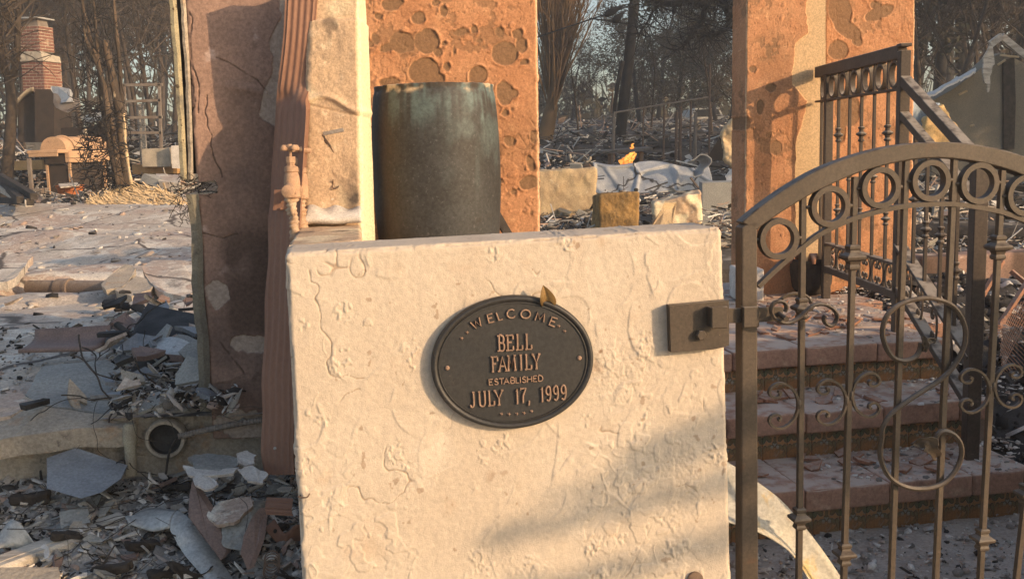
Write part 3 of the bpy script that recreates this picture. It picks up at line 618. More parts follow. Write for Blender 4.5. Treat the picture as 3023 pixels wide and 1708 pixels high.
F_ = np.zeros(len(lme.polygons) * 4, np.int32); lme.loops.foreach_get('vertex_index', F_); F_ = F_.reshape(-1, 4)
ce = V_[F_].mean(1); cu = (ce - LP.o) @ LP.u; cv = ce[:, 2] - LP.o[2]
jag = .012 * (fbm(ce * 30, 3, 139) - .5)
gone = (cu < u1 + 2 * jag) & (cv < v0 - .10 * (u1 - cu) + jag) & (cv > v1 + jag)
at_ = {k: np.array([d.value for d in lme.attributes[k].data]) for k in ('pale', 'soot', 'hot')}
stub = link('pink_wall_stub', npmesh('pink_wall_stub', V_, F_[~gone], at_), m_pink)
tag(stub, 'smoke stained pink stucco wall stub with a torn notch in its left edge', 'wall')
mb = MB()
for (x0, y0, x1, y1, yy) in ((552, 536, 640, 536, -.004), (562, 571, 636, 569, .004)):
    A_, B_ = LP.hit(x0, y0), LP.hit(x1, y1)
    mb.cbox((A_ + B_) / 2 - LP.n * .08 + [0, 0, -yy * 3], (B_ - A_) / 2, -LP.n * .078, np.array([0, 0, .014]), .004)
mb.build('broken_core', m_found, stub)
def edge_strip(pts, wpx, dep, thick):     # metal edge running down the left side
    mb = MB(); A = []
    for (x, y) in pts:
        j = (rnd.random() - .5) * 5
        A.append([LP.hit(x + j, y, dep), LP.hit(x + wpx * .5 + j, y, dep + .004), LP.hit(x + wpx, y, dep - .005)])
    mb.sheet(A, thick); return mb
edge_strip([(500 + .085 * max(0, y) - .00005 * max(0, y) ** 2, y) for y in range(-90, 531, 31)], 21, .016, .03).build('torn_edge_trim', m_edge, stub)
edge_strip([(532 + .075 * max(0, y) - .00006 * max(0, y) ** 2, y) for y in range(-90, 531, 31)], 16, .002, .02).build('plaster_edge', m_found, stub)
edge_strip([(553 + .062 * (y - 574) + 3 * math.sin(y * .02), y) for y in range(574, 1215, 32)], 34, .012, .03).build('torn_edge_trim', m_oldtrim, stub)
mb = MB(); mb.sheet([[LP.hit(x_ + .075 * max(0, y), y, -.03) for x_ in (506, 560)] for y in (-90, 0, 150, 300, 530)], .02); mb.build('dark_gap_sheet', m_charwood, stub)  # dark sheets set behind the trim in place of the shaded gap
mb = MB(); mb.sheet([[LP.hit(x_ + .06 * (y - 574), y, -.03) for x_ in (560, 600)] for y in (574, 800, 1000, 1210)], .02); mb.build('dark_gap_sheet', m_charwood, stub)
mb = MB()
for k in range(34):
    x = rnd.uniform(545, 640); y = rnd.uniform(528, 580); p = LP.hit(x, y, rnd.uniform(-.08, .02)); pts = [p]
    for j in range(4): p = p + np.array([rnd.uniform(-.03, .02), rnd.uniform(-.02, .02), rnd.uniform(-.022, .016)]); pts.append(p)
    mb.tube(spline(pts, 3), .0011, 4, False)
for k in range(16):
    x = rnd.uniform(530, 560); y = rnd.uniform(560, 640); p = LP.hit(x, y, .02); pts = [p]
    for j in range(4): p = p + np.array([rnd.uniform(-.02, .012), rnd.uniform(-.02, .02), rnd.uniform(-.026, .01)]); pts.append(p)
    mb.tube(spline(pts, 3), .0011, 4, False)
tag(mb.build('wire_lath', m_wire, stub), kind='stuff')

# right hand wall of the doorway
PA = Frame(2320, 400, 5.80, 4)
def bare_a(u, v, P):
    pts = [(-90, 2385), (30, 2383), (100, 2387), (128, 2348), (250, 2340), (300, 2384), (330, 2378), (420, 2352), (520, 2350), (800, 2352)]
    vs = [PA.uv(2300, y)[1] for y, _ in pts]; us = [PA.uv(x, y)[0] for y, x in pts]
    e = np.interp(-v, [-k for k in vs], us) + (fbm(P * 18, 4, 151) - .5) * .03
    return sst(-.002, .002, u - e)
pa_d = discs(PA, [(610, 500, 40, 36, 0), (560, 380, 36, 26, .3), (760, 300, 30, 26, 0), (790, 640, 34, 40, 0), (700, 410, 22, 40, 0), (950, 950, 34, 30, 0), (660, 200, 20, 16, 0)], 1875, 100, 1.9)
doorw = block_obj('doorway_wall', m_orange, quadblock(PA, (2203, -90), (2446, -90), (2444, 900), (2196, 900), .27), (190, 20, 380), .012, peel_h(PA, pa_d, 150, bare_a, 20, .6, .535), 'fulr')
tag(doorw, 'orange stucco doorway wall with a bare tan plaster strip and the railing shadow', 'wall')
PB = Frame(2570, 100, 6.08, 4)
pb_d = discs(PB, [(600, 60, 60, 90, .2), (640, 160, 80, 40, -.5), (590, 270, 55, 50, 0), (810, 70, 80, 32, .35), (690, 210, 26, 40, .3), (640, 590, 70, 90, .2), (600, 700, 30, 70, 0), (790, 30, 30, 20, 0)], 2150, 0, 1.819)
side = block_obj('scorched_wall_panel', m_orange, quadblock(PB, (2436, -90), (2703, -90), (2692, 900), (2436, 900), .16), (170, 10, 360), .012, peel_h(PB, pb_d, 170, None, 18, .7, .53), 'fulr')
tag(side, 'darker scorched orange wall panel behind the railing with star shaped peeled patches', 'wall')

# the wall's counterpart on the far side of the gate, unseen, added to shade the steps
g0 = FW.w(FW.uv(3285, 900)[0], 0, 0); g1 = g0 + FW.u * 4.2
K = [np.array([*p[:2], z]) for z, p in ((1.36, g0), (1.36, g1), (0, g1), (0, g0))]; K = K + [p - FW.n * .21 for p in K]
tag(block_obj('unseen_stucco_wall', m_stucco, K, (90, 10, 70), .018, lambda W, q, nr: (.006 * (fbm(W * 20, 4, 181) - .5), {}), 'fbulr'), 'unseen cream stucco wall on the hinge side of the gate, added to shade the steps', 'wall')

# ================================================================== oval plaque
PQC = FW.hit(1512, 1065); PU = FW.hit(1703, 1052) - FW.hit(1318, 1080); PU /= np.linalg.norm(PU); PN = FW.n; PV = np.cross(PN, PU); PV /= np.linalg.norm(PV)
if PV[2] < 0: PV = -PV
def pq(px, py, off=0.0):
    d = ray(px, py); o = PQC + PN * off; return CAM + d * (np.dot(o - CAM, PN) / np.dot(d, PN))
def pqc(px, py): p = pq(px, py) - PQC; return np.array([np.dot(p, PU), np.dot(p, PV)])
RX = (pqc(1749, 1050)[0] - pqc(1274, 1083)[0]) / 2; RY = (pqc(1497, 871)[1] - pqc(1525, 1259)[1]) / 2
plaque = thing('welcome_plaque', 'oval bronze welcome plaque with raised letters mounted on the cream stucco wall', 'plaque', loc=tuple(PQC))
def uw(u, v, n=0): return PQC + PU * u + PV * v + PN * n
mb = MB(); prof = [(1.0, .0), (1.0, .012), (.992, .0165), (.975, .0195), (.955, .0198), (.937, .0175), (.926, .0145), (.918, .0165), (.908, .0168), (.902, .0140)]
n = 96; vs = []
for (k, z) in prof:
    off = (1 - k) * RX
    for i in range(n):
        t = 2 * math.pi * i / n; vs.append(uw((RX - off) * math.cos(t), (RY - off) * math.sin(t), z + .006))
F = [(i * n + j, i * n + (j + 1) % n, (i + 1) * n + (j + 1) % n, (i + 1) * n + j) for i in range(len(prof) - 1) for j in range(n)]
mb.add(vs, F); under(mb.build('rim', m_bronze, None, 40), plaque)
mb = MB(); vs = [uw((RX * .905) * math.cos(2 * math.pi * i / n), (RY - RX * .095) * math.sin(2 * math.pi * i / n), .0195) for i in range(n)]
mb.add(vs, [tuple(range(n))]); under(mb.build('plate', m_bronze), plaque)

# stroke lettering: strokes in a 0..1 box; serif = short bars at free ends
GL = {'W': [[(0, 1), (.25, 0), (.5, .8), (.75, 0), (1, 1)]], 'E': [[(1, 1), (.08, 1), (.08, 0), (1, 0)], [(.08, .53), (.8, .53)]], 'L': [[(.1, 1), (.1, 0), (.95, 0)]],
      'C': [[(.96, .82), (.8, .95), (.55, 1), (.27, .92), (.08, .7), (.04, .5), (.08, .3), (.27, .08), (.55, 0), (.8, .05), (.96, .18)]], 'O': [[(.5, 1), (.18, .87), (.03, .5), (.18, .13), (.5, 0), (.82, .13), (.97, .5), (.82, .87), (.5, 1)]],
      'M': [[(.03, 0), (.14, 1), (.5, .2), (.86, 1), (.97, 0)]], 'S': [[(.88, .85), (.6, 1), (.28, .95), (.12, .75), (.3, .57), (.7, .45), (.9, .25), (.7, .04), (.4, 0), (.08, .15)]], 'T': [[(0, 1), (1, 1)], [(.5, 1), (.5, 0)]],
      'A': [[(.02, 0), (.5, 1), (.98, 0)], [(.2, .33), (.8, .33)]], 'B': [[(.1, 0), (.1, 1), (.6, 1), (.85, .88), (.85, .66), (.6, .53), (.1, .53)], [(.6, .53), (.92, .4), (.92, .14), (.65, 0), (.1, 0)]], 'I': [[(.5, 1), (.5, 0)]],
      'H': [[(.08, 0), (.08, 1)], [(.92, 0), (.92, 1)], [(.08, .5), (.92, .5)]], 'D': [[(.1, 0), (.1, 1), (.5, 1), (.85, .82), (.95, .5), (.85, .18), (.5, 0), (.1, 0)]],
      'F': [[(1, 1), (.12, 1), (.12, 0)], [(.12, .52), (.75, .52)]], 'Y': [[(0, 1), (.5, .42), (1, 1)], [(.5, .42), (.5, 0)]], 'J': [[(.7, 1), (.7, .2), (.55, .03), (.25, 0), (.08, .16)]], 'U': [[(.1, 1), (.1, .25), (.3, .02), (.7, .02), (.9, .25), (.9, 1)]],
      '1': [[(.25, .82), (.55, 1), (.55, 0)]], '7': [[(.05, .9), (.05, 1), (.95, 1), (.45, .5), (.4, 0)]], '9': [[(.92, .68), (.8, .93), (.5, 1), (.18, .9), (.08, .7), (.2, .5), (.5, .42), (.8, .5), (.92, .68), (.9, .35), (.7, .08), (.45, 0), (.15, .1)]], ',': [[(.5, .12), (.55, .02), (.35, -.2)]]}
SERIF = {'B': [(.0, 1, .3), (.0, 0, .3)], 'E': [(.0, 1, .3), (.0, 0, .3), (1, .86, 0), (1, .14, 0)], 'L': [(.1, 1, .25), (0, 0, .25), (.95, .16, 0)], 'F': [(.12, 0, .25), (0, 1, .2), (1, .84, 0)], 'A': [(.02, 0, .2), (.98, 0, .2)], 'M': [(.03, 0, .18), (.97, 0, .18), (.06, 1, .14), (.94, 1, .14)],
         'I': [(.5, 1, .32), (.5, 0, .32)], 'Y': [(0, 1, .22), (1, 1, .22), (.5, 0, .24)], 'J': [(.7, 1, .28)], 'U': [(.1, 1, .24), (.9, 1, .24)], '1': [(.55, 0, .32)], '7': [], '9': []}
def letter(ch, px0, py0, px1, py1, sw, serif=False, up=None):
    """glyph with its baseline from pixel (px0,py0) to (px1,py1); up = cap height in pixels."""
    a, b = pqc(px0, py0), pqc(px1, py1); ex = b - a; h = up / FPX * FW.o[1]; ey = np.array([-ex[1], ex[0]]); ey = ey / np.linalg.norm(ey) * h
    mb = MB(); wd = sw / FPX * FW.o[1]
    def st(pts):
        P = [a + ex * x + ey * y for x, y in pts]; Q = [uw(p[0], p[1], .0198) for p in P]
        if ch in 'COS9UJDB' and len(Q) > 4: Q = spline(Q, 3)
        mb.tube([q_ + PN * .0028 for q_ in Q], wd / 2 * 1.12, 8, True, flat=(1, 1.25), up=PN); mb.tube([q_ + PN * .0005 for q_ in Q], wd / 2 * 1.12, 4, True, flat=(1.2, 1.2), up=PN)
        for q in Q[1:-1]: pass
    for s in GL[ch]: st(s)
    if serif:
        for (x, y, w) in SERIF.get(ch, []):
            if w: st([(x - w / 2 - .06, y), (x + w / 2 + .06, y)])
            else: st([(x, y - .13), (x, y + .13)])
    under(mb.build('letter', m_letter, None, 50), plaque)
Z3 = 1734 / 560.0
def zp(x, y): return (1230 + x / Z3, 820 + y / Z3)
for ch, x0, y0, x1, y1 in [('W', 515, 458, 595, 412), ('E', 645, 398, 697, 384), ('L', 735, 376, 776, 360), ('C', 815, 358, 888, 346), ('O', 932, 352, 1022, 356), ('M', 1062, 370, 1146, 388), ('E', 1188, 412, 1242, 432)]:
    letter(ch, *zp(x0, y0), *zp(x1, y1), 4.6, False, 25)
for ch, x0, x1 in [('B', 738, 790), ('E', 815, 868), ('L', 903, 954), ('L', 986, 1036)]: letter(ch, *zp(x0, 650 - (x0 - 738) * .058), *zp(x1, 650 - (x1 - 738) * .058), 5.6, True, 45)
for ch, x0, x1 in [('F', 678, 728), ('A', 740, 806), ('M', 822, 890), ('I', 918, 962), ('L', 984, 1036), ('Y', 1050, 1108)]: letter(ch, *zp(x0, 838 - (x0 - 678) * .068), *zp(x1, 838 - (x1 - 678) * .068), 5.6, True, 44)
xs_ = [645, 697, 745, 780, 840, 895, 935, 963, 1018, 1075, 1090]; w_ = [40, 38, 42, 52, 44, 38, 10, 42, 46, 40, 48]
for ch, x0, w in zip('ESTABLISHED', [648, 697, 742, 783, 843, 890, 926, 950, 993, 1049, 1094], [38, 38, 42, 48, 40, 34, 14, 36, 46, 36, 44]): letter(ch, *zp(x0, 960 - (x0 - 648) * .078), *zp(x0 + w, 960 - (x0 + w - 648) * .078), 3.6, False, 17)
for ch, x0, x1 in [('J', 478, 528), ('U', 560, 620), ('L', 650, 700), ('Y', 708, 774), ('1', 890, 920), ('7', 936, 990), (',', 1000, 1025), ('1', 1115, 1148), ('9', 1165, 1212), ('9', 1234, 1280), ('9', 1302, 1350)]: letter(ch, *zp(x0, 1160 - (x0 - 478) * .083), *zp(x1, 1160 - (x1 - 478) * .083), 5.4, True, 44)
def star(x, y, s=7):
    c = pqc(*zp(x, y)); mb = MB(); r = s / FPX * 2.4; vs = [uw(c[0] + (r if i % 2 == 0 else r * .55) * math.cos(math.pi * i / 5), c[1] + (r if i % 2 == 0 else r * .55) * math.sin(math.pi * i / 5), .0195) for i in range(10)] + [uw(c[0], c[1], .0255)]
    mb.add(vs, [(i, (i + 1) % 10, 10) for i in range(10)]); under(mb.build('star', m_letter), plaque)
for x, y in [(452, 486), (402, 538), (1282, 428), (1336, 474), (762, 1224), (832, 1226), (902, 1222), (968, 1216), (1036, 1200)]: star(x, y, 6.4)
for x, y in [(1318, 1080), (1705, 1051)]:
    c = pqc(x, y); mb = MB(); mb.lathe([(.0055, 0), (.0055, .003), (.003, .0055)], 12, uw(c[0], c[1], .019), (PU, PV, PN)); under(mb.build('mounting_screw', m_letter, None, 40), plaque)
lf = thing('dry_leaf', 'small curled dry brown leaf caught behind the top rim of the oval plaque', 'leaf', loc=tuple(FW.hit(1605, 880)))
mb = MB(); ax0, ax1 = FW.hit(1612, 905, .012), FW.hit(1603, 841, .035); A = []
for t in np.linspace(0, 1, 9):
    c = ax0 + (ax1 - ax0) * t + FW.n * .006 * math.sin(t * 3); w = .020 * math.sin(math.pi * (.18 + .82 * t) ** .8) ** .8 if t < 1 else .0005
    A.append([c - FW.u * w * .75 + FW.n * .010 * (w / .02), c, c + FW.u * w * .6 - FW.n * .002, c + FW.u * w * 1.2 + FW.n * .012 * (w / .02)])
mb.sheet(A, .0006); under(mb.build('blade', m_leaf, None, True), lf)
mb = MB(); mb.tube([ax0 + FW.n * .001, (ax0 + ax1) / 2 + FW.n * .0075, ax1], [.0012, .001, .0004], 5); under(mb.build('midrib', m_leaf), lf)

# ================================================================== latch plate on the wall
ZB = 2576 / 600.0
def zb(x, y): return (1900 + x / ZB, 820 + y / ZB)
lp = thing('latch_plate', 'brown steel gate latch plate bolted to the right edge of the cream wall', 'latch', loc=tuple(FW.hit(2050, 970)))
mb = MB(); outl = [(330, 352), (1082, 285), (1085, 855), (1000, 880), (880, 905), (560, 932), (350, 946)]
mb.prism([FW.hit(*zb(*p_), .030) for p_ in outl], -FW.n * .026); under(mb.build('plate', m_gate), lp)
mb = MB(); mb.cbox(FW.hit(*zb(960, 500), .058), FW.u * .0215, np.array([0, 0, .0275]), FW.n * .0035, .003); mb.cbox(FW.hit(*zb(840, 490), .044), FW.u * .0025, np.array([0, 0, .024]), FW.n * .014, .001); under(mb.build('keeper', m_gate), lp)
mb = MB(); mb.lathe([(.0125, 0), (.0135, .003), (.0135, .013), (.011, .0165)], 6, FW.hit(*zb(712, 715), .030), (FW.u, np.array([0, 0, 1.]), FW.n)); mb.lathe([(.016, -.001), (.016, .002)], 16, FW.hit(*zb(712, 715), .030), (FW.u, np.array([0, 0, 1.]), FW.n)); under(mb.build('bolt', m_gate), lp)

# ================================================================== arched gate
GW = Frame(2200, 900, 2.52, 9)
def g(px, py, off=0.0): return GW.hit(px, py, off)
gate = thing('arched_gate', 'brown wrought iron arched gate with rings and scrolls beside the cream wall', 'gate', loc=tuple(GW.hit(2560, 1300) * [1, 1, 0]))
Z1 = 2540 / 873.0
def z1(x, y): return (2150 + x / Z1, 380 + y / Z1)
Z2 = 2393 / 773.0
def z2(x, y): return (2250 + x / Z2, 830 + y / Z2)
Z8 = 1332 / 923.0
def z8(x, y): return (2100 + x / Z8, 700 + y / Z8)
def gmesh(name, mb, smooth=False): return under(mb.build(name, m_gate, None, smooth), gate)
# hinge-side posts
xl, xr = g(2190, 1000), g(2237, 1000); GD = .046
def vbar(name, px_a, px_b, ytop, ybot, front=0.0, dep=GD, b=.0035):
    (xa, ya), (xb, yb) = px_a, px_b
    P0 = g((xa + xb) / 2 if not isinstance(xa, tuple) else 0, ytop, front)
    return None
# stile: front face runs (2190..2236, 700) to (2188..2238, 1708)
mb = MB(); tl, tr, br, bl = g(2190, 672), g(2236, 640), g(2239, 1708), g(2189, 1708)
zb_ = .04; bl = ext(tl, bl, zb_); br = ext(tr, br, zb_); bk = -GW.n * GD
mb.hexa([bl, br, br + bk, bl + bk, tl, tr, tr + bk, tl + bk]); st_ = gmesh('stile', mb)
bv = st_.modifiers.new('bevel', 'BEVEL'); bv.width = .004; bv.segments = 2; bv.limit_method = 'ANGLE'
# mirrored stile beyond the picture
S_AX = GW.uv(2737, 1000)[0]
def mir(p): 
    d = p - GW.o; u = np.dot(d, GW.u); return p + GW.u * (2 * (S_AX - u))
mb = MB(); q = [mir(k) for k in (bl, br, br + bk, bl + bk, tl, tr, tr + bk, tl + bk)]; q = [q[1], q[0], q[3], q[2], q[5], q[4], q[7], q[6]]; mb.hexa(q); gmesh('stile', mb)
# arch: outlines in pixels, then mirrored
outer = [(115, 806), (220, 715), (340, 622), (460, 538), (580, 462), (690, 398), (800, 342), (950, 280), (1100, 228), (1250, 186), (1400, 152), (1570, 127), (1700, 118)]
inner = [(250, 872), (300, 828), (390, 764), (490, 698), (600, 630), (710, 566), (810, 516), (950, 450), (1100, 388), (1250, 340), (1400, 302), (1570, 270), (1700, 255)]
o_ = [g(*z1(*p_)) for p_ in outer]; i_ = [g(*z1(*p_)) for p_ in inner]
ctr = 2 * S_AX
oo = spline(o_, 3); ii = spline(i_, 3)
oo = oo + [mir(k) for k in oo[::-1]]; ii = ii + [mir(k) for k in ii[::-1]]
A = []; vs = []; F = []
for k, (p_, q_) in enumerate(zip(oo, ii)):
    vs += [p_, q_, q_ + bk, p_ + bk]
for k in range(len(oo) - 1):
    for j in range(4): F.append((k * 4 + j, (k + 1) * 4 + j, (k + 1) * 4 + (j + 1) % 4, k * 4 + (j + 1) % 4))
F += [(0, 1, 2, 3), tuple((len(oo) - 1) * 4 + j for j in (3, 2, 1, 0))]
mb = MB(); mb.add(vs, F); arch = gmesh('arch', mb, 40)
bm = bmesh.new(); bm.from_mesh(arch.data); bmesh.ops.recalc_face_normals(bm, faces=bm.faces); bm.to_mesh(arch.data); bm.free(); arch.data.shade_smooth(); arch.data.set_sharp_from_angle(angle=R(35))
bv = arch.modifiers.new('bevel', 'BEVEL'); bv.width = .0035; bv.segments = 2; bv.limit_method = 'ANGLE'; bv.angle_limit = R(50)
# lower arched rail
lr = [(252, 1352), (350, 1258), (480, 1140), (640, 1008), (800, 892), (1050, 776), (1300, 705), (1500, 664), (1700, 648)]
L_ = spline([g(*z1(*p_), -.012) for p_ in lr], 4); L_ = L_ + [mir(k) for k in L_[::-1]]
mb = MB(); mb.tube(L_, .0066, 4, True, flat=(1.9, 1.0), up=GW.n) if False else mb.tube(L_, .0085, 4, True, flat=(1.6, 1.0), up=(0, 0, 1)); gmesh('inner_arch_rail', mb)
# bars
bars = [((640, 640), (2358.0, 1708)), ((1085, 480), (2490.5, 1708)), ((1525, 330), (2631, 1708)), ((1940, 300), (2762, 1708)), ((2350, 420), (2893, 1708)), ((2830, 700), (3000, 1708))]
BARS = []
for k, (t_, b_) in enumerate(bars):
    T = g(*z1(*t_), -.014); B = g(*b_, -.014)
    # start inside the arch
    up_ = (T - B) / np.linalg.norm(T - B); T = T + up_ * .02; B = B + (B - T) / (B[2] - T[2]) * (.12 - B[2])
    BARS.append((T, B)); mb = MB(); mb.bar(T, B, .0148, .0148, GW.n, .0012); gmesh('bar', mb)
def on_bar(k, py):
    T, B = BARS[k]; lo, hi = 0, 1
    for _ in range(40):
        m_ = (lo + hi) / 2; P = T + (B - T) * m_; d = P - CAM; yy = CY - FPX * np.dot(d, _u) / np.dot(d, _f)
        if yy < py: lo = m_
        else: hi = m_
    return T + (B - T) * lo
# bottom rail beyond the frame
mb = MB(); mb.bar(tr * [1, 1, 0] + np.array([0, 0, .14]), mir(tr) * [1, 1, 0] + np.array([0, 0, .14]), .04, .03, GW.n); gmesh('bottom_rail', mb)
# rings
for k, (x, y) in enumerate([(430, 945), (868, 667), (1300, 506), (1730, 446), (2146, 468), (2545, 572)]):
    c = g(*z1(x, y), -.008); rx = 181 / Z1 / FPX * np.dot(c - CAM, _f); mb = MB()
    mb.lathe([(rx, -.011), (rx, .011)], 48, c, (GW.u, np.array([0, 0, 1.]), GW.n))
    mb = MB(); n = 56; prof = [(rx, -.010), (rx - .0012, .0105), (rx - .0150, .0105), (rx - .0162, -.010)]; vs = []
    for i in range(n):
        t = 2 * math.pi * i / n
        for (r_, z_) in prof: vs.append(c + r_ * (math.cos(t) * GW.u + math.sin(t) * np.array([0, 0, 1.])) + GW.n * z_)
    mb.add(vs, [(i * 4 + j, ((i + 1) % n) * 4 + j, ((i + 1) % n) * 4 + (j + 1) % 4, i * 4 + (j + 1) % 4) for i in range(n) for j in range(4)]); gmesh('ring', mb, 40)
    mb = MB()
    for s_ in (-1, 1): mb.lathe([(.001, -.007), (.0045, -.005), (.0045, .005), (.001, .007)], 8, c + GW.u * s_ * (rx + .003), (GW.n, np.array([0, 0, 1.]), GW.u))
    gmesh('weld_bead', mb, True)
# collars
def collar(k, py, s=1.0, big=True):
    c = on_bar(k, py); mb = MB(); X, Y, Zv = GW.u, -GW.n, np.array([0, 0, 1.])
    pr = [(.013, -.034), (.017, -.030), (.017, -.025), (.014, -.019), (.0165, -.012), (.029, -.006), (.031, .0), (.029, .004), (.0165, .011), (.0145, .017), (.0175, .021), (.0175, .027), (.013, .031)] if big else [(.012, -.020), (.016, -.016), (.014, -.008), (.024, -.003), (.024, .003), (.015, .009), (.017, .015), (.012, .02)]
    mb.lathe([(r_ * s * 1.18, z_ * s) for r_, z_ in pr], 4, c, (X, Y, Zv), True); gmesh('collar', mb)
collar(0, 908, .85); collar(0, 1527, .92); collar(1, 757, 1.0); collar(1, 1632, .95); collar(4, 728, 1.0); collar(4, 1588, .95); collar(5, 1455, .92)
# C scrolls
CS = [(1, 0), (.985, .22), (.90, .52), (.74, .77), (.52, .93), (.30, .94), (.12, .80), (.05, .60), (.12, .42), (.28, .36), (.40, .44), (.41, .56), (.34, .60)]
def cscroll(spx, side, x_out, ytop, ybot, tilt):
    pts = [(x, y) for x, y in CS[::-1]] + [(x, -y) for x, y in CS[1:]]
    Q = []
    for j, (x, y) in enumerate(pts):
        px = x_out + (spx - x_out) * x; ym = (ytop + ybot) / 2 + (px - spx) * tilt; Q.append(g(px, ym - y * (ybot - ytop) / 2, -.010))
    mb = MB(); P = spline(Q, 3); mb.tube(P, [.0070 if 3 < i < len(P) - 4 else .0082 for i in range(len(P))], 4, True, flat=(.62, 1.15), up=GW.n); gmesh('scroll', mb, 40)
    mb = MB(); c = g(spx + (3 if side < 0 else -3), (ytop + ybot) / 2, -.008); mb.lathe([(.001, -.014), (.005, -.010), (.0055, 0), (.005, .010), (.001, .014)], 8, c, (GW.u, GW.n, np.array([0, 0, 1.]))); gmesh('weld_bead', mb, True)
cscroll(2356, -1, 2266, 1124, 1263, -.06); cscroll(2497, -1, 2408, 1114, 1252, -.06); cscroll(2516, 1, 2600, 1099, 1235, -.06); cscroll(2920, -1, 2831, 1083, 1217, -.05); cscroll(2936, 1, 3019, 1075, 1207, -.05)
# the long S scroll with its leaf tips
S1 = [(1452, 560), (1440, 625), (1400, 690), (1300, 725), (1190, 690), (1120, 570), (1100, 440), (1150, 300), (1280, 200), (1450, 156), (1600, 165), (1740, 225), (1830, 350), (1860, 470), (1840, 610), (1760, 760), (1640, 890), (1500, 980), (1330, 1090), (1180, 1210), (1100, 1340)]
S2 = [(726, 858), (718, 905), (727, 962), (760, 1022), (822, 1060), (900, 1070), (985, 1048), (1040, 992), (1066, 925), (1058, 870), (1022, 832), (980, 826), (958, 850), (958, 885)]
SP = spline([g(*z2(*p_), .004) for p_ in S1] + [g(*z8(*p_), .004) for p_ in S2], 4)
mb = MB(); mb.tube(SP, .0072, 6, True, flat=(.9, 1.1), up=GW.n); gmesh('long_scroll', mb, 50)
def leaf_tip(cl, wid, flip=1):
    mb = MB(); A = []; n_ = len(cl)
    for i, p_ in enumerate(cl):
        t = i / (n_ - 1); d = (cl[min(i + 1, n_ - 1)] - cl[max(i - 1, 0)]); d = d / np.linalg.norm(d); s_ = np.cross(d, GW.n); w = wid * (math.sin(math.pi * (.12 + .86 * t)) ** .7) * (1 + .22 * math.sin(t * 19)); A.append([p_ - s_ * w + GW.n * .010, p_ - s_ * w * .4 - GW.n * .003, p_ + GW.n * .002, p_ + s_ * w * .4 - GW.n * .003, p_ + s_ * w + GW.n * .012])
    mb.sheet(A, .0016); gmesh('scroll_leaf', mb, True)
leaf_tip(spline([g(*z8(960, 935), .0), g(*z8(938, 905), .018), g(*z8(915, 870), .022), g(*z8(880, 872), .012), g(*z8(850, 882), .004)], 4), .020)
leaf_tip(spline([g(*z2(1462, 640), .004), g(*z2(1478, 590), .010), g(*z2(1470, 530), .012), g(*z2(1452, 485), .006)], 4), .008)
leaf_tip(spline([g(*z2(1470, 610), .006), g(*z2(1500, 545), .004), g(*z2(1545, 530), .0), g(*z2(1555, 560), .0)], 4), .007)
# latch bar and S handle on the gate
mb = MB(); mb.cbox((g(*zb(1070, 480), .012) + g(*zb(1760, 455), .012)) / 2, (g(*zb(1760, 455), .012) - g(*zb(1070, 480), .012)) / 2, np.array([0, 0, .0185]), GW.n * .003, .001); gmesh('latch_bar', mb)
mb = MB(); mb.cbox(g(*zb(1362, 495), .030), GW.u * .0215, np.array([0, 0, .027]), GW.n * .003, .003); mb.cbox(g(*zb(1260, 495), .018), GW.u * .003, np.array([0, 0, .026]), GW.n * .012, .001); gmesh('latch_keeper', mb)
HS = spline([g(*zb(x, y), .05) for x, y in [(1790, 430), (1810, 370), (1780, 310), (1710, 295), (1640, 330), (1615, 410), (1650, 500), (1740, 560), (1850, 565), (1960, 510), (2060, 420), (2160, 345), (2280, 335), (2390, 385), (2450, 470), (2430, 560), (2370, 605), (2310, 580), (2280, 520), (2300, 480)]], 4)
mb = MB(); mb.tube(HS, .0062, 6, True, flat=(.8, 1.25), up=GW.n); gmesh('latch_handle', mb, 50)
mb = MB(); mb.tube(spline([g(*zb(1700, 300), -.05), g(*zb(1790, 235), -.06), g(*zb(1920, 200), -.06), g(*zb(2060, 235), -.06), g(*zb(2130, 320), -.05)], 4), .0055, 6); gmesh('latch_handle', mb, 50)
mb = MB(); mb.tube([g(*zb(1690, 425), -.04), g(*zb(1700, 440), .0), g(*zb(1810, 525), .075)], .0068, 8); gmesh('latch_pin', mb, 50)

# ================================================================== urn
urn = thing('tall_urn', 'tall dark glazed ceramic urn with teal streaked rim standing behind the cream wall', 'urn')
UC = at(1287, 440, 3.62); ud = 3.62
prof = []
for (y, hw) in [(254, 166), (256, 172), (268, 172), (285, 176), (330, 181), (400, 185), (480, 187), (560, 186), (640, 182), (720, 176), (820, 166), (920, 150), (1020, 134), (1110, 124), (1130, 122)]:
    prof.append((hw / FPX * ud, 1.5 - (y - HOR) / FPX * ud))
prof[-1] = (prof[-1][0], .60)
pp = spline([np.array(p_) for p_ in prof], 8); nA = 160; rows = []
inner_ = [np.array([pp[0][0] - .012, pp[0][1] + .001]), np.array([pp[0][0] - .020, pp[0][1] - .012]), np.array([pp[0][0] - .022, pp[0][1] - .3]), np.array([.01, pp[0][1] - .32])]
allp = inner_[::-1] + pp; th = np.linspace(0, 2 * math.pi, nA, endpoint=False)
V = np.array([[UC[0] + p_[0] * math.cos(t), UC[1] + p_[0] * math.sin(t), p_[1]] for p_ in allp for t in th]); z_ = V[:, 2]; ztop = pp[0][1]
dpt = ztop - z_; an = np.arctan2(V[:, 1] - UC[1], V[:, 0] - UC[0])
stre = fbm(np.stack([an * 7, z_ * 2.2, 0 * z_], 1), 4, 201); st2 = fbm(np.stack([an * 22, z_ * 5, 0 * z_ + 3], 1), 4, 203); cl_ = fbm(V * 14, 4, 205)
rightness = np.cos(an + .55)
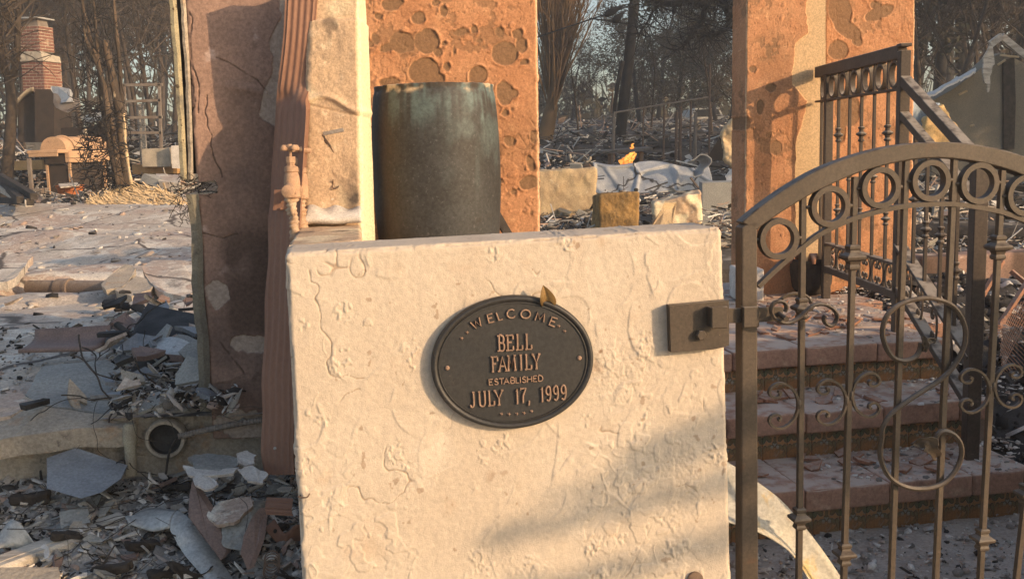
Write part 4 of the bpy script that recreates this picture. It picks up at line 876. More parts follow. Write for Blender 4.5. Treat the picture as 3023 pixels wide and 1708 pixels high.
teal = .85 * sst(.13, .04, dpt + (.5 - stre) * .20) * sst(-.75, .1, rightness) * sst(.40, .56, st2 * .6 + cl_ * .4) * (.45 + .55 * sst(-.9, .3, rightness)) + .5 * sst(.46, .62, cl_ * .7 + st2 * .3) * sst(.50, .12, dpt) * sst(.40, .95, rightness)
crust = sst(.030, .010, dpt + (.5 - fbm(V * 40, 3, 207)) * .06) * sst(.45, .60, fbm(V * 24, 3, 209)) 
rust = np.clip(.7 * sst(.3, -.5, rightness) * sst(.35, .6, cl_) + sst(.022, .004, dpt + (.5 - cl_) * .02) + .8 * sst(.55, .7, st2) * sst(.30, .0, dpt) + .55 * sst(.2, -.6, rightness) * sst(.4, .6, stre), 0, 1)
Vn = V.copy(); bumpy = (.006 * (fbm(V * 60, 3, 213) - .45) * sst(.035, .0, dpt)); Vn[:, 2] += bumpy * 1.2; Vn[:, 0] += np.cos(an) * bumpy; Vn[:, 1] += np.sin(an) * bumpy
m_ = len(allp); ii_ = np.arange(m_ * nA).reshape(m_, nA); F = np.stack([ii_[:-1], np.roll(ii_[:-1], -1, 1), np.roll(ii_[1:], -1, 1), ii_[1:]], -1).reshape(-1, 4)[:, ::-1]
bo = link('body', npmesh('urn', Vn, F, {'teal': np.clip(teal, 0, 1), 'crust': np.clip(crust, 0, 1), 'rust': rust}), m_urn, urn)
mb = MB(); mb.sheet([[at(1462, 600, 3.92), at(1520, 700, 3.90)], [at(1458, 640, 3.90), at(1505, 720, 3.88)]], .012)
tag(mb.build('dark_board', m_charwood), 'narrow dark board leaning against the orange wall right of the urn', 'board')

# ================================================================== downspout
dsr = thing('downspout', 'brown corrugated metal downspout hanging bent between the pink wall stub and the pillar', 'downspout')
path = [(-90, 848, 941, 3.25, .01), (0, 842, 936, 3.26, .01), (110, 836, 928, 3.27, .005), (210, 825, 920, 3.285, .0), (270, 818, 912, 3.30, -.03), (310, 815, 905, 3.315, -.11), (360, 812, 902, 3.31, -.13), (420, 808, 898, 3.30, -.13), (520, 801, 892, 3.29, -.12), (590, 798, 888, 3.285, -.12), (660, 791, 884, 3.27, -.11), (760, 792, 880, 3.255, -.10), (880, 782, 880, 3.24, -.095), (1000, 781, 874, 3.22, -.08), (1120, 772, 868, 3.20, -.07), (1220, 775, 868, 3.18, -.06), (1330, 770, 866, 3.16, -.05), (1400, 782, 868, 3.15, -.05)]
pk = spline([np.array(p_, float) for p_ in path], 6); A = []
for (y, xl_, xr_, dd, tw_) in pk:
    P0, P1 = at(xl_, y, dd), at(xr_, y, dd + tw_); ax = P1 - P0; w = np.linalg.norm(ax); ax = ax / w; nn = np.array([ax[1], -ax[0], 0]); nn /= np.linalg.norm(nn); ring = []
    kink = .010 * math.exp(-((y - 292) / 22) ** 2) + .004 * math.exp(-((y - 900) / 60) ** 2)
    for t in np.linspace(0, 1, 29):
        c = (.0042 * (0.5 - .5 * math.cos(t * 2 * math.pi * 5)) if .08 < t < .92 else 0) * (1 - .7 * math.exp(-((y - 292) / 30) ** 2)); ring.append(P0 + ax * w * t + nn * (c - kink * math.sin(t * 5.5)))
    for t in np.linspace(1, 0, 12): ring.append(P0 + ax * w * t + np.array([0, .06, 0]))
    for s_ in (.05, .02): ring.append(P0 + np.array([0, s_, 0]))
    A.append(ring)
A = np.array(A); mN, nN = A.shape[:2]; vs = A.reshape(-1, 3); F = [(i * nN + j, (i + 1) * nN + j, (i + 1) * nN + (j + 1) % nN, i * nN + (j + 1) % nN) for i in range(mN - 1) for j in range(nN)]
mb = MB(); mb.add(vs, F); dso = mb.build('pipe', m_copper, dsr, 50)
bm = bmesh.new(); bm.from_mesh(dso.data); bmesh.ops.recalc_face_normals(bm, faces=bm.faces); bm.to_mesh(dso.data); bm.free()
mb = MB(); mb.cbox(at(830, 590, 3.205), np.array([.024, 0, 0]), np.array([0, .004, 0]), np.array([.004, 0, .032]), .001)
for y in (596, 616): mb.lathe([(.0045, 0), (.0045, .003), (.001, .005)], 8, at(829, y, 3.198), (np.array([1., 0, 0]), np.array([0, 0, 1.]), np.array([0, -1., 0])))
mb.build('strap', m_copper, dsr)
mb = MB(); mb.lathe([(.005, 0), (.005, .003), (.001, .005)], 8, at(812, 1322, 3.10), (np.array([1., 0, 0]), np.array([0, 0, 1.]), np.array([0, -1., 0]))); mb.build('screw', m_galv, dsr)

# ================================================================== the two hose valves
Z5 = 1282 / 370.0
def z5(x, y): return (780 + x / Z5, 380 + y / Z5)
def valve(dd, ox, oy, label, tee):
    v = thing('hose_valve', label, 'valve', 'scorched hose valves beside the pillar')
    def q(x, y, e=0.0): return at(*z5(x + ox, y + oy), dd + e)
    pxm = dd / FPX / Z5
    mb = MB(); c = q(262, 205); 
    for k in range(4):
        a = math.pi / 4 + k * math.pi / 2; d = np.array([math.cos(a), math.sin(a), .0]); t = c + d * .022
        mb.tube([c, t], .0052, 8); mb.lathe([(.003, -.006), (.0098, -.005), (.0105, .003), (.006, .010), (.002, .012)], 10, t)
    mb.lathe([(.004, -.008), (.011, -.006), (.011, .006), (.006, .014)], 10, c); mb.build('handle', m_valve, v, True)
    mb = MB(); mb.tube([q(266, 215), q(268, 285)], .0045, 8); mb.build('stem', m_valve, v)
    mb = MB(); z0 = q(268, 285); mb.lathe([(46 * pxm, 0), (49 * pxm, -6 * pxm), (48 * pxm, -62 * pxm), (40 * pxm, -68 * pxm), (38 * pxm, -88 * pxm), (50 * pxm, -92 * pxm), (50 * pxm, -112 * pxm)], 8, z0); mb.build('bonnet_nut', m_valve, v)
    mb = MB(); z0 = q(276, 392); mb.lathe([(60 * pxm, 6 * pxm), (70 * pxm, 0), (71 * pxm, -44 * pxm), (62 * pxm, -54 * pxm), (74 * pxm, -84 * pxm), (82 * pxm, -140 * pxm), (80 * pxm, -200 * pxm), (76 * pxm, -250 * pxm), (78 * pxm, -300 * pxm), (66 * pxm, -312 * pxm)], 18, z0)
    b_ = mb.build('body', m_valve, v, 35)
    mb = MB(); mb.tube([q(262, 600, -.02), q(255, 625, -.05), q(250, 640, -.062)], [.016, .015, .016], 12); mb.lathe([(.019, 0), (.0195, .012), (.016, .014)], 12, q(250, 640, -.064), (np.array([1., 0, 0]), np.array([0, 0, 1.]), np.array([0, -1., 0]))); mb.build('spout', m_valve, v, 40)
    mb = MB(); pts = [q(272, 690), q(282, 800), q(300, 920), q(312, 1040), q(318, 1250), q(318, 1600)]; P_ = spline(pts, 10)
    rad = [(58 - 14 * (i / len(P_)) + 7 * math.sin(i * 1.7) + 5 * math.sin(i * .6)) * pxm for i in range(len(P_))]; mb.tube(P_, rad, 14); w_ = mb.build('pipe_wrap', m_wrap, v, True)
    for vert in w_.data.vertices: k = vn(np.array([list(vert.co)]) * 60, 221)[0] - .5; vert.co.x += k * .012; vert.co.y += k * .012
    if tee:
        mb = MB(); mb.tube([q(266, 212), q(380, 212), q(392, 212)], [.0085, .0085, .006], 12); mb.build('handle_bar', m_valve, v, 40)
    return v
valve(3.08, 0, 0, 'front hose valve with four lobed handle, scorched tan, standing on a wrapped pipe', False)
valve(3.20, 84, 12, 'rear hose valve half hidden behind the other one, its handle ending in a short bar', True)

# ================================================================== railing along the landing and down the steps
XR = 1.75
rail = thing('stair_railing', 'dusty brown iron railing with oval ring frieze beside the tiled steps', 'railing', loc=(XR, 4.8, .3))
def rp(y, z, dx=0.0): return np.array([XR + dx, y, z])
def rmesh(name, mb, smooth=False): return under(mb.build(name, m_rail, None, smooth), rail)
X_ = np.array([1., 0, 0])
def yr(px): return XR * FPX / (px - CX)
YP0, YP1, YN = 5.61, 4.555, 3.795
for nm, y, zt_, zb_, w in (('post', YP0, 1.86, .6, .043), ('post', YP1, 1.88, .6, .046), ('newel_post', YN, 1.415, .26, .052)):
    mb = MB(); mb.bar(rp(y, zb_), rp(y, zt_), w, w, X_, .003); rmesh(nm, mb)
mb = MB(); mb.bar(rp(5.80, 1.877), rp(YP1 + .02, 1.877), .060, .043, X_, .003); mb.cbox(rp(YP1, 1.903), X_ * .025, np.array([0, .026, 0]), np.array([0, 0, .007]), .002); rmesh('top_rail', mb)
mb = MB(); mb.bar(rp(5.80, 1.716), rp(YP1, 1.716), .011, .034, X_); rmesh('frieze_rail', mb)
mb = MB(); mb.bar(rp(YP0, .936), rp(YP1, .936), .012, .042, X_); rmesh('bottom_rail', mb)
mb = MB(); mb.bar(rp(YP0, .795), rp(YP1, .795), .036, .04, X_); rmesh('bottom_rail', mb)
def torus_x(mb, c, R_, w, t, sq=1.0, n=28):
    vs = []; pr = [(R_, -t), (R_, t), (R_ - w, t), (R_ - w, -t)]
    for i in range(n):
        a = 2 * math.pi * i / n
        for r_, x_ in pr: vs.append(c + np.array([x_, r_ * math.cos(a) * sq, r_ * math.sin(a)]))
    mb.add(vs, [(i * 4 + j, i * 4 + (j + 1) % 4, ((i + 1) % n) * 4 + (j + 1) % 4, ((i + 1) % n) * 4 + j) for i in range(n) for j in range(4)])
sp = (YP0 - YP1) / 6.0
def rcol(y, z, s=1.0, b=0):
    mb = MB(); mb.lathe([(r_ * s, zz * s) for r_, zz in [(.010, -.040), (.017, -.036), (.017, -.030), (.011, -.022), (.013, -.012), (.027, -.003), (.027, .003), (.013, .012), (.011, .022), (.017, .030), (.017, .036), (.010, .040)]], 8, rp(y, z), None, True); rmesh('collar', mb)
for k in range(-1, 6):
    y = YP0 - sp * (k + .5) if k >= 0 else YP0 + .07
    mb = MB(); torus_x(mb, rp(y, 1.784), .063, .012, .012, .95 if k >= 0 else .7); rmesh('ring', mb, 40)
for k in range(-1, 5):
    y = YP0 - sp * (k + 1) if k >= 0 else YP0 + .12
    mb = MB(); mb.bar(rp(y, .80), rp(y, 1.85), .014, .014, X_, .001); rmesh('bar', mb)
    if k in (0, 2, 4): rcol(y, 1.525, .95); rcol(y, 1.13, .8)
    elif k > 0: rcol(y, 1.32, .8)
    else: rcol(y, 1.27, .9)
    # small scrolls between the two bottom rails
    for s_ in (-1, 1):
        pts = [rp(y + s_ * (.012 + .075 * (1 - x)), .866 + .062 * yy) for x, yy in CS[::-1]] + [rp(y + s_ * (.012 + .075 * (1 - x)), .866 - .062 * yy) for x, yy in CS[1:]]
        if k >= 0: mb = MB(); mb.tube(spline(pts, 2), .006, 4, True, flat=(1.3, .7), up=X_); rmesh('scroll', mb)
sl_ = .468
def sz(z0, y): return z0 - sl_ * (YP1 - y)
for nm, z0, w, d in (('hand_rail', 1.757, .042, .044), ('hand_rail', 1.607, .034, .040), ('bottom_rail', 1.025, .016, .058), ('bottom_rail', .83, .03, .046)):
    mb = MB(); mb.bar(rp(YP1, z0), rp(YN - .01, sz(z0, YN - .01)), w, d, X_, .002); rmesh(nm, mb)
for k, px in enumerate((2705, 2741, 2786, 2833)):
    y = yr(px); mb = MB(); mb.bar(rp(y, sz(1.03, y)), rp(y, sz(1.60, y)), .014, .014, X_, .001); rmesh('bar', mb)
    rcol(y, sz(1.31 - .06 * (k % 2), y), .9)
    pts = [rp(y + (.012 + .06 * (1 - x)), sz(.928, y) + .08 * yy) for x, yy in CS[::-1]] + [rp(y + (.012 + .06 * (1 - x)), sz(.928, y) - .08 * yy) for x, yy in CS[1:]]
    mb = MB(); mb.tube(spline(pts, 2), .006, 4, True, flat=(1.3, .7), up=X_); rmesh('scroll', mb)

# ================================================================== tiled steps
steps = thing('tiled_steps', 'wide terracotta garden steps with painted floral tile risers behind the gate', 'steps', loc=(1.2, 4.2, 0))
SY = R(10); SU = np.array([math.cos(SY), math.sin(SY), 0]); SB = np.array([-math.sin(SY), math.cos(SY), 0]); UP = np.array([0, 0, 1.])
noses = [onz(2550, 1430, .27), onz(2550, 1206, .45), onz(2550, 1015, .63)]
# a printed riser tile: flat pattern as colours per point of a 32 x 26 sheet
tn = 40; tu, tv = np.meshgrid(np.linspace(-1, 1, tn), np.linspace(0, 1, tn), indexing='ij')
def stroke_d(pts):
    P = spline([np.array(p_, float) for p_ in pts], 6); d = np.full(tu.shape, 9.)
    for p_ in P: d = np.minimum(d, np.hypot(tu - p_[0], (tv - p_[1]) * 1.6))
    return d
pat = np.zeros(tu.shape)                                # 0 ochre, .33 teal, .66 green, 1 dark
au = np.abs(tu)
def setp(mask, v): pat[mask] = v
for lf_, w in ((([(-.9, .30), (-.55, .12), (-.2, .25), (-.35, .5), (-.6, .45)]), .10), (([(-.95, .75), (-.7, .92), (-.4, .8)]), .11), (([(-.8, .5), (-.95, .3)]), .10)):
    d = np.minimum(stroke_d(lf_), stroke_d([(-x, y) for x, y in lf_])); setp(d < w + .055, 1.0); setp(d < w, .66)
for pt_ in ((0, .62, .17), (-.22, .50, .13), (.22, .50, .13)):
    d = np.hypot(tu - pt_[0], (tv - pt_[1]) * 1.6); setp(d < pt_[2] + .05, 1.0); setp(d < pt_[2], .33)
d = np.minimum(stroke_d([(-.32, .30), (-.12, .16), (0, .30)]), stroke_d([(.32, .30), (.12, .16), (0, .30)])); setp(d < .115, 1.0); setp(d < .07, .33)
d = stroke_d([(0, .85), (0, .72)]); setp(d < .12, 1.0); setp(d < .07, .66)
m_tile = M('painted_riser_tile', (.34, .17, .06), (.27, .13, .05), 9, .6, attrs=[], fine=.2, spec=.4, bump=.0006, bscale=200, tone=[(0, (.36, .19, .085)), (.26, (.36, .19, .085)), (.30, (.20, .26, .26)), (.5, (.20, .26, .26)), (.56, (.10, .12, .07)), (.8, (.10, .12, .07)), (.9, (.024, .024, .02)), (1, (.024, .024, .02))])
for l in list(m_tile.node_tree.links):
    if l.to_node.type == 'MIX' and l.to_socket.name == 'Factor' and l.from_node.type == 'MAP_RANGE' and False: pass
TW = .104
tvs = [np.array([x * TW * .492, 0, (y - .5) * TW * .985]) for x, y in zip(tu.ravel(), tv.ravel())]
ii_ = np.arange(tn * tn).reshape(tn, tn); tf = np.stack([ii_[:-1, :-1], ii_[1:, :-1], ii_[1:, 1:], ii_[:-1, 1:]], -1).reshape(-1, 4)
edge_ = np.maximum(np.abs(tu), np.abs(tv * 2 - 1)).ravel(); tvv = np.array(tvs); tvv[:, 1] += .004 * sst(.93, 1.0, edge_)
tile_me = npmesh('riser_tile', tvv, tf, {'tone': pat.ravel()}); tile_me.materials.append(m_tile)
tread_me = {}
def tread_tile(w, dpt, v):
    key = (round(w, 3), round(dpt, 3), v)
    if key not in tread_me:
        K = [np.array([x, y, z]) for y in (0, dpt) for x, z in ((0, 0), (w, 0), (w, -.082), (0, -.082))]
        me = block(K, (14, 18, 6), .008, lambda W, q, nr: (.003 * (fbm(W * 11 + v * 9, 4, 231) - .5) - .008 * sst(.68, .8, fbm(W * 22 + v * 5, 3, 233)) * sst(.96, .75, np.abs(nr).max(1)), {}), 'fulrdb'); me.materials.append(m_terra); tread_me[key] = me
    return tread_me[key]
for k, P in enumerate(noses):
    zt_ = P[2]; u0_ = (.25 - P[0]) / SU[0]; u1_ = (1.93 - P[0]) / SU[0]; dpt = .41 if k < 2 else .36
    core = MB(); A0 = P + SU * u0_ + SB * .035; A1 = P + SU * (u1_ - .01) + SB * .035; bk_ = SB * (2.6 - .4 * k)
    lo = np.array([0, 0, 0 if k == 0 else zt_ - .30]); tp = zt_ - .086
    f_ = lambda p_, z: np.array([p_[0], p_[1], z])
    core.hexa([f_(A0, lo[2]), f_(A1, lo[2]), f_(A1 + bk_, lo[2]), f_(A0 + bk_, lo[2]), f_(A0, tp), f_(A1, tp), f_(A1 + bk_, tp), f_(A0 + bk_, tp)])
    under(core.build('step_core', m_grout), steps)
    u = u0_ + (.11 * k) % .33 - .2; j = 0
    while u < u1_ - .05:
        w = min(.33, u1_ - u); o = link('tread_tile', tread_tile(w - .004, dpt, j % 3), None); o.matrix_world = Matrix(((SU[0], SB[0], 0, (P + SU * u)[0]), (SU[1], SB[1], 0, (P + SU * u)[1]), (0, 0, 1, zt_ + rnd.uniform(-.003, .003)), (0, 0, 0, 1))) @ Matrix.Rotation(rnd.uniform(-.006, .006), 4, 'Z')
        o.parent = steps; o.matrix_parent_inverse = Matrix.Translation(-steps.location); u += .33; j += 1
    ztile = zt_ - .085 - TW * .49
    u = u0_
    while u < u1_ - .06:
        c = P + SU * (u + TW / 2) + SB * .030; o = link('riser_tile', tile_me); o.matrix_world = Matrix(((SU[0], SB[0], 0, c[0]), (SU[1], SB[1], 0, c[1]), (0, 0, 1, ztile), (0, 0, 0, 1))); o.parent = steps; o.matrix_parent_inverse = Matrix.Translation(-steps.location); u += TW
# landing paving
P = noses[2]; 
for r_ in range(5):
    u = (.25 - P[0]) / SU[0] - .16 * (r_ % 2); j = r_
    while u < (1.9 - P[0]) / SU[0]:
        o = link('paving_tile', tread_tile(.321, .33, j % 3), None); q_ = P + SU * u + SB * (.37 + .34 * r_)
        o.matrix_world = Matrix(((SU[0], SB[0], 0, q_[0]), (SU[1], SB[1], 0, q_[1]), (0, 0, 1, .63 + rnd.uniform(-.004, .003)), (0, 0, 0, 1))); o.parent = steps; o.matrix_parent_inverse = Matrix.Translation(-steps.location); u += .33; j += 1

# ================================================================== rubble
def rub_pt(px, py, lift=0.0):
    d = ray(px, py); y = 2.9
    for _ in range(9):
        p = CAM + d * (y / d[1]); z = float(rub_h(p[:1], p[1:2])[0]) + lift
        y = y + (p[2] - z) * 1.2; y = min(max(y, 2.0), 3.45)
    return CAM + d * (y / d[1])
def jag(P, amp, k=3, seed=0):
    P = [np.asarray(p, float) for p in P]; out = []; r_ = random.Random(seed)
    for i in range(len(P)):
        a, b = P[i], P[(i + 1) % len(P)]
        for j in range(k): out.append(a + (b - a) * (j / k) + (np.array([r_.uniform(-1, 1), r_.uniform(-1, 1), r_.uniform(-1, 1) * .4]) * amp if j else 0))
    return out
def piece(name, label, cat, pts, mat, vec=(0, 0, -.04), amp=.004, group=None, k=3, kind=None):
    P = jag([at(*p_) for p_ in pts], amp, k, len(pts) + int(pts[0][0])); mb = MB(); mb.prism(P, vec, .97)
    o = mb.build(name, mat); tag(o, label, cat, group); return o
def shard_mb(size, th, r_, n=6, curl=0.0):
    """a thin irregular flake lying in its own xy-plane, with one inner ring so that it can curl"""
    mb = MB(); ang = sorted(r_.uniform(0, 2 * math.pi) for _ in range(n)); rad = [size * r_.uniform(.55, 1.0) for _ in range(n)]; el = r_.uniform(.5, 1)
    top = [np.array([math.cos(a) * q, math.sin(a) * q * el, 0]) for a, q in zip(ang, rad)]
    for p in top: p[2] = curl * (p[0] ** 2) / max(size, 1e-6) + r_.uniform(-.05, .05) * size
    c = np.zeros(3); vs = top + [p * .96 - np.array([0, 0, th]) for p in top] + [c, c - [0, 0, th]]
    F = [(i, (i + 1) % n, 2 * n) for i in range(n)] + [(n + (i + 1) % n, n + i, 2 * n + 1) for i in range(n)] + [(i, n + i, n + (i + 1) % n, (i + 1) % n) for i in range(n)]
    mb.add(vs, F); return mb
def rot_to(n, spin):
    n = Vector(n).normalized(); return n.to_track_quat('Z', 'Y').to_matrix().to_4x4() @ Matrix.Rotation(spin, 4, 'Z')
def place(o, p, n=(0, 0, 1), spin=0.0, s=1.0):
    o.matrix_world = Matrix.Translation(Vector(tuple(map(float, p)))) @ rot_to(n, spin) @ Matrix.Scale(s, 4); return o
def chips(name, label, N, sample, smin, smax, tones, seed, mat=None, thick=.35, tilt=.5, stick=.1):
    """uncountable small debris: one object"""
    r_ = random.Random(seed); V = []; F = []; T = []; b = 0
    PS = sample(r_, N) if getattr(sample, 'many', False) else None
    for q_ in range(N):
        p = PS[q_] if PS is not None else sample(r_); s = smin * (smax / smin) ** (r_.random() ** 2.2); t = r_.choice(tones) + r_.uniform(-.06, .06); n = 5
        ax = np.array([r_.gauss(0, 1), r_.gauss(0, 1), 0]); ax /= np.linalg.norm(ax) + 1e-9; nn = np.array([r_.gauss(0, tilt), r_.gauss(0, tilt), 1.0]); nn /= np.linalg.norm(nn)
        e1 = ax - nn * np.dot(ax, nn); e1 /= np.linalg.norm(e1); e2 = np.cross(nn, e1); asp = r_.uniform(.12, .25) if r_.random() < stick else r_.uniform(.5, 1)
        if asp < .3: s *= 2.2
        h = s * r_.uniform(.3, 1) * thick * (1 if asp > .3 else .4); a0 = r_.uniform(0, 6.28); c = np.asarray(p) + nn * h * .6
        ring = [(math.cos(a0 + k * 2 * math.pi / n + r_.uniform(-.4, .4)) * s * r_.uniform(.6, 1), math.sin(a0 + k * 2 * math.pi / n) * s * asp * r_.uniform(.6, 1)) for k in range(n)]
        V += [c + e1 * x + e2 * y + nn * h for x, y in ring] + [c + e1 * x * 1.1 + e2 * y * 1.1 - nn * h for x, y in ring]
        F += [(b, b + 1, b + 2), (b, b + 2, b + 3), (b, b + 3, b + 4)]
        for k in range(n):
            k2 = (k + 1) % n; F += [(b + k, b + n + k, b + n + k2), (b + k, b + n + k2, b + k2)]
        T += [min(1, max(0, t))] * (2 * n); b += 2 * n
    me = npmesh(name, np.array(V), np.array(F), {'tone': np.array(T)}, False); o = link(name, me, mat or m_rubble); tag(o, kind='stuff'); 
    if label: o['label'] = label
    return o
def on_fn(x0, x1, y0, y1, fn, bias=1.0):
    def s(r_, N):
        x = np.array([r_.uniform(x0, x1) for _ in range(N)]); y = y0 + (y1 - y0) * np.array([r_.random() for _ in range(N)]) ** bias
        return np.stack([x, y, fn(x, y)], 1)
    s.many = True
    return s
TG = [.03, .05, .1, .12, .3, .34, .5, .5, .52, .55, .62, .70, .74, .85, .9]
chips('rubble', 'grey ash and plaster crumbs left of the cream wall', 11000, on_fn(-2.3, -.42, 2.35, 3.42, rub_h), .004, .026, TG, 301, stick=.24, thick=.16, tilt=.75)
chips('rubble', 'coarse broken plaster and stucco bits left of the cream wall', 900, on_fn(-2.3, -.45, 2.4, 3.40, rub_h), .018, .05, [.06, .12, .3, .5, .5, .58, .62, .70, .84], 302, thick=.12, tilt=.7, stick=.3)
flr = lambda x, y: yard_h(x, y)
chips('debris', 'fine debris strewn over the floor slab', 2600, on_fn(-3.2, -.95, 3.5, 5.4, flr, 1.6), .005, .03, TG, 303, stick=.2)
chips('debris', 'small chips lying on the sunlit floor slab', 1500, on_fn(-8, -1.2, 5.2, 19, flr, 1.2), .012, .07, [.1, .3, .5, .6, .72, .8], 304, stick=.2, tilt=.25)
chips('gravel', 'white flakes and black char on the forecourt', 2600, on_fn(.55, 2.2, 2.9, 3.85, lambda x, y: .09 + 0 * x), .004, .022, [.08, .34, .3, .5, .5, .62, .72, .85, .9], 305)
chips('char', 'black charcoal lumps right of the steps', 5000, on_fn(1.98, 4.2, 3.5, 7.0, lambda x, y: .05 + .55 * sst(3.6, 6.0, y) + (fbm(np.stack([x, y, 0 * x], 1) * 2.2, 4, 41) - .5) * .22 + (fbm(np.stack([x, y, 0 * x], 1) * 11, 4, 43) - .5) * .09), .01, .06, [.02, .03, .05, .05, .08, .1, .14, .5, .84], 306, stick=.25, tilt=.8)
def on_steps(r_):
    k = r_.choice([0, 0, 1, 1, 2, 2, 2]); P = noses[k]; u = r_.uniform(-.1, .85); b = r_.uniform(.0, .40) if k < 2 else r_.uniform(0, 1.6)
    if k < 2: b = .40 * (1 - r_.random() ** 2)
    q = P + SU * u + SB * b; return (q[0], q[1], P[2] + .001)
chips('chips', 'small white and brown chips lying on the steps', 2800, on_steps, .003, .020, [.3, .34, .5, .62, .64, .8, .9, .95], 307, thick=.2, tilt=.15)
# broken roof tile pieces on the steps, each its own
sh_lib = []
for k in range(6):
    r_ = random.Random(500 + k); sh_lib.append(shard_mb(.06, .011, r_, 6, .10 * (k % 3)).mesh('roof_tile_shard')); sh_lib[-1].materials.append(m_shard)
spots = [(2290, 955, .63), (2340, 930, .63), (2400, 985, .63), (2455, 975, .63), (2320, 1000, .63), (2480, 940, .63), (2610, 990, .63), (2260, 985, .63), (2370, 950, .63), (2520, 965, .63), (2420, 940, .63), (2330, 1170, .45), (2270, 1180, .45), (2470, 1160, .45), (2230, 1170, .45), (2530, 1345, .27), (2620, 1360, .27), (2720, 1365, .27), (2790, 1352, .27), (2655, 1385, .27), (2250, 1410, .27), (2560, 1365, .27)] + [(rnd.uniform(2200, 2680), rnd.uniform(905, 1005), .63) for _ in range(22)] + [(rnd.uniform(2200, 2800), rnd.uniform(1145, 1190), .45) for _ in range(7)] + [(rnd.uniform(2260, 2850), rnd.uniform(1340, 1400), .27) for _ in range(7)]
for i, (x, y, z) in enumerate(spots):
    o = link('roof_tile_shard', sh_lib[i % 6]); place(o, onz(x, y, z) + [0, 0, .014], (rnd.uniform(-.25, .25), rnd.uniform(-.35, .1), 1), rnd.uniform(0, 6), rnd.uniform(.55, 1.25))
    where = 'top landing' if z > .6 else ('middle step' if z > .4 else 'lowest step')
    bz_ = 'behind the gate post' if x < 2300 else ('between the first two gate bars' if x < 2430 else ('under the scrolls of the second gate bar' if x < 2560 else 'behind the long S scroll'))
    fz_ = ('near its front edge' if y > 965 else 'towards the back') if z > .6 else 'on its tread'
    tag(o, f'terracotta shard on the {where} {bz_}', 'tile shard', f'terracotta shards on the {where} {bz_}')
# flakes of plaster over the left rubble, each its own
fl_lib = []
for k in range(8):
    r_ = random.Random(600 + k); fl_lib.append(shard_mb(.05, .006 + .004 * (k % 3), r_, 7, .12 * (k % 2)).mesh('plaster_flake'))
for k, me in enumerate(fl_lib): me.materials.append([m_white, m_conc, m_white, m_found, m_white, m_brownceram, m_conc, m_found][k])
marks = [((250, 1400), 'the blue grey plate shard'), ((160, 1600), 'the weathered board'), ((430, 1520), 'the bent flashing'), ((610, 1530), 'the tall pottery shard'), ((740, 1600), 'the dark curved shard'), ((720, 1380), 'the lower end of the downspout'), ((490, 1380), 'the clay pipe opening'), ((280, 1690), 'the pink stucco chunk'), ((560, 1680), 'the end of the flashing strip'), ((820, 1690), 'the coil spring'), ((830, 1480), 'the downspout fragment'), ((60, 1500), 'the left border of the rubble'), ((690, 1500), 'the grey mortar lump')]
def near(px, py): return min(marks, key=lambda k: math.hypot(k[0][0] - px, k[0][1] - py))[1]
kinds = ['white plaster flake', 'grey mortar flake', 'white plaster flake', 'tan stucco flake', 'white plaster flake', 'brown pottery flake', 'grey mortar flake', 'tan stucco flake']
cnt = 0
for i in range(150):
    px = rnd.uniform(0, 880); py = rnd.uniform(1385, 1712)
    if px < 400 and py < 1480: continue
    k = rnd.randrange(8) if px < 500 else rnd.choice([0, 2, 4, 0, 2, 1, 3, 5, 7, 6])
    o = link('plaster_flake', fl_lib[k]); place(o, rub_pt(px, py, .018), (rnd.gauss(0, .45), rnd.gauss(-.25, .4), 1), rnd.uniform(0, 6), rnd.uniform(.3, 1.0) ** 1.2)
    tag(o, f'{kinds[k]} in the rubble close to {near(px, py)}', 'flake', f'{kinds[k]}s in the rubble close to {near(px, py)}')
for (px, py, s, k) in [(630, 1362, 1.5, 1), (650, 1380, 1.55, 0), (610, 1385, 1.1, 2), (728, 1350, .75, 0), (745, 1395, 1.1, 2), (610, 1420, .9, 4), (540, 1470, .7, 2), (700, 1480, 1.0, 0), (760, 1440, .8, 3), (840, 1440, .7, 4), (690, 1500, 1.2, 7), (660, 1250, .8, 0), (700, 1240, .9, 6)]:
    o = link('plaster_flake', fl_lib[k]); place(o, rub_pt(px, py, .03), (rnd.gauss(0, .2), rnd.gauss(-.25, .15), 1), rnd.uniform(0, 6), s); tag(o, f'{kinds[k]} in the rubble close to {near(px, py)}', 'flake', f'{kinds[k]}s in the rubble close to {near(px, py)}')
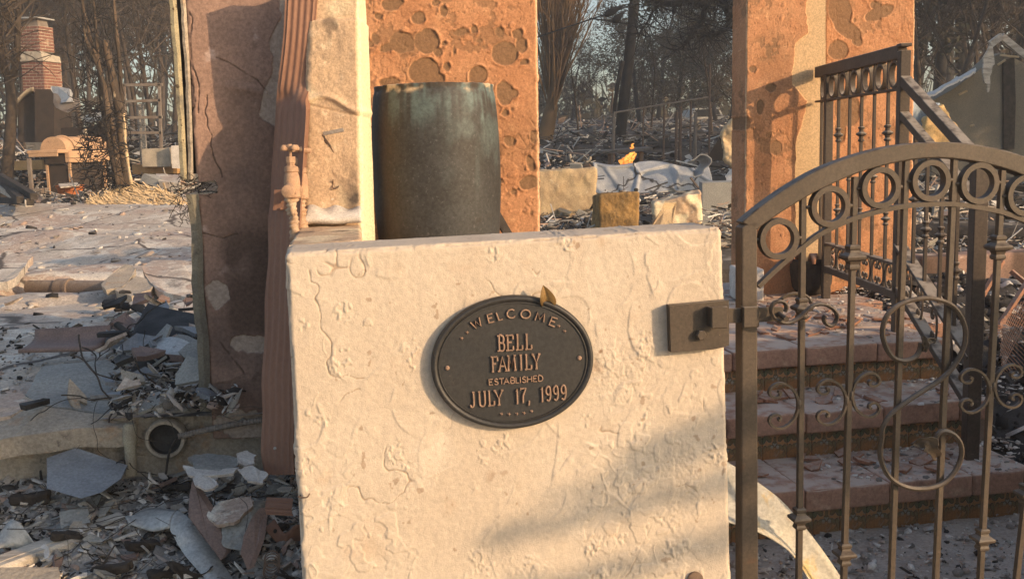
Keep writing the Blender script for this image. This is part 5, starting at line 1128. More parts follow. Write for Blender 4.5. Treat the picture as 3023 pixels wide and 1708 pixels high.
# pieces on the floor slab edge, between the torn wall and the camera's left border
pl_lib = []
for k in range(6):
    r_ = random.Random(700 + k); pl_lib.append(shard_mb(.11, .014 + .006 * (k % 3), r_, 7, .2 * (k % 2)).mesh('slab_shard')); pl_lib[-1].materials.append([m_conc, m_glaze, m_found, m_floor, m_black, m_brownceram][k])
pk_ = ['grey concrete shard', 'blue grey tile shard', 'tan mortar shard', 'pink and white floor shard', 'black burnt shard', 'brown roof tile shard']
for i in range(125):
    px = rnd.uniform(0, 640) if i < 60 else rnd.uniform(330, 660); py = rnd.uniform(905, 1215)
    if px < 330 and (py > 1040 or (px < 260 and py > 930)): 
        if rnd.random() < .8: continue
    if px < 250 and py < 1060: continue
    k = rnd.choice([0, 0, 1, 1, 2, 3, 4, 4, 5]); p = onz(px, py, .66); s = rnd.uniform(.4, 1.0); p = p + np.array([0, 0, .10 * rnd.random() * (px > 330)])
    o = link('slab_shard', pl_lib[k]); place(o, p + [0, 0, .03 * s], (rnd.gauss(0, .4), rnd.gauss(-.3, .4), 1), rnd.uniform(0, 6), s)
    nr_ = min([((480, 940), 'the burnt black sheet'), ((510, 1040), 'the curled grey sheet'), ((230, 1130), 'the big grey slab'), ((180, 1000), 'the curved roof tile'), ((560, 1150), 'the upright pale tile'), ((400, 1190), 'the clay pipe opening'), ((360, 930), 'the long charred stick'), ((630, 1190), 'the foot of the torn wall'), ((60, 1180), 'the pink floor chunk')], key=lambda q_: math.hypot(q_[0][0] - px, q_[0][1] - py))[1]
    tag(o, f'{pk_[k]} in the heap by {nr_}', 'shard', f'{pk_[k]}s in the heap by {nr_}')

FD = Frame(400, 1300, 3.44, 7)
fo = thing('foundation_wall', 'chipped concrete foundation edge with a clay pipe opening and a rebar, under the torn wall', 'foundation', loc=tuple(FD.hit(400, 1400)))
def h_found(W, q, nr):
    f = fbm(W * 9, 5, 311, .6) - .5; ch = sst(.5, .53, fbm(W * np.array([4, 4, 7.]), 4, 312)); return .035 * f - .018 * ch + .008 * (fbm(W * 40, 3, 313) - .5), {}
under(block_obj('foundation_face', m_found, quadblock(FD, (-1500, 1330), (800, 1196), (800, 1560), (-1500, 1640), .22), (330, 20, 60), .03, h_found, 'fulr'), fo)
c = FD.hit(492, 1290, .02); r1 = 60 / FPX * 3.44; mb = MB(); X, Z = FD.u, np.array([0, 0, 1.])
mb.lathe([(r1, -.02), (r1, .028), (r1 * .93, .034), (r1 * .80, .034), (r1 * .77, .026)], 36, c, (X, Z, FD.n)); mb.f.pop(); mb.f.pop(); mb.build('clay_pipe_rim', m_found, None, 40)
o = bpy.data.objects['clay_pipe_rim']; under(o, fo)
mb = MB(); mb.lathe([(r1 * .78, .024), (r1 * .74, .004), (r1 * .70, .002)], 36, c, (X, Z, FD.n)); mb.f.pop(-2); under(mb.build('black_pipe_disc', m_black, None, 40), fo)  # black disc painted for the unlit depth of the pipe; the block is solid
mb = MB(); P_ = spline([FD.hit(528, 1287, .055), FD.hit(640, 1262, .065), FD.hit(775, 1238, .06)], 40); mb.tube(P_, [.0095 + .0022 * (i % 3 == 0) for i in range(len(P_))], 8); under(mb.build('rebar', m_rebarash), fo)
mb = MB(); mb.tube(spline([FD.hit(522, 1292, .06), FD.hit(506, 1318, .07), FD.hit(497, 1345, .075), FD.hit(490, 1398, .08)], 4), .0042, 6); mb.build('wire_end', m_wire); under(bpy.data.objects['wire_end'], fo)
pe = thing('capped_pipe', 'tan capped plastic pipe standing against the foundation left of the clay pipe', 'pipe')
mb = MB(); mb.tube([FD.hit(388, 1400, .06), FD.hit(384, 1300, .06)], .0195, 18); mb.build('pipe', m_pvc, pe, 40)
mb = MB(); mb.tube([FD.hit(384, 1308, .06), FD.hit(383, 1272, .06), FD.hit(384, 1256, .06), FD.hit(385, 1249, .06)], [.0235, .0235, .022, .014], 18); mb.build('cap', m_pvc, pe, 40)

piece('broken_slab', 'large cracked grey concrete slab piece tilted over the foundation edge', 'slab', [(125, 1081, 3.95), (313, 1061, 4.0), (366, 1099, 3.85), (384, 1175, 3.62), (383, 1226, 3.48), (240, 1210, 3.48), (132, 1194, 3.5), (75, 1165, 3.6)], m_conc, (0, 0, -.06), .008)
piece('broken_slab', 'lower half of the cracked grey slab, its pale broken edge drooping over the foundation', 'slab', [(75, 1169, 3.58), (132, 1199, 3.47), (240, 1215, 3.46), (378, 1232, 3.46), (378, 1262, 3.38), (250, 1262, 3.35), (70, 1285, 3.30), (-60, 1310, 3.26), (-40, 1245, 3.4)], m_found, (0, .01, -.07), .008)
piece('floor_chunk', 'pink and white mottled floor chunk at the left border beside the grey slab', 'chunk', [(-40, 1172, 3.6), (62, 1156, 3.65), (84, 1193, 3.5), (30, 1226, 3.42), (-50, 1228, 3.4)], m_floor, (0, 0, -.05), .01)
rt = MB(); A = []
for t in np.linspace(0, 1, 12):
    xl = np.array([(54, 1042), (107, 974)]); A.append([at(54 + 53 * s_ + (228 - 8 * s_) * t + 0, 1042 - 68 * s_ + (-6 - 6 * s_) * t, 4.12 + .22 * s_) + np.array([0, .05 * math.sin(math.pi * s_), -.02 * math.sin(math.pi * s_)]) for s_ in np.linspace(0, 1, 7)])
rt.sheet(A, -.014); tag(rt.build('roof_tile', m_brownceram, None, True), 'curved smoke blued roof tile standing on the sunlit edge of the floor', 'roof tile')
piece('burnt_sheet', 'black burnt sheet with white specks lying behind the grey slab', 'panel', [(437, 894, 4.75), (398, 960, 4.5), (388, 1000, 4.35), (470, 1015, 4.3), (580, 1012, 4.25), (590, 930, 4.55), (500, 912, 4.7)], m_black, (0, .01, -.012), .006)
for i, (lab, pts, r_) in enumerate([('long charred stick slanting down from the burnt sheet', [(345, 958, 4.4), (450, 1040, 4.05), (560, 1135, 3.75)], .014), ('second charred stick beside the long slanting one', [(395, 1020, 4.1), (470, 1090, 3.9), (545, 1165, 3.7)], .012), ('short charred stick under the curved grey sheet', [(420, 1010, 4.2), (500, 1060, 3.95), (590, 1085, 3.85)], .010)]):
    mb = MB(); mb.tube(spline([at(*p_) for p_ in pts], 6), r_, 6); tag(mb.build('charred_stick', m_charwood), lab, 'stick')
mb = MB(); mb.sheet([[at(450 + 122 * t, 1012 + 6 * t + 16 * s_ * (3.2 - t) , 4.05 - .16 * s_) + np.array([0, 0, .03 * math.sin(3.1 * t) * (1 - s_ * .5)]) for t in np.linspace(0, 1, 14)] for s_ in np.linspace(0, 1, 6)], .004); tag(mb.build('curled_sheet', m_galv, None, True), 'curled grey metal sheet between the burnt panel and the torn wall', 'sheet')
for lab, q, m__, th in (('wide grey plaster sheet layered over white flakes below the downspout', [(556, 1348, 3.16), (600, 1338, 3.2), (660, 1342, 3.2), (708, 1352, 3.17), (700, 1374, 3.1), (640, 1392, 3.06), (575, 1382, 3.09)], m_conc, .012), ('white plaster sheet under the wide grey one', [(540, 1372, 3.12), (620, 1384, 3.08), (706, 1378, 3.08), (690, 1396, 3.03), (600, 1405, 3.02), (552, 1398, 3.05)], m_white, .010), ('white lobed plaster flake at the lower end of the downspout', [(700, 1336, 3.18), (730, 1328, 3.2), (757, 1342, 3.17), (752, 1366, 3.12), (722, 1374, 3.1), (702, 1360, 3.13)], m_white, .008), ('large white plaster flake between the downspout and the wall corner', [(700, 1384, 3.06), (745, 1372, 3.09), (792, 1398, 3.02), (776, 1424, 2.97), (730, 1418, 2.98)], m_white, .008), ('round white plaster flake above the tall pottery shard', [(572, 1404, 3.02), (618, 1398, 3.04), (644, 1430, 2.97), (610, 1446, 2.94), (578, 1432, 2.96)], m_white, .008), ('broad pinkish plaster plate behind the tall pottery shard', [(610, 1520, 2.92), (650, 1478, 2.98), (742, 1462, 3.0), (748, 1490, 2.94), (690, 1540, 2.86), (640, 1548, 2.86)], m_floor, .012)):
    piece('plaster_sheet', lab, 'plaster sheet', q, m__, (0, .004, -th), .006, None, 4)
piece('tile_shard', 'upright pale square tile shard at the foot of the torn wall', 'tile', [(532, 1128, 3.62), (586, 1122, 3.62), (588, 1180, 3.56), (534, 1186, 3.56)], m_white, (0, .012, 0), .002)
piece('plate_shard', 'large blue grey glazed plate shard leaning in the rubble below the foundation', 'plate', [(138, 1351, 3.30), (226, 1321, 3.34), (300, 1346, 3.32), (376, 1372, 3.28), (357, 1412, 3.2), (300, 1452, 3.12), (240, 1470, 3.08), (138, 1440, 3.14)], m_glaze, (0, .014, -.006), .001)
piece('grey_tile', 'small grey green tile standing behind the weathered board', 'tile', [(174, 1512, 3.1), (258, 1493, 3.12), (265, 1542, 3.04), (180, 1553, 3.03)], m_conc, (0, .012, 0), .001)
wb = MB(); fr_ = [at(-60, 1694, 2.80), at(246, 1600, 2.98), at(362, 1535, 3.1)]; 
P0, P1 = at(-60, 1668, 2.83), at(362, 1514, 3.12); ax = (P1 - P0); L_ = np.linalg.norm(ax); ax /= L_; sd = np.cross(ax, [0, 0, 1]); sd /= np.linalg.norm(sd); nb = np.cross(sd, ax)
wb.cbox((P0 + P1) / 2 + sd * .0 - nb * .02, ax * L_ / 2, sd * .030, nb * .02, .004); wb.cbox((P0 + P1) / 2 + sd * .030 - nb * .052 - ax * .05, ax * (L_ / 2 - .06), sd * .030, nb * .05, .008)
tag(wb.build('weathered_board', m_greywood), 'weathered grey white board lying slanted across the rubble at bottom left', 'board')
piece('orange_lit_stone', 'long rough stone edge glowing in the sun at the bottom left corner', 'stone', [(-40, 1676, 2.66), (80, 1672, 2.67), (172, 1672, 2.68), (178, 1696, 2.63), (174, 1716, 2.60), (-40, 1730, 2.58)], m_found, (0, .01, -.05), .003)
piece('stucco_chunk', 'stucco chunk with pale pink painted face beside the sunlit stone', 'chunk', [(167, 1676, 2.90), (250, 1656, 2.96), (309, 1643, 2.98), (347, 1647, 2.97), (361, 1664, 2.92), (300, 1672, 2.90), (234, 1683, 2.87)], m_pink, (0, .01, -.06), .003)
mb = MB(); Lq = [(501, 1560, 2.98), (520, 1596, 2.93), (547, 1639, 2.87), (610, 1712, 2.77), (660, 1775, 2.70)]; Rq = [(524, 1505, 3.05), (560, 1530, 3.0), (627, 1618, 2.89), (692, 1712, 2.78), (740, 1775, 2.70)]
La, Ra = spline([at(*p_) for p_ in Lq], 5), spline([at(*p_) for p_ in Rq], 5); nn_ = np.array([-.2, -.6, .75]); A = [[a_ + (b_ - a_) * t + nn_ * (.012 * (1 - (2 * t - 1) ** 2) + .003 * math.sin(i * 1.3)) for t in np.linspace(0, 1, 7)] for i, (a_, b_) in enumerate(zip(La, Ra))]
mb.sheet(A, .003); fs_ = mb.build('strip', m_galv, None, 50)
Tq = spline([at(*p_) for p_ in [(370, 1525, 3.08), (440, 1502, 3.12), (480, 1502, 3.1), (524, 1508, 3.05)]], 5); Bq = spline([at(*p_) for p_ in [(384, 1548, 3.03), (420, 1560, 3.02), (455, 1568, 3.0), (502, 1558, 2.98)]], 5)
mb = MB(); mb.sheet([[a_ + (b_ - a_) * t + nn_ * .012 * math.sin(math.pi * t) for t in np.linspace(0, 1, 7)] for a_, b_ in zip(Tq, Bq)], .003); fw_ = mb.build('wing', m_galv, None, True)
rf = thing('bent_flashing', 'bent heat stained metal flashing with a long strip running to the bottom edge', 'flashing'); fs_.parent = rf; fw_.parent = rf
piece('pottery_shard', 'tall pointed brown pottery shard standing upright in the rubble', 'shard', [(568, 1420, 3.02), (585, 1455, 2.99), (627, 1518, 2.92), (664, 1589, 2.86), (668, 1626, 2.83), (652, 1652, 2.80), (600, 1585, 2.86), (556, 1522, 2.93), (560, 1455, 2.99)], m_brownceram, (.012, .016, 0), .001)
piece('pottery_shard', 'dark curved pottery shard standing near the foot of the cream wall', 'shard', [(767, 1499, 2.86), (774, 1518, 2.85), (762, 1601, 2.76), (731, 1682, 2.68), (709, 1631, 2.72), (719, 1580, 2.77), (742, 1530, 2.82)], m_brownceram, (.014, .014, 0), .001)
mb = MB(); A = [[at(788 + 78 * t, 1466 + 4 * t + 50 * s_, 2.84 - .05 * s_) + np.array([0, -.02 * math.sin(math.pi * s_) - .003 * math.cos(s_ * 40), 0]) for s_ in np.linspace(0, 1, 24)] for t in np.linspace(0, 1, 5)]; mb.sheet(A, .002); tag(mb.build('downspout_fragment', m_copper, None, 50), 'corrugated brown downspout fragment on the rubble at the foot of the wall', 'downspout piece')
K = [at(640, 1512, 2.93), at(745, 1505, 2.93), at(740, 1640, 2.78), at(650, 1620, 2.80)]; K = K + [p_ + np.array([.02, .12, .0]) for p_ in K]
tag(block_obj('plaster_lump', m_conc, K, (24, 14, 24), .02, lambda W, q, nr: (.022 * (fbm(W * 16, 4, 321) - .5), {})), 'rough grey lump of mortar between the two brown pottery shards', 'lump')
mb = MB(); c = rub_pt(800, 1690, .03); mb.tube([c + np.array([.022 * math.cos(t), .022 * math.sin(t) * .6 + t * .0008, .022 * math.sin(t) + .0011 * t]) for t in np.linspace(0, 31, 150)], .0018, 5); tag(mb.build('coil_spring', m_rebar), 'rusty coil spring lying at the foot of the cream wall', 'spring')
for i, pts in enumerate([[(60, 1490), (250, 1500), (420, 1470), (600, 1390)], [(20, 1560), (180, 1560), (330, 1545), (470, 1470)], [(500, 1480), (640, 1450), (760, 1420)], [(300, 1600), (420, 1520), (560, 1440)]]):
    mb = MB(); mb.tube(spline([rub_pt(x, y, .05 + .03 * math.sin(j * 2 + i)) for j, (x, y) in enumerate(pts)], 8), .0013, 5); tag(mb.build('thin_wire', m_wire), 'thin burnt wire curving over the rubble left of the cream wall', 'wire', 'thin wires over the rubble')
mb = MB(); mb.tube(spline([at(893, 1458, 2.36), at(880, 1466, 2.33), at(905, 1467, 2.32), at(914, 1456, 2.33)], 5), .002, 5); tag(mb.build('bent_wire_tie', m_rebar), 'short rusty wire tie sticking out of the wall edge', 'wire tie')

r_ = random.Random(77); mb = MB()
for k in range(70):
    x, y = r_.uniform(0, 880), r_.uniform(1390, 1710)
    p = rub_pt(x, y, .02); q = [p]; d = np.array([r_.gauss(0, 1), r_.gauss(0, 1), r_.gauss(.1, .4)]); d /= np.linalg.norm(d)
    for j in range(r_.randrange(4, 9)): d = d + np.array([r_.gauss(0, .35), r_.gauss(0, .35), r_.gauss(-.02, .25)]); d /= np.linalg.norm(d); q.append(q[-1] + d * r_.uniform(.012, .05))
    mb.tube(spline(q, 3), r_.choice([.0008, .001, .0014, .0022]), 4, False)
for k in range(60):
    x, y = r_.uniform(280, 640), r_.uniform(930, 1200); p = onz(x, y, .70); q = [p]; d = np.array([r_.gauss(0, 1), r_.gauss(0, 1), r_.gauss(.1, .4)]); d /= np.linalg.norm(d)
    for j in range(r_.randrange(4, 9)): d = d + np.array([r_.gauss(0, .35), r_.gauss(0, .35), r_.gauss(-.05, .25)]); d /= np.linalg.norm(d); q.append(q[-1] + d * r_.uniform(.015, .06))
    mb.tube(spline(q, 3), r_.choice([.001, .0016, .003]), 4, False)
tag(mb.build('wire_tangle', m_wire), 'thin burnt wires tangled through the rubble', kind='stuff')
chips('rubble', 'pale ash and plaster heaped at the foot of the torn wall', 1300, lambda r_: tuple(onz(r_.uniform(330, 700), r_.uniform(1000, 1235), .66) + [0, 0, r_.uniform(0, .07)]), .005, .04, [.05, .1, .3, .34, .5, .6, .74, .85], 341, stick=.3, thick=.13, tilt=.8)
# charred timber ends and dark slabs lying over the rubble
for i, (x, y, w, h, t, a_, lab) in enumerate([(90, 1470, .10, .035, .03, .3, 'charred timber end near the left border above the weathered board'), (300, 1425, .07, .03, .02, -.4, 'short charred timber end right of the plate shard'), (420, 1610, .09, .03, .025, .9, 'charred timber end left of the flashing strip'), (520, 1440, .08, .025, .02, .1, 'charred timber end below the clay pipe opening'), (680, 1440, .07, .03, .02, -.7, 'charred timber end among the plaster sheets'), (200, 1580, .08, .03, .02, .5, 'charred timber end lying against the weathered board'), (330, 1680, .10, .03, .03, -.2, 'charred timber end right of the pink stucco chunk'), (820, 1560, .06, .03, .02, 1.2, 'charred timber end at the foot of the cream wall'), (480, 1690, .07, .04, .02, .7, 'charred lump at the bottom edge left of the flashing strip')]):
    w, h, t = w * .62, h * .55, t * .55; c = rub_pt(x, y, .02); ax_ = np.array([math.cos(a_), math.sin(a_) * .8, .25 * math.sin(i * 2.3)]); sd_ = np.cross(ax_, UP); sd_ /= np.linalg.norm(sd_); K = [c - ax_ * w - sd_ * h + UP * t, c + ax_ * w - sd_ * h + UP * t, c + ax_ * w - sd_ * h - UP * t, c - ax_ * w - sd_ * h - UP * t]; K = K + [k_ + sd_ * 2 * h for k_ in K]
    tag(block_obj('charred_timber', m_charwood, K, (12, 6, 5), .008, lambda W, q, nr: (.020 * (fbm(W * np.array([30, 60, 60.]), 3, 351) - .5), {}), smooth=False), lab, 'timber')
# twisted sheet scraps in the rubble
for i, (x, y, w, h, lab, m_) in enumerate([(60, 1600, .16, .07, 'grey twisted sheet scrap near the left border of the rubble', m_galv), (330, 1470, .12, .05, 'small twisted sheet scrap right of the blue grey plate shard', m_galv), (850, 1570, .14, .06, 'rust brown twisted strip at the foot of the cream wall', m_copper), (560, 1690, .13, .06, 'dark twisted strip near the end of the flashing', m_charwood), (440, 1430, .12, .05, 'pale twisted strip below the clay pipe opening', m_white)]):
    mb = MB(); c = rub_pt(x, y, .03); a0 = i * 1.3; A = [[c + np.array([math.cos(a0) * w * (t - .5), math.sin(a0) * w * (t - .5) * .6, .03 * math.sin(t * 5 + i)]) + h * (s_ - .5) * np.array([-math.sin(a0) * math.cos(t * 2.4), math.cos(a0) * math.cos(t * 2.4), math.sin(t * 2.4 + .5)]) for s_ in np.linspace(0, 1, 5)] for t in np.linspace(0, 1, 12)]
    mb.sheet(A, .002); tag(mb.build('twisted_scrap', m_, None, True), lab, 'scrap')
# the sunlit floor: trench pipe and slabs
dp = thing('drain_pipe', 'brown drain pipe with a collar lying in a broken out trench of the floor', 'pipe')
pa, pb_ = at(80, 777, 7.55), at(470, 797, 7.25); pa[2] = .575; pb_[2] = .575; ax = (pb_ - pa) / np.linalg.norm(pb_ - pa)
mb = MB(); mb.tube([pa, pb_], .056, 20); mb.build('pipe', m_clay, dp, 40)
cc = pa + ax * (np.linalg.norm(pb_ - pa) * .27); mb = MB(); mb.tube([cc - ax * .05, cc + ax * .06], .068, 20); mb.tube([cc + ax * .035, cc + ax * .062], .072, 20); mb.build('collar', m_clay, dp, 40)
piece('floor_slab_piece', 'folded tan slab shard resting on the right end of the drain pipe', 'slab', [(299, 838, 6.5), (371, 778, 7.0), (393, 787, 6.95), (400, 806, 6.8), (362, 845, 6.4), (313, 856, 6.35)], m_found, (0, .01, -.04), .012)
piece('floor_slab_piece', 'pale pointed slab shard lying in front of the drain pipe', 'slab', [(339, 856, 6.35), (402, 814, 6.7), (462, 829, 6.6), (442, 854, 6.35), (388, 874, 6.2)], m_found, (0, .01, -.05), .012)
piece('floor_slab_piece', 'white pitted floor slab tilted up right of the drain pipe', 'slab', [(420, 790, 7.0), (450, 768, 7.3), (570, 772, 7.2), (575, 850, 6.4), (560, 880, 6.1), (470, 860, 6.3)], m_floor, (0, 0, -.05), .02)
piece('floor_slab_piece', 'pink mottled floor slab tilted up left of the drain pipe', 'slab', [(-60, 770, 7.6), (20, 742, 7.9), (98, 756, 7.75), (60, 800, 7.1), (22, 830, 6.75), (-60, 840, 6.7)], m_floor, (0, 0, -.06), .02)
for i in range(26):
    px = rnd.uniform(0, 545); py = rnd.uniform(590, 900); p = onz(px, py, .66)
    if 80 < px < 470 and 730 < py < 850: continue
    k = rnd.choice([0, 2, 3, 3, 5]); o = link('slab_shard', pl_lib[k]); place(o, p, (rnd.gauss(0, .12), rnd.gauss(0, .12), 1), rnd.uniform(0, 6), rnd.uniform(.4, 1.1)); tag(o, f'{pk_[k]} lying flat out on the open floor slab', 'shard', f'{pk_[k]}s out on the floor slab')

# curved flashing in front of the steps
mb = MB(); Uq = [(2120, 1345, 3.12), (2230, 1418, 3.10), (2310, 1480, 3.08), (2380, 1560, 3.04), (2440, 1640, 3.0), (2500, 1730, 2.95)]; Dq = [(2110, 1530, 2.98), (2230, 1568, 2.97), (2300, 1605, 2.95), (2340, 1640, 2.93), (2380, 1700, 2.9), (2410, 1770, 2.86)]
Ua, Da = spline([at(*p_) for p_ in Uq], 6), spline([at(*p_) for p_ in Dq], 6); nn_ = np.array([.3, -.5, .8]); A = [[a_ + (b_ - a_) * t - nn_ * .035 * math.sin(math.pi * t) for t in np.linspace(0, 1, 9)] for a_, b_ in zip(Ua, Da)]
mb.sheet(A, .004); tag(mb.build('curved_flashing', m_flashing, None, True), 'long curved stained metal flashing lying behind the bottom of the gate', 'flashing')
mb = MB(); mb.lathe([(.02, 0), (.021, .008), (.012, .012)], 16, FW.hit(2050, 1706, 0), (FW.u, UP, FW.n)); tag(mb.build('wall_knob', m_rebar, None, 40), 'dark round metal knob low on the cream wall at the bottom edge', 'knob')

# right of the railing
def big_tube_beam(pts, r_, mat, seed, amp=.25):
    P = spline([at(*p_) for p_ in pts], 14); mb = MB(); mb.tube(P, r_, 14); V = np.array(mb.v); V = V + (fbm(V * 11, 4, seed)[:, None] - .5) * np.array([amp, amp, amp]) * r_ * 2.4; mb.v = [tuple(v) for v in V]; return mb
tag(big_tube_beam([(2500, 715, 8.6), (2620, 702, 8.5), (2800, 705, 8.3), (3060, 708, 8.1)], .115, m_charwood, 331).build('charred_beam', m_charwood, None, True), 'thick charred timber lying across behind the railing', 'beam')
chips('ash_pile', 'white ash along the charred timber', 900, lambda r_: tuple(at(r_.uniform(2540, 2740), r_.uniform(630, 690), 8.9 + r_.uniform(-.2, .2))), .01, .06, [.9, .95, .8, .6, .3], 332)
SW = Frame(2950, 850, 6.4, 6)
tag(block_obj('low_pink_wall', m_pink, quadblock(SW, (2720, 758), (3200, 735), (3200, 1010), (2720, 1000), .2), (90, 10, 50), .02, lambda W, q, nr: (.02 * (fbm(W * 7, 4, 333) - .5), {'soot': sst(.45, .6, fbm(W * 3, 3, 334)), 'pale': sst(.6, .7, fbm(W * 4, 3, 335)), 'hot': 0 * q[:, 0]}), 'fulr'), 'low sooty pink stucco wall remains right of the railing', 'wall')
for lab, p, q in (('thin rusty strut leaning right of the newel post', (2893, 885, 5.2), (2960, 770, 5.3)), ('thin rusty strut leaning at the right border above the mesh', (2985, 800, 5.0), (3070, 870, 4.9)), ('rusty strut edging the metal mesh panel', (2925, 1000, 4.7), (3060, 790, 4.9))):
    mb = MB(); mb.bar(at(*p), at(*q), .022, .022); tag(mb.build('rusty_strut', m_shard), lab, 'strut')
mp_ = thing('metal_mesh', 'sheet of rusty expanded metal mesh hanging at the right border', 'mesh'); mb = MB()
c0, c1, c2, c3 = at(2945, 960, 4.62), at(3070, 840, 4.75), at(3070, 1075, 4.6), at(2955, 1105, 4.5)
def bil(s, t): return (c0 + (c1 - c0) * s) * (1 - t) + (c3 + (c2 - c3) * s) * t
for i in range(-14, 15):
    for sg in (1, -1):
        pts = [];
        for t in np.linspace(0, 1, 12):
            s = i / 14 + sg * t * 1.0 + (0 if sg > 0 else 1) * 0
            if 0 <= s <= 1: pts.append(bil(s, t) + np.array([0, .02 * math.sin(s * 5), 0]))
        if len(pts) > 1: mb.tube(pts, .0022, 3, False)
wm = mb.build('mesh_strands', m_shard, mp_); wm['kind'] = 'stuff'
# scorched planter and clutter at the foot of the doorway wall
pl = thing('burnt_planter', 'burnt black planter with curled rim standing at the foot of the doorway wall', 'planter', loc=tuple(onz(2395, 868, .63)))
mb = MB(); mb.lathe([(.075, 0), (.105, .05), (.12, .14), (.115, .19), (.125, .20), (.125, .215), (.105, .21), (.09, .12)], 20); V = np.array(mb.v); V += (fbm(V * 14, 3, 341)[:, None] - .5) * .05; mb.v = [tuple(v) for v in V]; mb.build('bowl', m_charwood, pl, True)
for k in range(7):
    a = k * .9; mb = MB(); mb.sheet([[np.array([math.cos(a) * (.09 + .07 * t), math.sin(a) * (.09 + .07 * t), .20 + .05 * math.sin(t * 3.3)]) + np.array([-math.sin(a), math.cos(a), 0]) * w * .03 * (1 - t * .7) for w in (-1, 0, 1)] for t in np.linspace(0, 1, 6)], .003); mb.build('curled_strip', m_shard, pl, True)
K = [onz(2178, 890, .63) + [0, 0, .18], onz(2255, 890, .63) + [0, 0, .18], onz(2255, 890, .63), onz(2178, 890, .63)]; K = K + [k_ + np.array([0, .22, 0]) for k_ in K]
tag(block_obj('pale_block', m_white, K, (10, 8, 8), .01, lambda W, q, nr: (.008 * (fbm(W * 20, 3, 343) - .5), {})), 'pale block standing on the landing just behind the gate post', 'block')
for i, (x, y, r0) in enumerate([(2300, 850, .10), (2345, 800, .09), (2420, 800, .07), (2260, 830, .06), (2330, 760, .08)]):
    o = link('slab_shard', pl_lib[[5, 4, 5, 2, 4][i]]); place(o, onz(x, y, .63) + [0, 0, .05], (rnd.gauss(0, .5), -.6, .8), rnd.uniform(0, 6), 1.0); tag(o, ['brown', 'black', 'rust brown', 'tan', 'sooty'][i] + ' broken piece leaning in the clutter at the foot of the doorway wall', 'shard')

# ================================================================== left background
brick_me = {}
def brick_mesh(w, h, d):
    k = (round(w, 3), round(h, 3))
    if k not in brick_me:
        mb = MB(); mb.cbox((0, 0, 0), (w / 2, 0, 0), (0, d / 2, 0), (0, 0, h / 2), .006); brick_me[k] = mb.mesh('brick'); brick_me[k].materials.append(m_brick)
    return brick_me[k]
CD = 25.0; chc = at(100, 150, CD); chx = at(100, 255, CD)[0]
chim = thing('brick_chimney', 'red brick chimney stack with pale shoulder and dark metal cap', 'chimney', loc=(chx, CD, 1.5), rz=R(-14))
chim.rotation_euler[1] = R(1.4)
def chl(name, mb, mat): return mb.build(name, mat, chim)
# local frame: x across the front, y into depth; heights from z = 0 (world 1.5)
def cz(py): return 1.5 - (py - HOR) / FPX * CD - 1.5
def courses(x0, x1, d, z0, z1, seed):
    r_ = random.Random(seed); core = MB(); core.cbox(((x0 + x1) / 2, d / 2 , (z0 + z1) / 2), ((x1 - x0) / 2 - .008, 0, 0), (0, d / 2 - .008, 0), (0, 0, (z1 - z0) / 2), .002); chl('mortar_core', core, m_mortar)
    H = .069; n_ = int((z1 - z0) / H)
    for i in range(n_):
        z = z0 + (i + .5) * (z1 - z0) / n_
        x = x0 - (.105 if i % 2 else 0)
        while x < x1 - .02:
            a_, b_ = max(x, x0), min(x + .205, x1)
            if b_ - a_ > .05:
                o = link('brick', brick_mesh(b_ - a_ - .012, .056, .05), None, chim, ((a_ + b_) / 2, .02 + r_.uniform(-.004, .004), z))
            x += .21
        y = 0.0 - (.0 if i % 2 else .105)
        while y < d - .02:
            a_, b_ = max(y, .0), min(y + .205, d)
            if b_ - a_ > .05:
                o = link('brick', brick_mesh(b_ - a_ - .012, .056, .05), None, chim, (x1 - .02 + r_.uniform(-.004, .004), (a_ + b_) / 2, z)); o.rotation_euler = (0, 0, R(90))
            y += .21
courses(-.36, .20, .52, cz(124), cz(52), 1); courses(-.36, .26, .66, cz(262), cz(152), 2)
mb = MB(); mb.hexa([np.array(k) for k in ((-.37, -.03, cz(262) - 1.6), (.27, -.03, cz(262) - 1.6), (.27, .67, cz(262) - 1.6), (-.37, .67, cz(262) - 1.6), (-.37, -.03, cz(262)), (.27, -.03, cz(262)), (.27, .67, cz(262)), (-.37, .67, cz(262)))]); chl('base', mb, m_lime)
K = [np.array(k) for k in ((-.37, -.01, cz(124)), (.23, -.01, cz(124)), (.30, -.04, cz(152)), (-.40, -.04, cz(152)))]; K = K + [k + np.array([0, .66, -.08 * (i < 2)]) for i, k in enumerate(K)]
block_obj('shoulder', m_lime, K, (30, 30, 8), .02, lambda W, q, nr: (.045 * (fbm(W * 6, 4, 351) - .5), {}), 'fulr', chim)
mb = MB(); mb.hexa([np.array(k) for k in ((-.28, .08, cz(52)), (.12, .08, cz(52)), (.12, .46, cz(52)), (-.28, .46, cz(52)), (-.25, .1, cz(32)), (.10, .1, cz(32)), (.10, .43, cz(32)), (-.25, .43, cz(32)))]); chl('flue', mb, m_steelpost)
mb = MB(); mb.cbox((-.08, .28, cz(29)), (.29, 0, 0), (0, .30, 0), (0, 0, .018), .004); chl('cap', mb, m_galv)

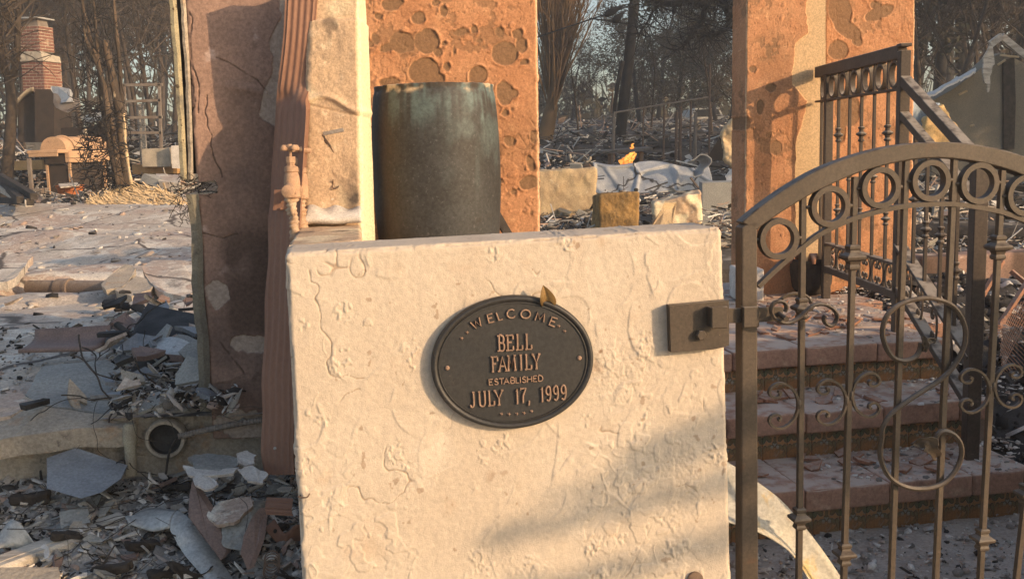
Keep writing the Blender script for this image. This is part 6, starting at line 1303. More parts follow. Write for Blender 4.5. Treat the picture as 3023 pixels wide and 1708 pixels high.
def bgbox(name, label, cat, tl, tr, br, bl, y, dep, mat, group=None, jitter=0.0):
    K = [at(*tl, y), at(*tr, y), at(*br, y), at(*bl, y)]; K = K + [k + np.array([k[0] / k[1] * dep * .6, dep, 0]) for k in K]
    mb = MB(); order = [3, 2, 6, 7, 0, 1, 5, 4]; mb.hexa([K[i] for i in order]); return tag(mb.build(name, mat), label, cat, group)
lk_ = thing('burnt_locker', 'pair of burnt dark metal lockers standing below the brick chimney', 'locker')
for x0, x1, y0, y1, dd in ((52, 104, 272, 420, 23.4), (103, 160, 264, 420, 23.2)):
    K = [at(x0, y0, dd), at(x1, y0, dd), at(x1, y1, dd), at(x0, y1, dd)]; K = K + [k + np.array([.1, .7, 0]) for k in K]; mb = MB(); mb.hexa([K[i] for i in (3, 2, 6, 7, 0, 1, 5, 4)]); mb.build('cabinet_door', m_grilldark, lk_)
mb = MB(); mb.sheet([[at(30 + 70 * t, 320 - 62 * math.sin(t * 1.5) + 10 * s_, 23.0 + .2 * s_) for t in np.linspace(0, 1, 10)] for s_ in (0, 1, 2)], .01); tag(mb.build('bent_strip', m_lime, None, True), 'pale bent strip arching over the burnt lockers', 'strip')
for lab, pts, mat in (('crumpled grey sheet hanging right of the burnt lockers', [(150, 255, 22.6), (205, 262, 22.4), (215, 300, 22.2), (180, 305, 22.3), (165, 285, 22.5)], m_galv), ('dark folded sheet below the crumpled grey one', [(158, 275, 22.5), (230, 290, 22.3), (245, 312, 22.2), (200, 333, 22.0), (165, 318, 22.3)], m_steelpost), ('slanting grey corrugated sheet left of the charred stalks', [(235, 345, 21.5), (300, 330, 21.3), (310, 350, 21.2), (250, 365, 21.4)], m_galv)):
    piece('crumpled_sheet', lab, 'sheet', pts, mat, (.02, .05, -.02), .05)
piece('burnt_counter', 'brown burnt counter front behind the barbecue grill', 'counter', [(180, 378, 20.6), (330, 374, 20.4), (330, 455, 20.4), (180, 455, 20.6)], m_grilldark, (0, .5, 0), .01)
for i, (x0, y0, x1, y1) in enumerate([(28, 478, 132, 474), (395, 488, 528, 486)]):
    a_, b_ = at(x0, y0 + 12, 19.4), at(x1, y1 + 12, 19.2); mb = MB(); mb.bar(a_, b_, .12, .18); tag(mb.build('timber_edging', m_yellowwood), ['sunlit yellow timber edging left of the barbecue grill', 'long orange timber lying right of the charred stalks'][i], 'timber')
mb = MB(); P0 = at(95, 575, 17.5); mb.bar(P0, P0 + [0, 0, .62], .06, .06); mb.cbox(P0 + [.03, 0, .05], (.2, 0, 0), (0, .15, 0), (0, 0, .06)); tag(mb.build('pipe_post', m_steelpost), 'short grey steel post on a block left of the barbecue grill', 'post')

# the barbecue
gp = at(180, 578, 18.6); bq = thing('barbecue_grill', 'scorched barbecue grill with rounded lid on its cart in the burnt yard', 'grill', loc=tuple(gp), rz=R(-8))
Ag = np.array([.50, .87, 0]); Eg = np.array([1., .06, 0])
def gl(e, a, z): return Eg * e + Ag * a + np.array([0, 0, z])
def gpart(nm, mb, m, sm=False): return mb.build(nm, m, bq, sm)
mb = MB(); A = [[gl(-.02 + .24 * math.cos(t) * (1 - .0), a_, .83 + .235 * math.sin(t)) for t in np.linspace(math.pi, 0, 14)] for a_ in np.linspace(-.05, .78, 8)]
vs = [p for r_ in A for p in r_]; F = [(i * 14 + j, i * 14 + j + 1, (i + 1) * 14 + j + 1, (i + 1) * 14 + j) for i in range(7) for j in range(13)] + [tuple(range(14))[::-1], tuple(range(7 * 14, 8 * 14))]; mb.add(vs, F); gpart('lid', mb, m_grill, 40)
for a_ in (.12, .52):
    mb = MB(); mb.tube([gl(-.02 + .247 * math.cos(t), a_, .83 + .243 * math.sin(t)) for t in np.linspace(math.pi, 0, 14)], .022, 6); gpart('lid_band', mb, m_grill, True)
mb = MB(); mb.cbox(gl(-.02, -.12, .80), Eg * .29, Ag * .14, (0, 0, .03), .01); mb.cbox(gl(-.02, -.24, .765), Eg * .27, Ag * .012, (0, 0, .055), .006); gpart('side_shelf', mb, m_grill)
mb = MB(); mb.cbox(gl(-.02, .36, .69), Eg * .215, Ag * .40, (0, 0, .12), .01); gpart('firebox', mb, m_grilldark)
mb = MB(); mb.cbox(gl(.235, .36, .70), Eg * .045, Ag * .42, (0, 0, .105), .012); cp_ = gpart('control_panel', mb, m_grill)
for a_ in (.16, .30, .44): mb = MB(); mb.lathe([(.026, 0), (.026, .03), (.02, .035)], 10, gl(.283, a_, .70), (Ag, UP, Eg)); mb.build('knob', m_grilldark, cp_)
mb = MB(); mb.cbox(gl(-.02, .36, .30), Eg * .19, Ag * .34, (0, 0, .26), .01); gpart('cart', mb, m_grilldark)
for e_, a_ in ((-.23, .02), (.19, .02), (-.23, .70), (.19, .70)): mb = MB(); mb.bar(gl(e_, a_, 0), gl(e_, a_, .60), .045, .045); gpart('leg', mb, m_grill)
mb = MB(); mb.lathe([(.04, 1.02), (.04, 1.20), (.034, 1.20)], 12, gl(.02, .55, 0)); gpart('chimney_pipe', mb, m_lime, 40)
mb = MB(); mb.bar(gl(-.13, -.03, .87), gl(.02, -.03, .87), .02, .02); gpart('lid_handle', mb, m_grilldark)
tp = thing('terracotta_pot', 'orange terracotta pot with burnt twigs in front of the barbecue grill', 'pot', loc=tuple(at(210, 592, 17.9)))
mb = MB(); mb.lathe([(.16, 0), (.215, .20), (.22, .22), (.235, .222), (.24, .27), (.22, .272), (.20, .20)], 28); mb.build('body', m_pot, tp, 35)
mb = MB(); 
for k in range(14):
    a = k * 2.4; mb.tube([np.array([.1 * math.cos(a), .1 * math.sin(a), .2]), np.array([.2 * math.cos(a), .2 * math.sin(a), .33]), np.array([.34 * math.cos(a + .3), .34 * math.sin(a), .24])], .006, 4)
mb.build('dead_twigs', m_wire, tp)['kind'] = 'stuff'
piece('flat_board', 'grey board lying across the rim of the terracotta pot', 'board', [(172, 542, 17.6), (228, 538, 17.8), (236, 546, 17.5), (178, 552, 17.3)], m_greywood, (0, 0, -.02), .01)

# scorched multi stemmed plant
yc = thing('scorched_shrub', 'tall scorched plant of upright bare stalks right of the barbecue grill', 'shrub', loc=tuple(at(350, 545, 15.2)))
def stalk(pts, r0, r1, d, mat=m_yucca, nm='stalk'):
    P = spline([at(x, y, d) for x, y in pts], 5); mb = MB(); n_ = len(P); mb.tube([p + np.array([0, .0, 0]) for p in P], [r0 + (r1 - r0) * i / (n_ - 1) + .006 * math.sin(i * 1.9) for i in range(n_)], 8); return under(mb.build(nm, mat, None, True), yc)
YD = 15.2
stalk([(372, 545), (362, 430), (352, 330), (330, 220), (310, 120)], .075, .05, YD); stalk([(356, 545), (338, 430), (320, 330), (302, 230), (262, 100), (238, -20)], .05, .02, YD - .1); stalk([(380, 545), (368, 450), (360, 300), (352, 180), (340, 60), (335, -20)], .045, .02, YD + .1); stalk([(345, 545), (318, 400), (300, 300), (290, 180), (282, 80), (275, -10)], .04, .018, YD + .2); stalk([(350, 545), (322, 420), (305, 250), (255, 120), (248, 60)], .035, .02, YD - .2)
stalk([(388, 545), (372, 440), (365, 335)], .022, .02, YD - .3, m_straw, 'pale_pole')
mb = MB(); r_ = random.Random(9)
for k in range(520):
    low = k < 360
    x0, y0 = (r_.uniform(250, 385), r_.uniform(300, 560)) if low else (r_.uniform(240, 350), r_.uniform(0, 260)); p = at(x0, y0, YD + r_.uniform(-.5, .5)); q = [p]; dr = np.array([r_.gauss(-.55 if low else 0, .6), r_.gauss(0, .6), r_.gauss(.0, .35) if low else abs(r_.gauss(.9, .4))]); dr /= np.linalg.norm(dr)
    for j in range(4): dr = dr + np.array([r_.gauss(0, .4), r_.gauss(0, .4), r_.gauss(-.1 if low else .05, .4)]); dr /= np.linalg.norm(dr); q.append(q[-1] + dr * r_.uniform(.05, .13))
    mb.tube(q, [.008, .007, .006, .005, .003], 3, False)
under(mb.build('dead_twigs', m_barkdark), yc)['kind'] = 'stuff'

# rack, column, cabinet, blocks
rk = thing('metal_rack', 'dark open metal rack standing behind the charred stalks', 'rack')
for (x0, y0, x1, y1) in ((366, 250, 372, 405), (470, 248, 476, 440), (362, 252, 480, 250), (368, 300, 474, 296), (368, 348, 480, 346), (368, 392, 478, 392)):
    mb = MB(); mb.bar(at(x0, y0, 20.6), at(x1, y1, 20.6), .055, .055); mb.build('shelf_bar' if abs(x1 - x0) > 50 else 'upright', m_steelpost, rk)
mb = MB(); p = at(420, 400, 20.9); mb.lathe([(.075, -.6), (.075, .62)], 14, p); tag(mb.build('mosaic_column', m_mosaic, None, 40), 'speckled column seen through the metal rack', 'column')
bgbox('white_cabinet', 'pale scorched cabinet lying among debris left of the torn wall', 'cabinet', (420, 440), (498, 436), (500, 492), (420, 492), 18.9, .5, m_lime)
bgbox('white_sheet', 'bright white sheet beside the pale scorched cabinet', 'sheet', (505, 430), (560, 428), (566, 500), (508, 496), 18.7, .2, m_white)
piece('concrete_lump', 'tilted grey concrete block right of the scorched stalks', 'block', [(425, 512, 15.8), (468, 530, 15.6), (462, 552, 15.5), (412, 536, 15.7)], m_conc, (.05, .3, -.02), .01)
piece('concrete_lump', 'small grey concrete lump below the tilted block', 'block', [(448, 555, 15.2), (468, 560, 15.2), (464, 580, 15.1), (442, 576, 15.1)], m_conc, (0, .15, 0), .01)
piece('flat_slab', 'pale flat slab lying in front of the orange timber', 'slab', [(460, 512, 16.5), (535, 515, 16.3), (530, 540, 15.4), (468, 536, 15.5)], m_floor, (0, 0, -.1), .03)
for i, (x0, y0, x1, y1) in enumerate([(0, 520, 100, 580), (0, 555, 85, 600), (-5, 590, 90, 596), (10, 540, 60, 590)]):
    mb = MB(); mb.bar(at(x0, y0, 15.5), at(x1, y1, 13.0), .09, .09); tag(mb.build('burnt_timber', m_charwood if i != 1 else m_greywood), ['upper of the burnt timbers sloping down at the left border', 'pale grey timber sloping at the left border', 'lowest black timber at the left border', 'short burnt timber across the left border ones'][i], 'timber')
r_ = random.Random(12); mb = MB()
for k in range(800):
    x = r_.uniform(275, 545); y = 606 - (58 - .0028 * (x - 410) ** 2) * r_.random() ** 1.2; t_ = 1 - abs(x - 400) / 150; p = at(x, y, 14.2 + (606 - y) * .022); d = np.array([r_.gauss(-.75, .3), r_.gauss(0, .5), r_.gauss(.2, .25)]); d /= np.linalg.norm(d); mb.bar(p - d * .06, p + d * r_.uniform(.04, .16), r_.uniform(.008, .03), .012)
tag(mb.build('splintered_wood_pile', m_straw), 'heap of pale splintered wood glowing in the sun on the yard', 'wood pile', kind='stuff')

def debris(name, label, x0, x1, d0, d1, H, N, seed, dark=.45, sz=1.0, base=None):
    """a heap of burnt sticks, sheet scraps and lumps (nobody could count them), lying on the ground between two pixel columns and two distances"""
    r_ = random.Random(seed); mb = MB()
    for k in range(N):
        d = d0 + (d1 - d0) * r_.random(); x = (r_.uniform(x0, x1) - CX) / FPX * d; hp = H * (.35 + 1.1 * max(0, vn(np.array([[x * .9, d * .9, seed]]), seed)[0] - .2)); z0 = float(terrain_z(x, d)) if base is None else base
        p = np.array([x, d, z0 + hp * r_.random() ** 1.3]); mb.t = r_.choice([.02, .05, .1, .14, .2]) if r_.random() < dark else r_.choice([.34, .4, .5, .5, .62, .64, .7, .74, .84, .95])
        q = r_.random(); s = sz * (.35 + .65 * r_.random() ** 2) * d / 18.0
        if q < .5:
            dr = np.array([r_.gauss(0, 1), r_.gauss(0, .7), r_.gauss(0, .3)]); dr /= np.linalg.norm(dr); mb.bar(p, p + dr * s * r_.uniform(.2, 1.0), s * r_.uniform(.012, .045), s * r_.uniform(.012, .045))
        elif q < .85:
            a = np.array([r_.gauss(0, 1), r_.gauss(0, 1), r_.gauss(0, .4)]); a *= s * r_.uniform(.05, .2) / np.linalg.norm(a); b = np.cross(a, [r_.gauss(0, .4), r_.gauss(0, .4), 1]); mb.prism([p - a - b, p + a - b * .7, p + a * .8 + b, p - a * .9 + b * .8], np.array([0, .0, -.02 * s]), .9)
        else:
            r0 = s * r_.uniform(.03, .1); mb.lathe([(r0 * .6, -r0 * .7), (r0, -r0 * .1), (r0 * .8, r0 * .5), (r0 * .2, r0 * .8)], 6, p)
    o = mb.build(name, m_rubble, None, False, True); tag(o, label, None, None, 'stuff'); return o
debris('debris_heap', 'burnt debris heap below the lockers', -20, 330, 20.3, 22.6, .55, 900, 401, .55)
debris('debris_heap', 'burnt debris behind the metal rack', 180, 570, 21, 27, .7, 1000, 402, .6)
debris('debris_heap', 'low debris round the barbecue', -30, 560, 15.4, 19.6, .10, 1100, 403, .4, .7)
debris('debris_heap', 'burnt debris at the far left', -80, 60, 21, 27, .8, 400, 404, .4)
debris('debris_heap', 'debris round the pale cabinet', 380, 575, 19.2, 20.6, .5, 400, 405, .45, .8)

# ================================================================== middle background
CWL = quadblock(Frame(1650, 550, 11.7, 3), (1540, 504), (1762, 496), (1762, 640), (1540, 640), .35)
def h_rough(a, s): return lambda W, q, nr: (a * (fbm(W * s, 5, 411, .6) - .5), {})
tag(block_obj('warm_block_wall', m_concy, CWL, (60, 10, 24), .03, h_rough(.07, 5)), 'warm tan concrete block wall stub right of the orange wall', 'wall')
K = [at(1768, 572, 8.9), at(1886, 566, 8.9), at(1884, 720, 8.9), at(1770, 720, 8.9)]; K = K + [at(1748, 578, 9.4), at(1884, 570, 9.4), at(1884, 720, 9.4), at(1742, 720, 9.4)]
tag(block_obj('rusty_block', m_rust, K, (40, 16, 40), .02, h_rough(.05, 9)), 'ochre and black stained concrete block in front of the crumpled sheet', 'block')
K = [at(1925, 600, 9.9), at(2076, 566, 9.9), at(2074, 664, 9.9), at(1935, 672, 9.9)]; K = K + [k + np.array([.05, .5, 0]) for k in K]
tag(block_obj('stucco_fragment', m_pilaster, K, (50, 14, 34), .03, lambda W, q, nr: (.07 * (fbm(W * 7, 4, 413) - .5), {'pale': sst(.45, .6, fbm(W * 9, 3, 414)), 'soot': 0 * q[:, 0]})), 'sunlit tan stucco fragment standing right of the ochre block', 'fragment')
piece('leaning_slab', 'tan slab leaning up beside the ochre block', 'slab', [(1925, 660, 9.2), (1960, 600, 9.3), (1966, 594, 9.4), (1950, 700, 9.0), (1922, 690, 9.0)], m_concy, (.12, .1, 0), .01)
bgbox('grey_block_wall', 'shaded grey block wall beside the doorway wall', 'wall', (2074, 540), (2190, 536), (2190, 720), (2072, 720), 10.9, .5, m_conc)
for lab, q in (('long pale plank slanting behind the warm block wall', [(1588, 582, 12.6), (1600, 570, 12.6), (1755, 622, 11.6), (1750, 632, 11.6)]), ('second pale plank beside the slanting one', [(1590, 600, 12.2), (1600, 592, 12.2), (1690, 625, 11.4), (1682, 632, 11.4)])):
    piece('pale_plank', lab, 'plank', q, m_straw, (0, .05, -.05), .004)
debris('debris_heap', 'mixed debris between the walls behind the urn', 1540, 1800, 8.2, 12.5, .16, 620, 406, .45, .9)
debris('debris_heap', 'debris behind the warm block wall', 1560, 1760, 14, 19, .55, 420, 407, .5, .8)
debris('debris_heap', 'white debris beside the doorway wall', 2110, 2230, 8.4, 9.4, .55, 420, 408, .15, .8)
debris('debris_heap', 'debris between the ochre block and the grey sheet', 1760, 2080, 10.5, 14.5, .12, 300, 409, .3, .8)
debris('debris_heap', 'burnt debris behind the crumpled sheet', 1560, 2200, 18, 26, .22, 900, 410, .6, .8)
debris('debris_heap', 'far pale debris under the trees', 1560, 2200, 32, 50, .3, 700, 416, .25, .5)
# crumpled sheet
nx_, ny_ = 110, 40; A = []
rs_ = np.random.RandomState(5)
for i in range(nx_):
    row = []
    for j in range(ny_):
        s_, t_ = i / (nx_ - 1), j / (ny_ - 1); x = 1748 + 345 * s_ + 10 * math.sin(t_ * 3); y = 478 + 8 * math.sin(s_ * 9) + 12 * s_ + (108 - 10 * s_) * t_
        row.append(at(x, y, 15.6 - .5 * t_))
    A.append(row)
A = np.array(A); Pn = A.reshape(-1, 3); f1, f2, _i = worley(Pn * np.array([1.5, 1.5, 1.5]), 421); rg = np.exp(-((f2 - f1) / .06) ** 2); A[..., 1] += (-.05 * rg - .16 * (fbm(Pn * 1.3, 3, 423) - .5) + .05 * (fbm(Pn * 6, 3, 424) - .5)).reshape(nx_, ny_)
mb = MB(); mb.sheet(A, .01); tag(mb.build('crumpled_tarpaulin', m_sheet, None, True), 'big crumpled silver grey sheet draped behind the broken blocks', 'tarpaulin')
mb = MB(); c = at(2062, 490, 15.0); A = [[c + np.array([(.13 + .05 * math.sin(3 * t)) * math.cos(t) * (1.25 - .25 * s_), .1 * s_, (.13 + .04 * math.sin(2 * t)) * math.sin(t) * (1.2 - .2 * s_)]) for t in np.linspace(-2.6, 2.4, 20)] for s_ in np.linspace(0, 3, 5)]; mb.sheet(A, .01); tag(mb.build('rolled_scrap', m_sheet, None, True), 'rolled up metal scrap on the right end of the crumpled sheet', 'scrap')
mb = MB(); mb.tube(spline([at(1682, 455, 15), at(1690, 478, 15), at(1715, 484, 15), at(1740, 474, 15), at(1742, 462, 15)], 4), .02, 6); tag(mb.build('wheel_rim_arc', m_lime, None, True), 'pale curved rim lying on top of the block wall', 'rim')
# table with flame
tb = thing('burnt_table', 'grey burnt table with a sloping top and a small flame under it', 'table')
mb = MB(); A0, A1 = at(1772, 449, 20.2), at(1918, 438, 19.8); mb.cbox((A0 + A1) / 2, (A1 - A0) / 2, (0, .4, .01), (0, 0, .03)); mb.build('tabletop', m_steelpost, tb)
for x, yb in ((1893, 500), (1800, 500)): mb = MB(); mb.bar(at(x, 447, 20), at(x, yb, 20), .1 if x > 1850 else .05, .08); mb.build('leg', m_steelpost, tb)
fl_ = thing('flame', 'small orange gas flame burning under the grey table', 'flame')
for pts, w in (([(1832, 484), (1845, 474), (1858, 460), (1868, 452), (1874, 445)], .075), ([(1850, 484), (1862, 475), (1872, 462), (1878, 452)], .06), ([(1838, 482), (1836, 474), (1848, 464)], .05), ([(1862, 440), (1868, 434), (1865, 427), (1872, 424)], .035)):
    P = spline([at(x, y, 19.6) for x, y in pts], 4); mb = MB(); mb.tube(P, [w * (1 - .8 * i / (len(P) - 1)) * (1 + .25 * math.sin(i * 2.1)) for i in range(len(P))], 7); mb.build('tongue', fm, fl_, True)
# fence posts and wires
for i, (x, y0, y1, dd, r0, lab) in enumerate([(1812, 335, 505, 19.8, .035, 'tallest grey fence post left of the flame'), (1808, 275, 336, 20, .018, 'thin dark rod on top of the tallest fence post'), (1900, 318, 440, 21, .02, 'thin dark fence post right of the leaning pole'), (1961, 312, 470, 21, .024, 'rusty fence post in the middle of the row'), (1998, 330, 490, 20, .03, 'first of the two close rusty fence posts'), (2009, 313, 492, 20.3, .034, 'second of the two close rusty fence posts'), (2040, 300, 450, 21, .022, 'slim brown fence post near the white car'), (2054, 331, 480, 20, .035, 'pale grey fence post in front of the white car'), (2096, 190, 480, 20.5, .022, 'tall thin rusty post left of the foam covered wall')]):
    mb = MB(); a_, b_ = at(x, y0, dd), at(x - 3, y1, dd); mb.tube([b_, a_], r0, 8); tag(mb.build('fence_post', m_steelpost if i in (0, 7) else m_rebar, None, 40), lab, 'post')
for lab, pts, r0 in (('upper fence wire rising to the right behind the posts', [(1812, 333, 20), (1900, 318, 20.4), (2095, 286, 21)], .016), ('lower fence wire behind the posts', [(1835, 401, 20.5), (1960, 398, 20.5), (2115, 388, 20.5)], .014)):
    mb = MB(); mb.tube([at(*p_) for p_ in pts], r0, 5); tag(mb.build('fence_wire', m_steelpost), lab, 'wire')
lpz = onz(1829, 440, 1.6)
mb = MB(); P = spline([at(1826, 470, 26), at(1838, 330, 26), at(1858, 160, 26), at(1880, -60, 26)], 6); mb.tube(P, [.15 - .025 * i / len(P) for i in range(len(P))], 12); tag(mb.build('leaning_pole', m_barkdark, None, True), 'black charred utility pole leaning right behind the fence posts', 'pole')
mb = MB(); P = spline([at(1812, 345, 24), at(1822, 260, 24), at(1838, 180, 24)], 4); mb.tube(P, .05, 6); tag(mb.build('dead_stem', m_barkdark), 'thin dark dead stem left of the charred pole', 'stem')
for lab, pts in (('cable sagging from the orange wall to the charred pole', [(1500, 140, 23), (1640, 92, 23), (1760, 52, 23.5), (1880, 10, 24)]), ('cable running from the pole to the doorway wall', [(1880, -10, 24), (1990, 36, 23), (2090, 72, 22), (2300, 130, 20)]), ('lower cable ending at the dark pod', [(1740, 55, 23), (1800, 62, 23.2), (1870, 75, 23.8)])):
    mb = MB(); mb.tube(spline([at(*p_) for p_ in pts], 6), .018, 5); tag(mb.build('cable', m_cable), lab, 'cable')
for lab, p, q, r0 in (('long dark pod hanging on the cable left of the pole', (1785, 46, 23.2), (1838, 18, 23.4), .09), ('second dark pod hanging below the long one', (1810, 66, 23.2), (1842, 36, 23.4), .085), ('round dark knob on the cable right of the pole', (1983, 36, 23), (1997, 34, 23), .07)):
    mb = MB(); a_, b_ = at(*p), at(*q); mb.tube([a_ + (b_ - a_) * t for t in np.linspace(0, 1, 8)], [r0 * k for k in (.3, .85, 1, .95, .8, .6, .45, .25)], 8); tag(mb.build('cable_pod', m_barkdark, None, True), lab, 'cable pod')
# white car up the slope
cr = thing('parked_car', 'small white car parked far off behind the fence posts', 'car', loc=tuple(at(2068, 398, 55)))
mb = MB(); pr = [(-.86, .25), (-.9, .55), (-.84, .85), (-.62, 1.35), (.62, 1.35), (.84, .85), (.9, .55), (.86, .25)]; mb.prism([np.array([x, -1.9, z]) for x, z in pr], (0, 3.8, 0)); mb.build('body', m_car, cr)
mb = MB(); mb.prism([np.array([x, -1.92, z]) for x, z in ((-.72, .9), (-.56, 1.27), (.56, 1.27), (.72, .9))], (0, .01, 0)); mb.build('windscreen', m_glass, cr)
for x in (-.72, .72):
    mb = MB(); mb.lathe([(.3, -.1), (.32, -.05), (.32, .05), (.3, .1)], 14, (x, -1.3, .3), (np.array([0, 1., 0]), UP, np.array([1., 0, 0]))); mb.build('wheel', m_black, cr)
    mb = MB(); mb.cbox((x * .9, -1.92, .68), (.14, 0, 0), (0, .02, 0), (0, 0, .07)); mb.build('headlight', m_glass, cr)
# sloping dark roof piece and foam covered wall by the doorway
piece('dark_roof_slope', 'dark burnt roof slope rising behind the foam covered wall', 'roof', [(2085, 470, 17), (2180, 285, 17), (2230, 240, 17), (2230, 480, 17)], m_grilldark, (.1, .5, 0), .03)
K = [at(2125, 395, 13.8), at(2205, 305, 13.8), at(2205, 520, 13.8), at(2140, 480, 13.8)]; K = K + [k + np.array([.1, .3, 0]) for k in K]
tag(block_obj('foam_covered_wall', m_straw, K, (24, 6, 30), .05, lambda W, q, nr: (.16 * (fbm(W * 6, 4, 431) - .5), {}), 'fulrd'), 'torn pale yellow insulation sheet lit by the sun beside the doorway wall', 'insulation')
piece('grey_flap', 'grey white flap hanging under the torn insulation', 'flap', [(2140, 520, 11.8), (2185, 470, 11.8), (2195, 480, 11.7), (2190, 530, 11.7), (2150, 545, 11.7)], m_white, (.02, .05, 0), .02)

# ================================================================== right background: ruined gable
gbd = 16.0
gb = thing('ruined_gable', 'sooty stucco gable end of a ruined house with broken roof edge', 'house', loc=tuple(at(2860, 500, gbd)))
def gbm(nm, o): return under(o, gb)
GF = Frame(2860, 300, gbd, 8)
def zq(x, y): return (2650 + x / 3.83, 80 + y / 3.83)
mb = MB(); outl = [zq(390, 830), zq(600, 720), zq(880, 520), zq(1090, 330), zq(1180, 290), zq(1300, 340), (3300, 330), (3300, 700), (2750, 700)]
mb.prism([GF.hit(*p_) for p_ in outl], -GF.n * .3); gbm('wall', mb.build('wall', m_gable))
mb = MB(); mb.prism([GF.hit(x, y, .01) for x, y in ((2958, 178), (2990, 170), (2994, 300), (2990, 440), (2960, 440))], GF.n * .04); gbm('x', mb.build('dark_opening_strip', m_charwood))  # raised dark strip standing in for a dark opening in the wall
A = [[GF.hit(*zq(190 + 690 * t, 835 - 370 * t + 30 * s_ + 26 * (vn(np.array([[t * 26, s_ * 2, 7.]]), 5)[0] - .5) + 20 * (vn(np.array([[t * 9, 0, 3.]]), 6)[0] - .5)), .15 + .35 * s_) for t in np.linspace(0, 1, 30)] for s_ in (-.4, 0, .6, 1.0)]
mb = MB(); mb.sheet(A, .03); gbm('x', mb.build('roof_edge', m_white, None, 30))
mb = MB(); mb.prism([GF.hit(*zq(x, y), .5) for x, y in ((1012, 250), (1030, 205), (1062, 208), (1072, 300), (1086, 425), (1060, 440), (1050, 520), (1030, 560), (1036, 640), (1024, 730), (1005, 740), (998, 640), (975, 640), (955, 560), (950, 480), (962, 420), (955, 350), (985, 300))], GF.n * .03); gbm('x', mb.build('hanging_board', m_greywood))
for a_, b_ in (((1045, 200), (1172, 105)), ((1170, 105), (1480, 360))):
    mb = MB(); mb.bar(GF.hit(*zq(*a_), .45), GF.hit(*zq(*b_), .45), .10, .06, GF.n); gbm('x', mb.build('barge_board', m_greywood))
for a_, b_ in (((690, 765), (785, 720)), ((820, 1120), (865, 1105)), ((1130, 430), (1220, 370)), ((1160, 320), (1370, 340))):
    mb = MB(); mb.bar(GF.hit(*zq(*a_), .06), GF.hit(*zq(*b_), .10), .03, .03, GF.n); gbm('x', mb.build('roof_batten', m_straw))
mb = MB(); A = [[at(2690 + 85 * s_, 300 + 4 * s_ + 100 * t - 25 * s_ * t, 13.8 + .3 * math.sin(s_ * 4) * t) for s_ in np.linspace(0, 1, 12)] for t in np.linspace(0, 1, 10)]; mb.sheet(A, .01); tag(mb.build('blue_tarp', m_tarp, None, True), 'pale blue tarp hanging beside the ruined gable', 'tarp')
K = [at(2735, 345, 13.2), at(2790, 300, 13.4), at(2850, 440, 13.2), at(2720, 440, 13.2)]; K = K + [k + np.array([.05, .3, 0]) for k in K]
tag(block_obj('golden_insulation', m_goldfoam, K, (24, 6, 24), .05, lambda W, q, nr: (.14 * (fbm(W * 5, 4, 433) - .5), {}), 'fulr'), 'lump of golden insulation glowing under the blue tarp', 'insulation')
debris('debris_heap', 'white and burnt debris below the ruined gable', 2500, 3080, 9.4, 14.5, .3, 900, 411, .5)
debris('debris_heap', 'pinkish debris behind the railing', 2440, 3060, 6.9, 8.2, .10, 600, 412, .35, .7)
mb = MB(); mb.bar(at(2758, 640, 11), at(2772, 545, 11), .05, .05); tag(mb.build('pale_stake', m_greywood), 'pale stake standing in the debris below the gable', 'stake')

# ================================================================== trees
def grow(mb_t, mb_b, base, height, r0, seed, limbs=7, sub=7, tw=7, spread=.7, up=.55, lean=(0, 0), first=.25, wob=.12, tips=None, twl=.9):
    r_ = random.Random(seed)
    def poly(p, d, L, r_a, r_b, n, up_, wb):
        q = [np.asarray(p, float)]; d = np.asarray(d, float)
        for i in range(n):
            d = d + np.array([r_.gauss(0, wb), r_.gauss(0, wb), r_.gauss(0, wb) + up_ * .12]); d /= np.linalg.norm(d); q.append(q[-1] + d * L / n)
        return q, [r_a + (r_b - r_a) * i / n for i in range(n + 1)], d
    T, TR, td = poly(base, (lean[0], lean[1], 1), height * .8, r0, r0 * .3, 9, .4, wob * .6); mb_t.tube(T, TR, 8)
    def sidev(d, ang):
        a = np.cross(d, [r_.gauss(0, 1), r_.gauss(0, 1), r_.gauss(0, 1)]); a /= np.linalg.norm(a) + 1e-9; v = d * math.cos(ang) + a * math.sin(ang); return v / np.linalg.norm(v)
    for i in range(limbs):
        t = first + (1 - first) * (i + r_.random()) / limbs; k = min(int(t * 9), 8); p = T[k] + (T[k + 1] - T[k]) * (t * 9 - k); ra = TR[k] * .36
        L = height * spread * (1.05 - .6 * t) * r_.uniform(.7, 1.1); B, BR, bd = poly(p, sidev(td, r_.uniform(.5, 1.1)), L, ra, ra * .3, 6, up, wob * 1.6); mb_b.tube(B, BR, 5, False)
        for j in range(sub):
            t2 = .2 + .8 * (j + r_.random()) / sub; k2 = min(int(t2 * 6), 5); p2 = B[k2] + (B[k2 + 1] - B[k2]) * (t2 * 6 - k2); d2 = B[k2 + 1] - B[k2]; d2 /= np.linalg.norm(d2)
            S_, SR, sd = poly(p2, sidev(d2, r_.uniform(.4, 1.0)), L * r_.uniform(.3, .55), BR[k2] * .55, .008, 4, up * .7, wob * 2); mb_b.tube(S_, SR, 3, False)
            if tips is not None: tips += S_[2:]
            for m in range(tw):
                k3 = r_.randrange(1, 4); d3 = S_[k3 + 1] - S_[k3]; d3 /= np.linalg.norm(d3); W_, WR, wd = poly(S_[k3], sidev(d3, r_.uniform(.3, .9)), twl * r_.uniform(.35, .9), .009, .004, 3, up * .5, wob * 2.5); mb_b.tube(W_, WR, 3, False)
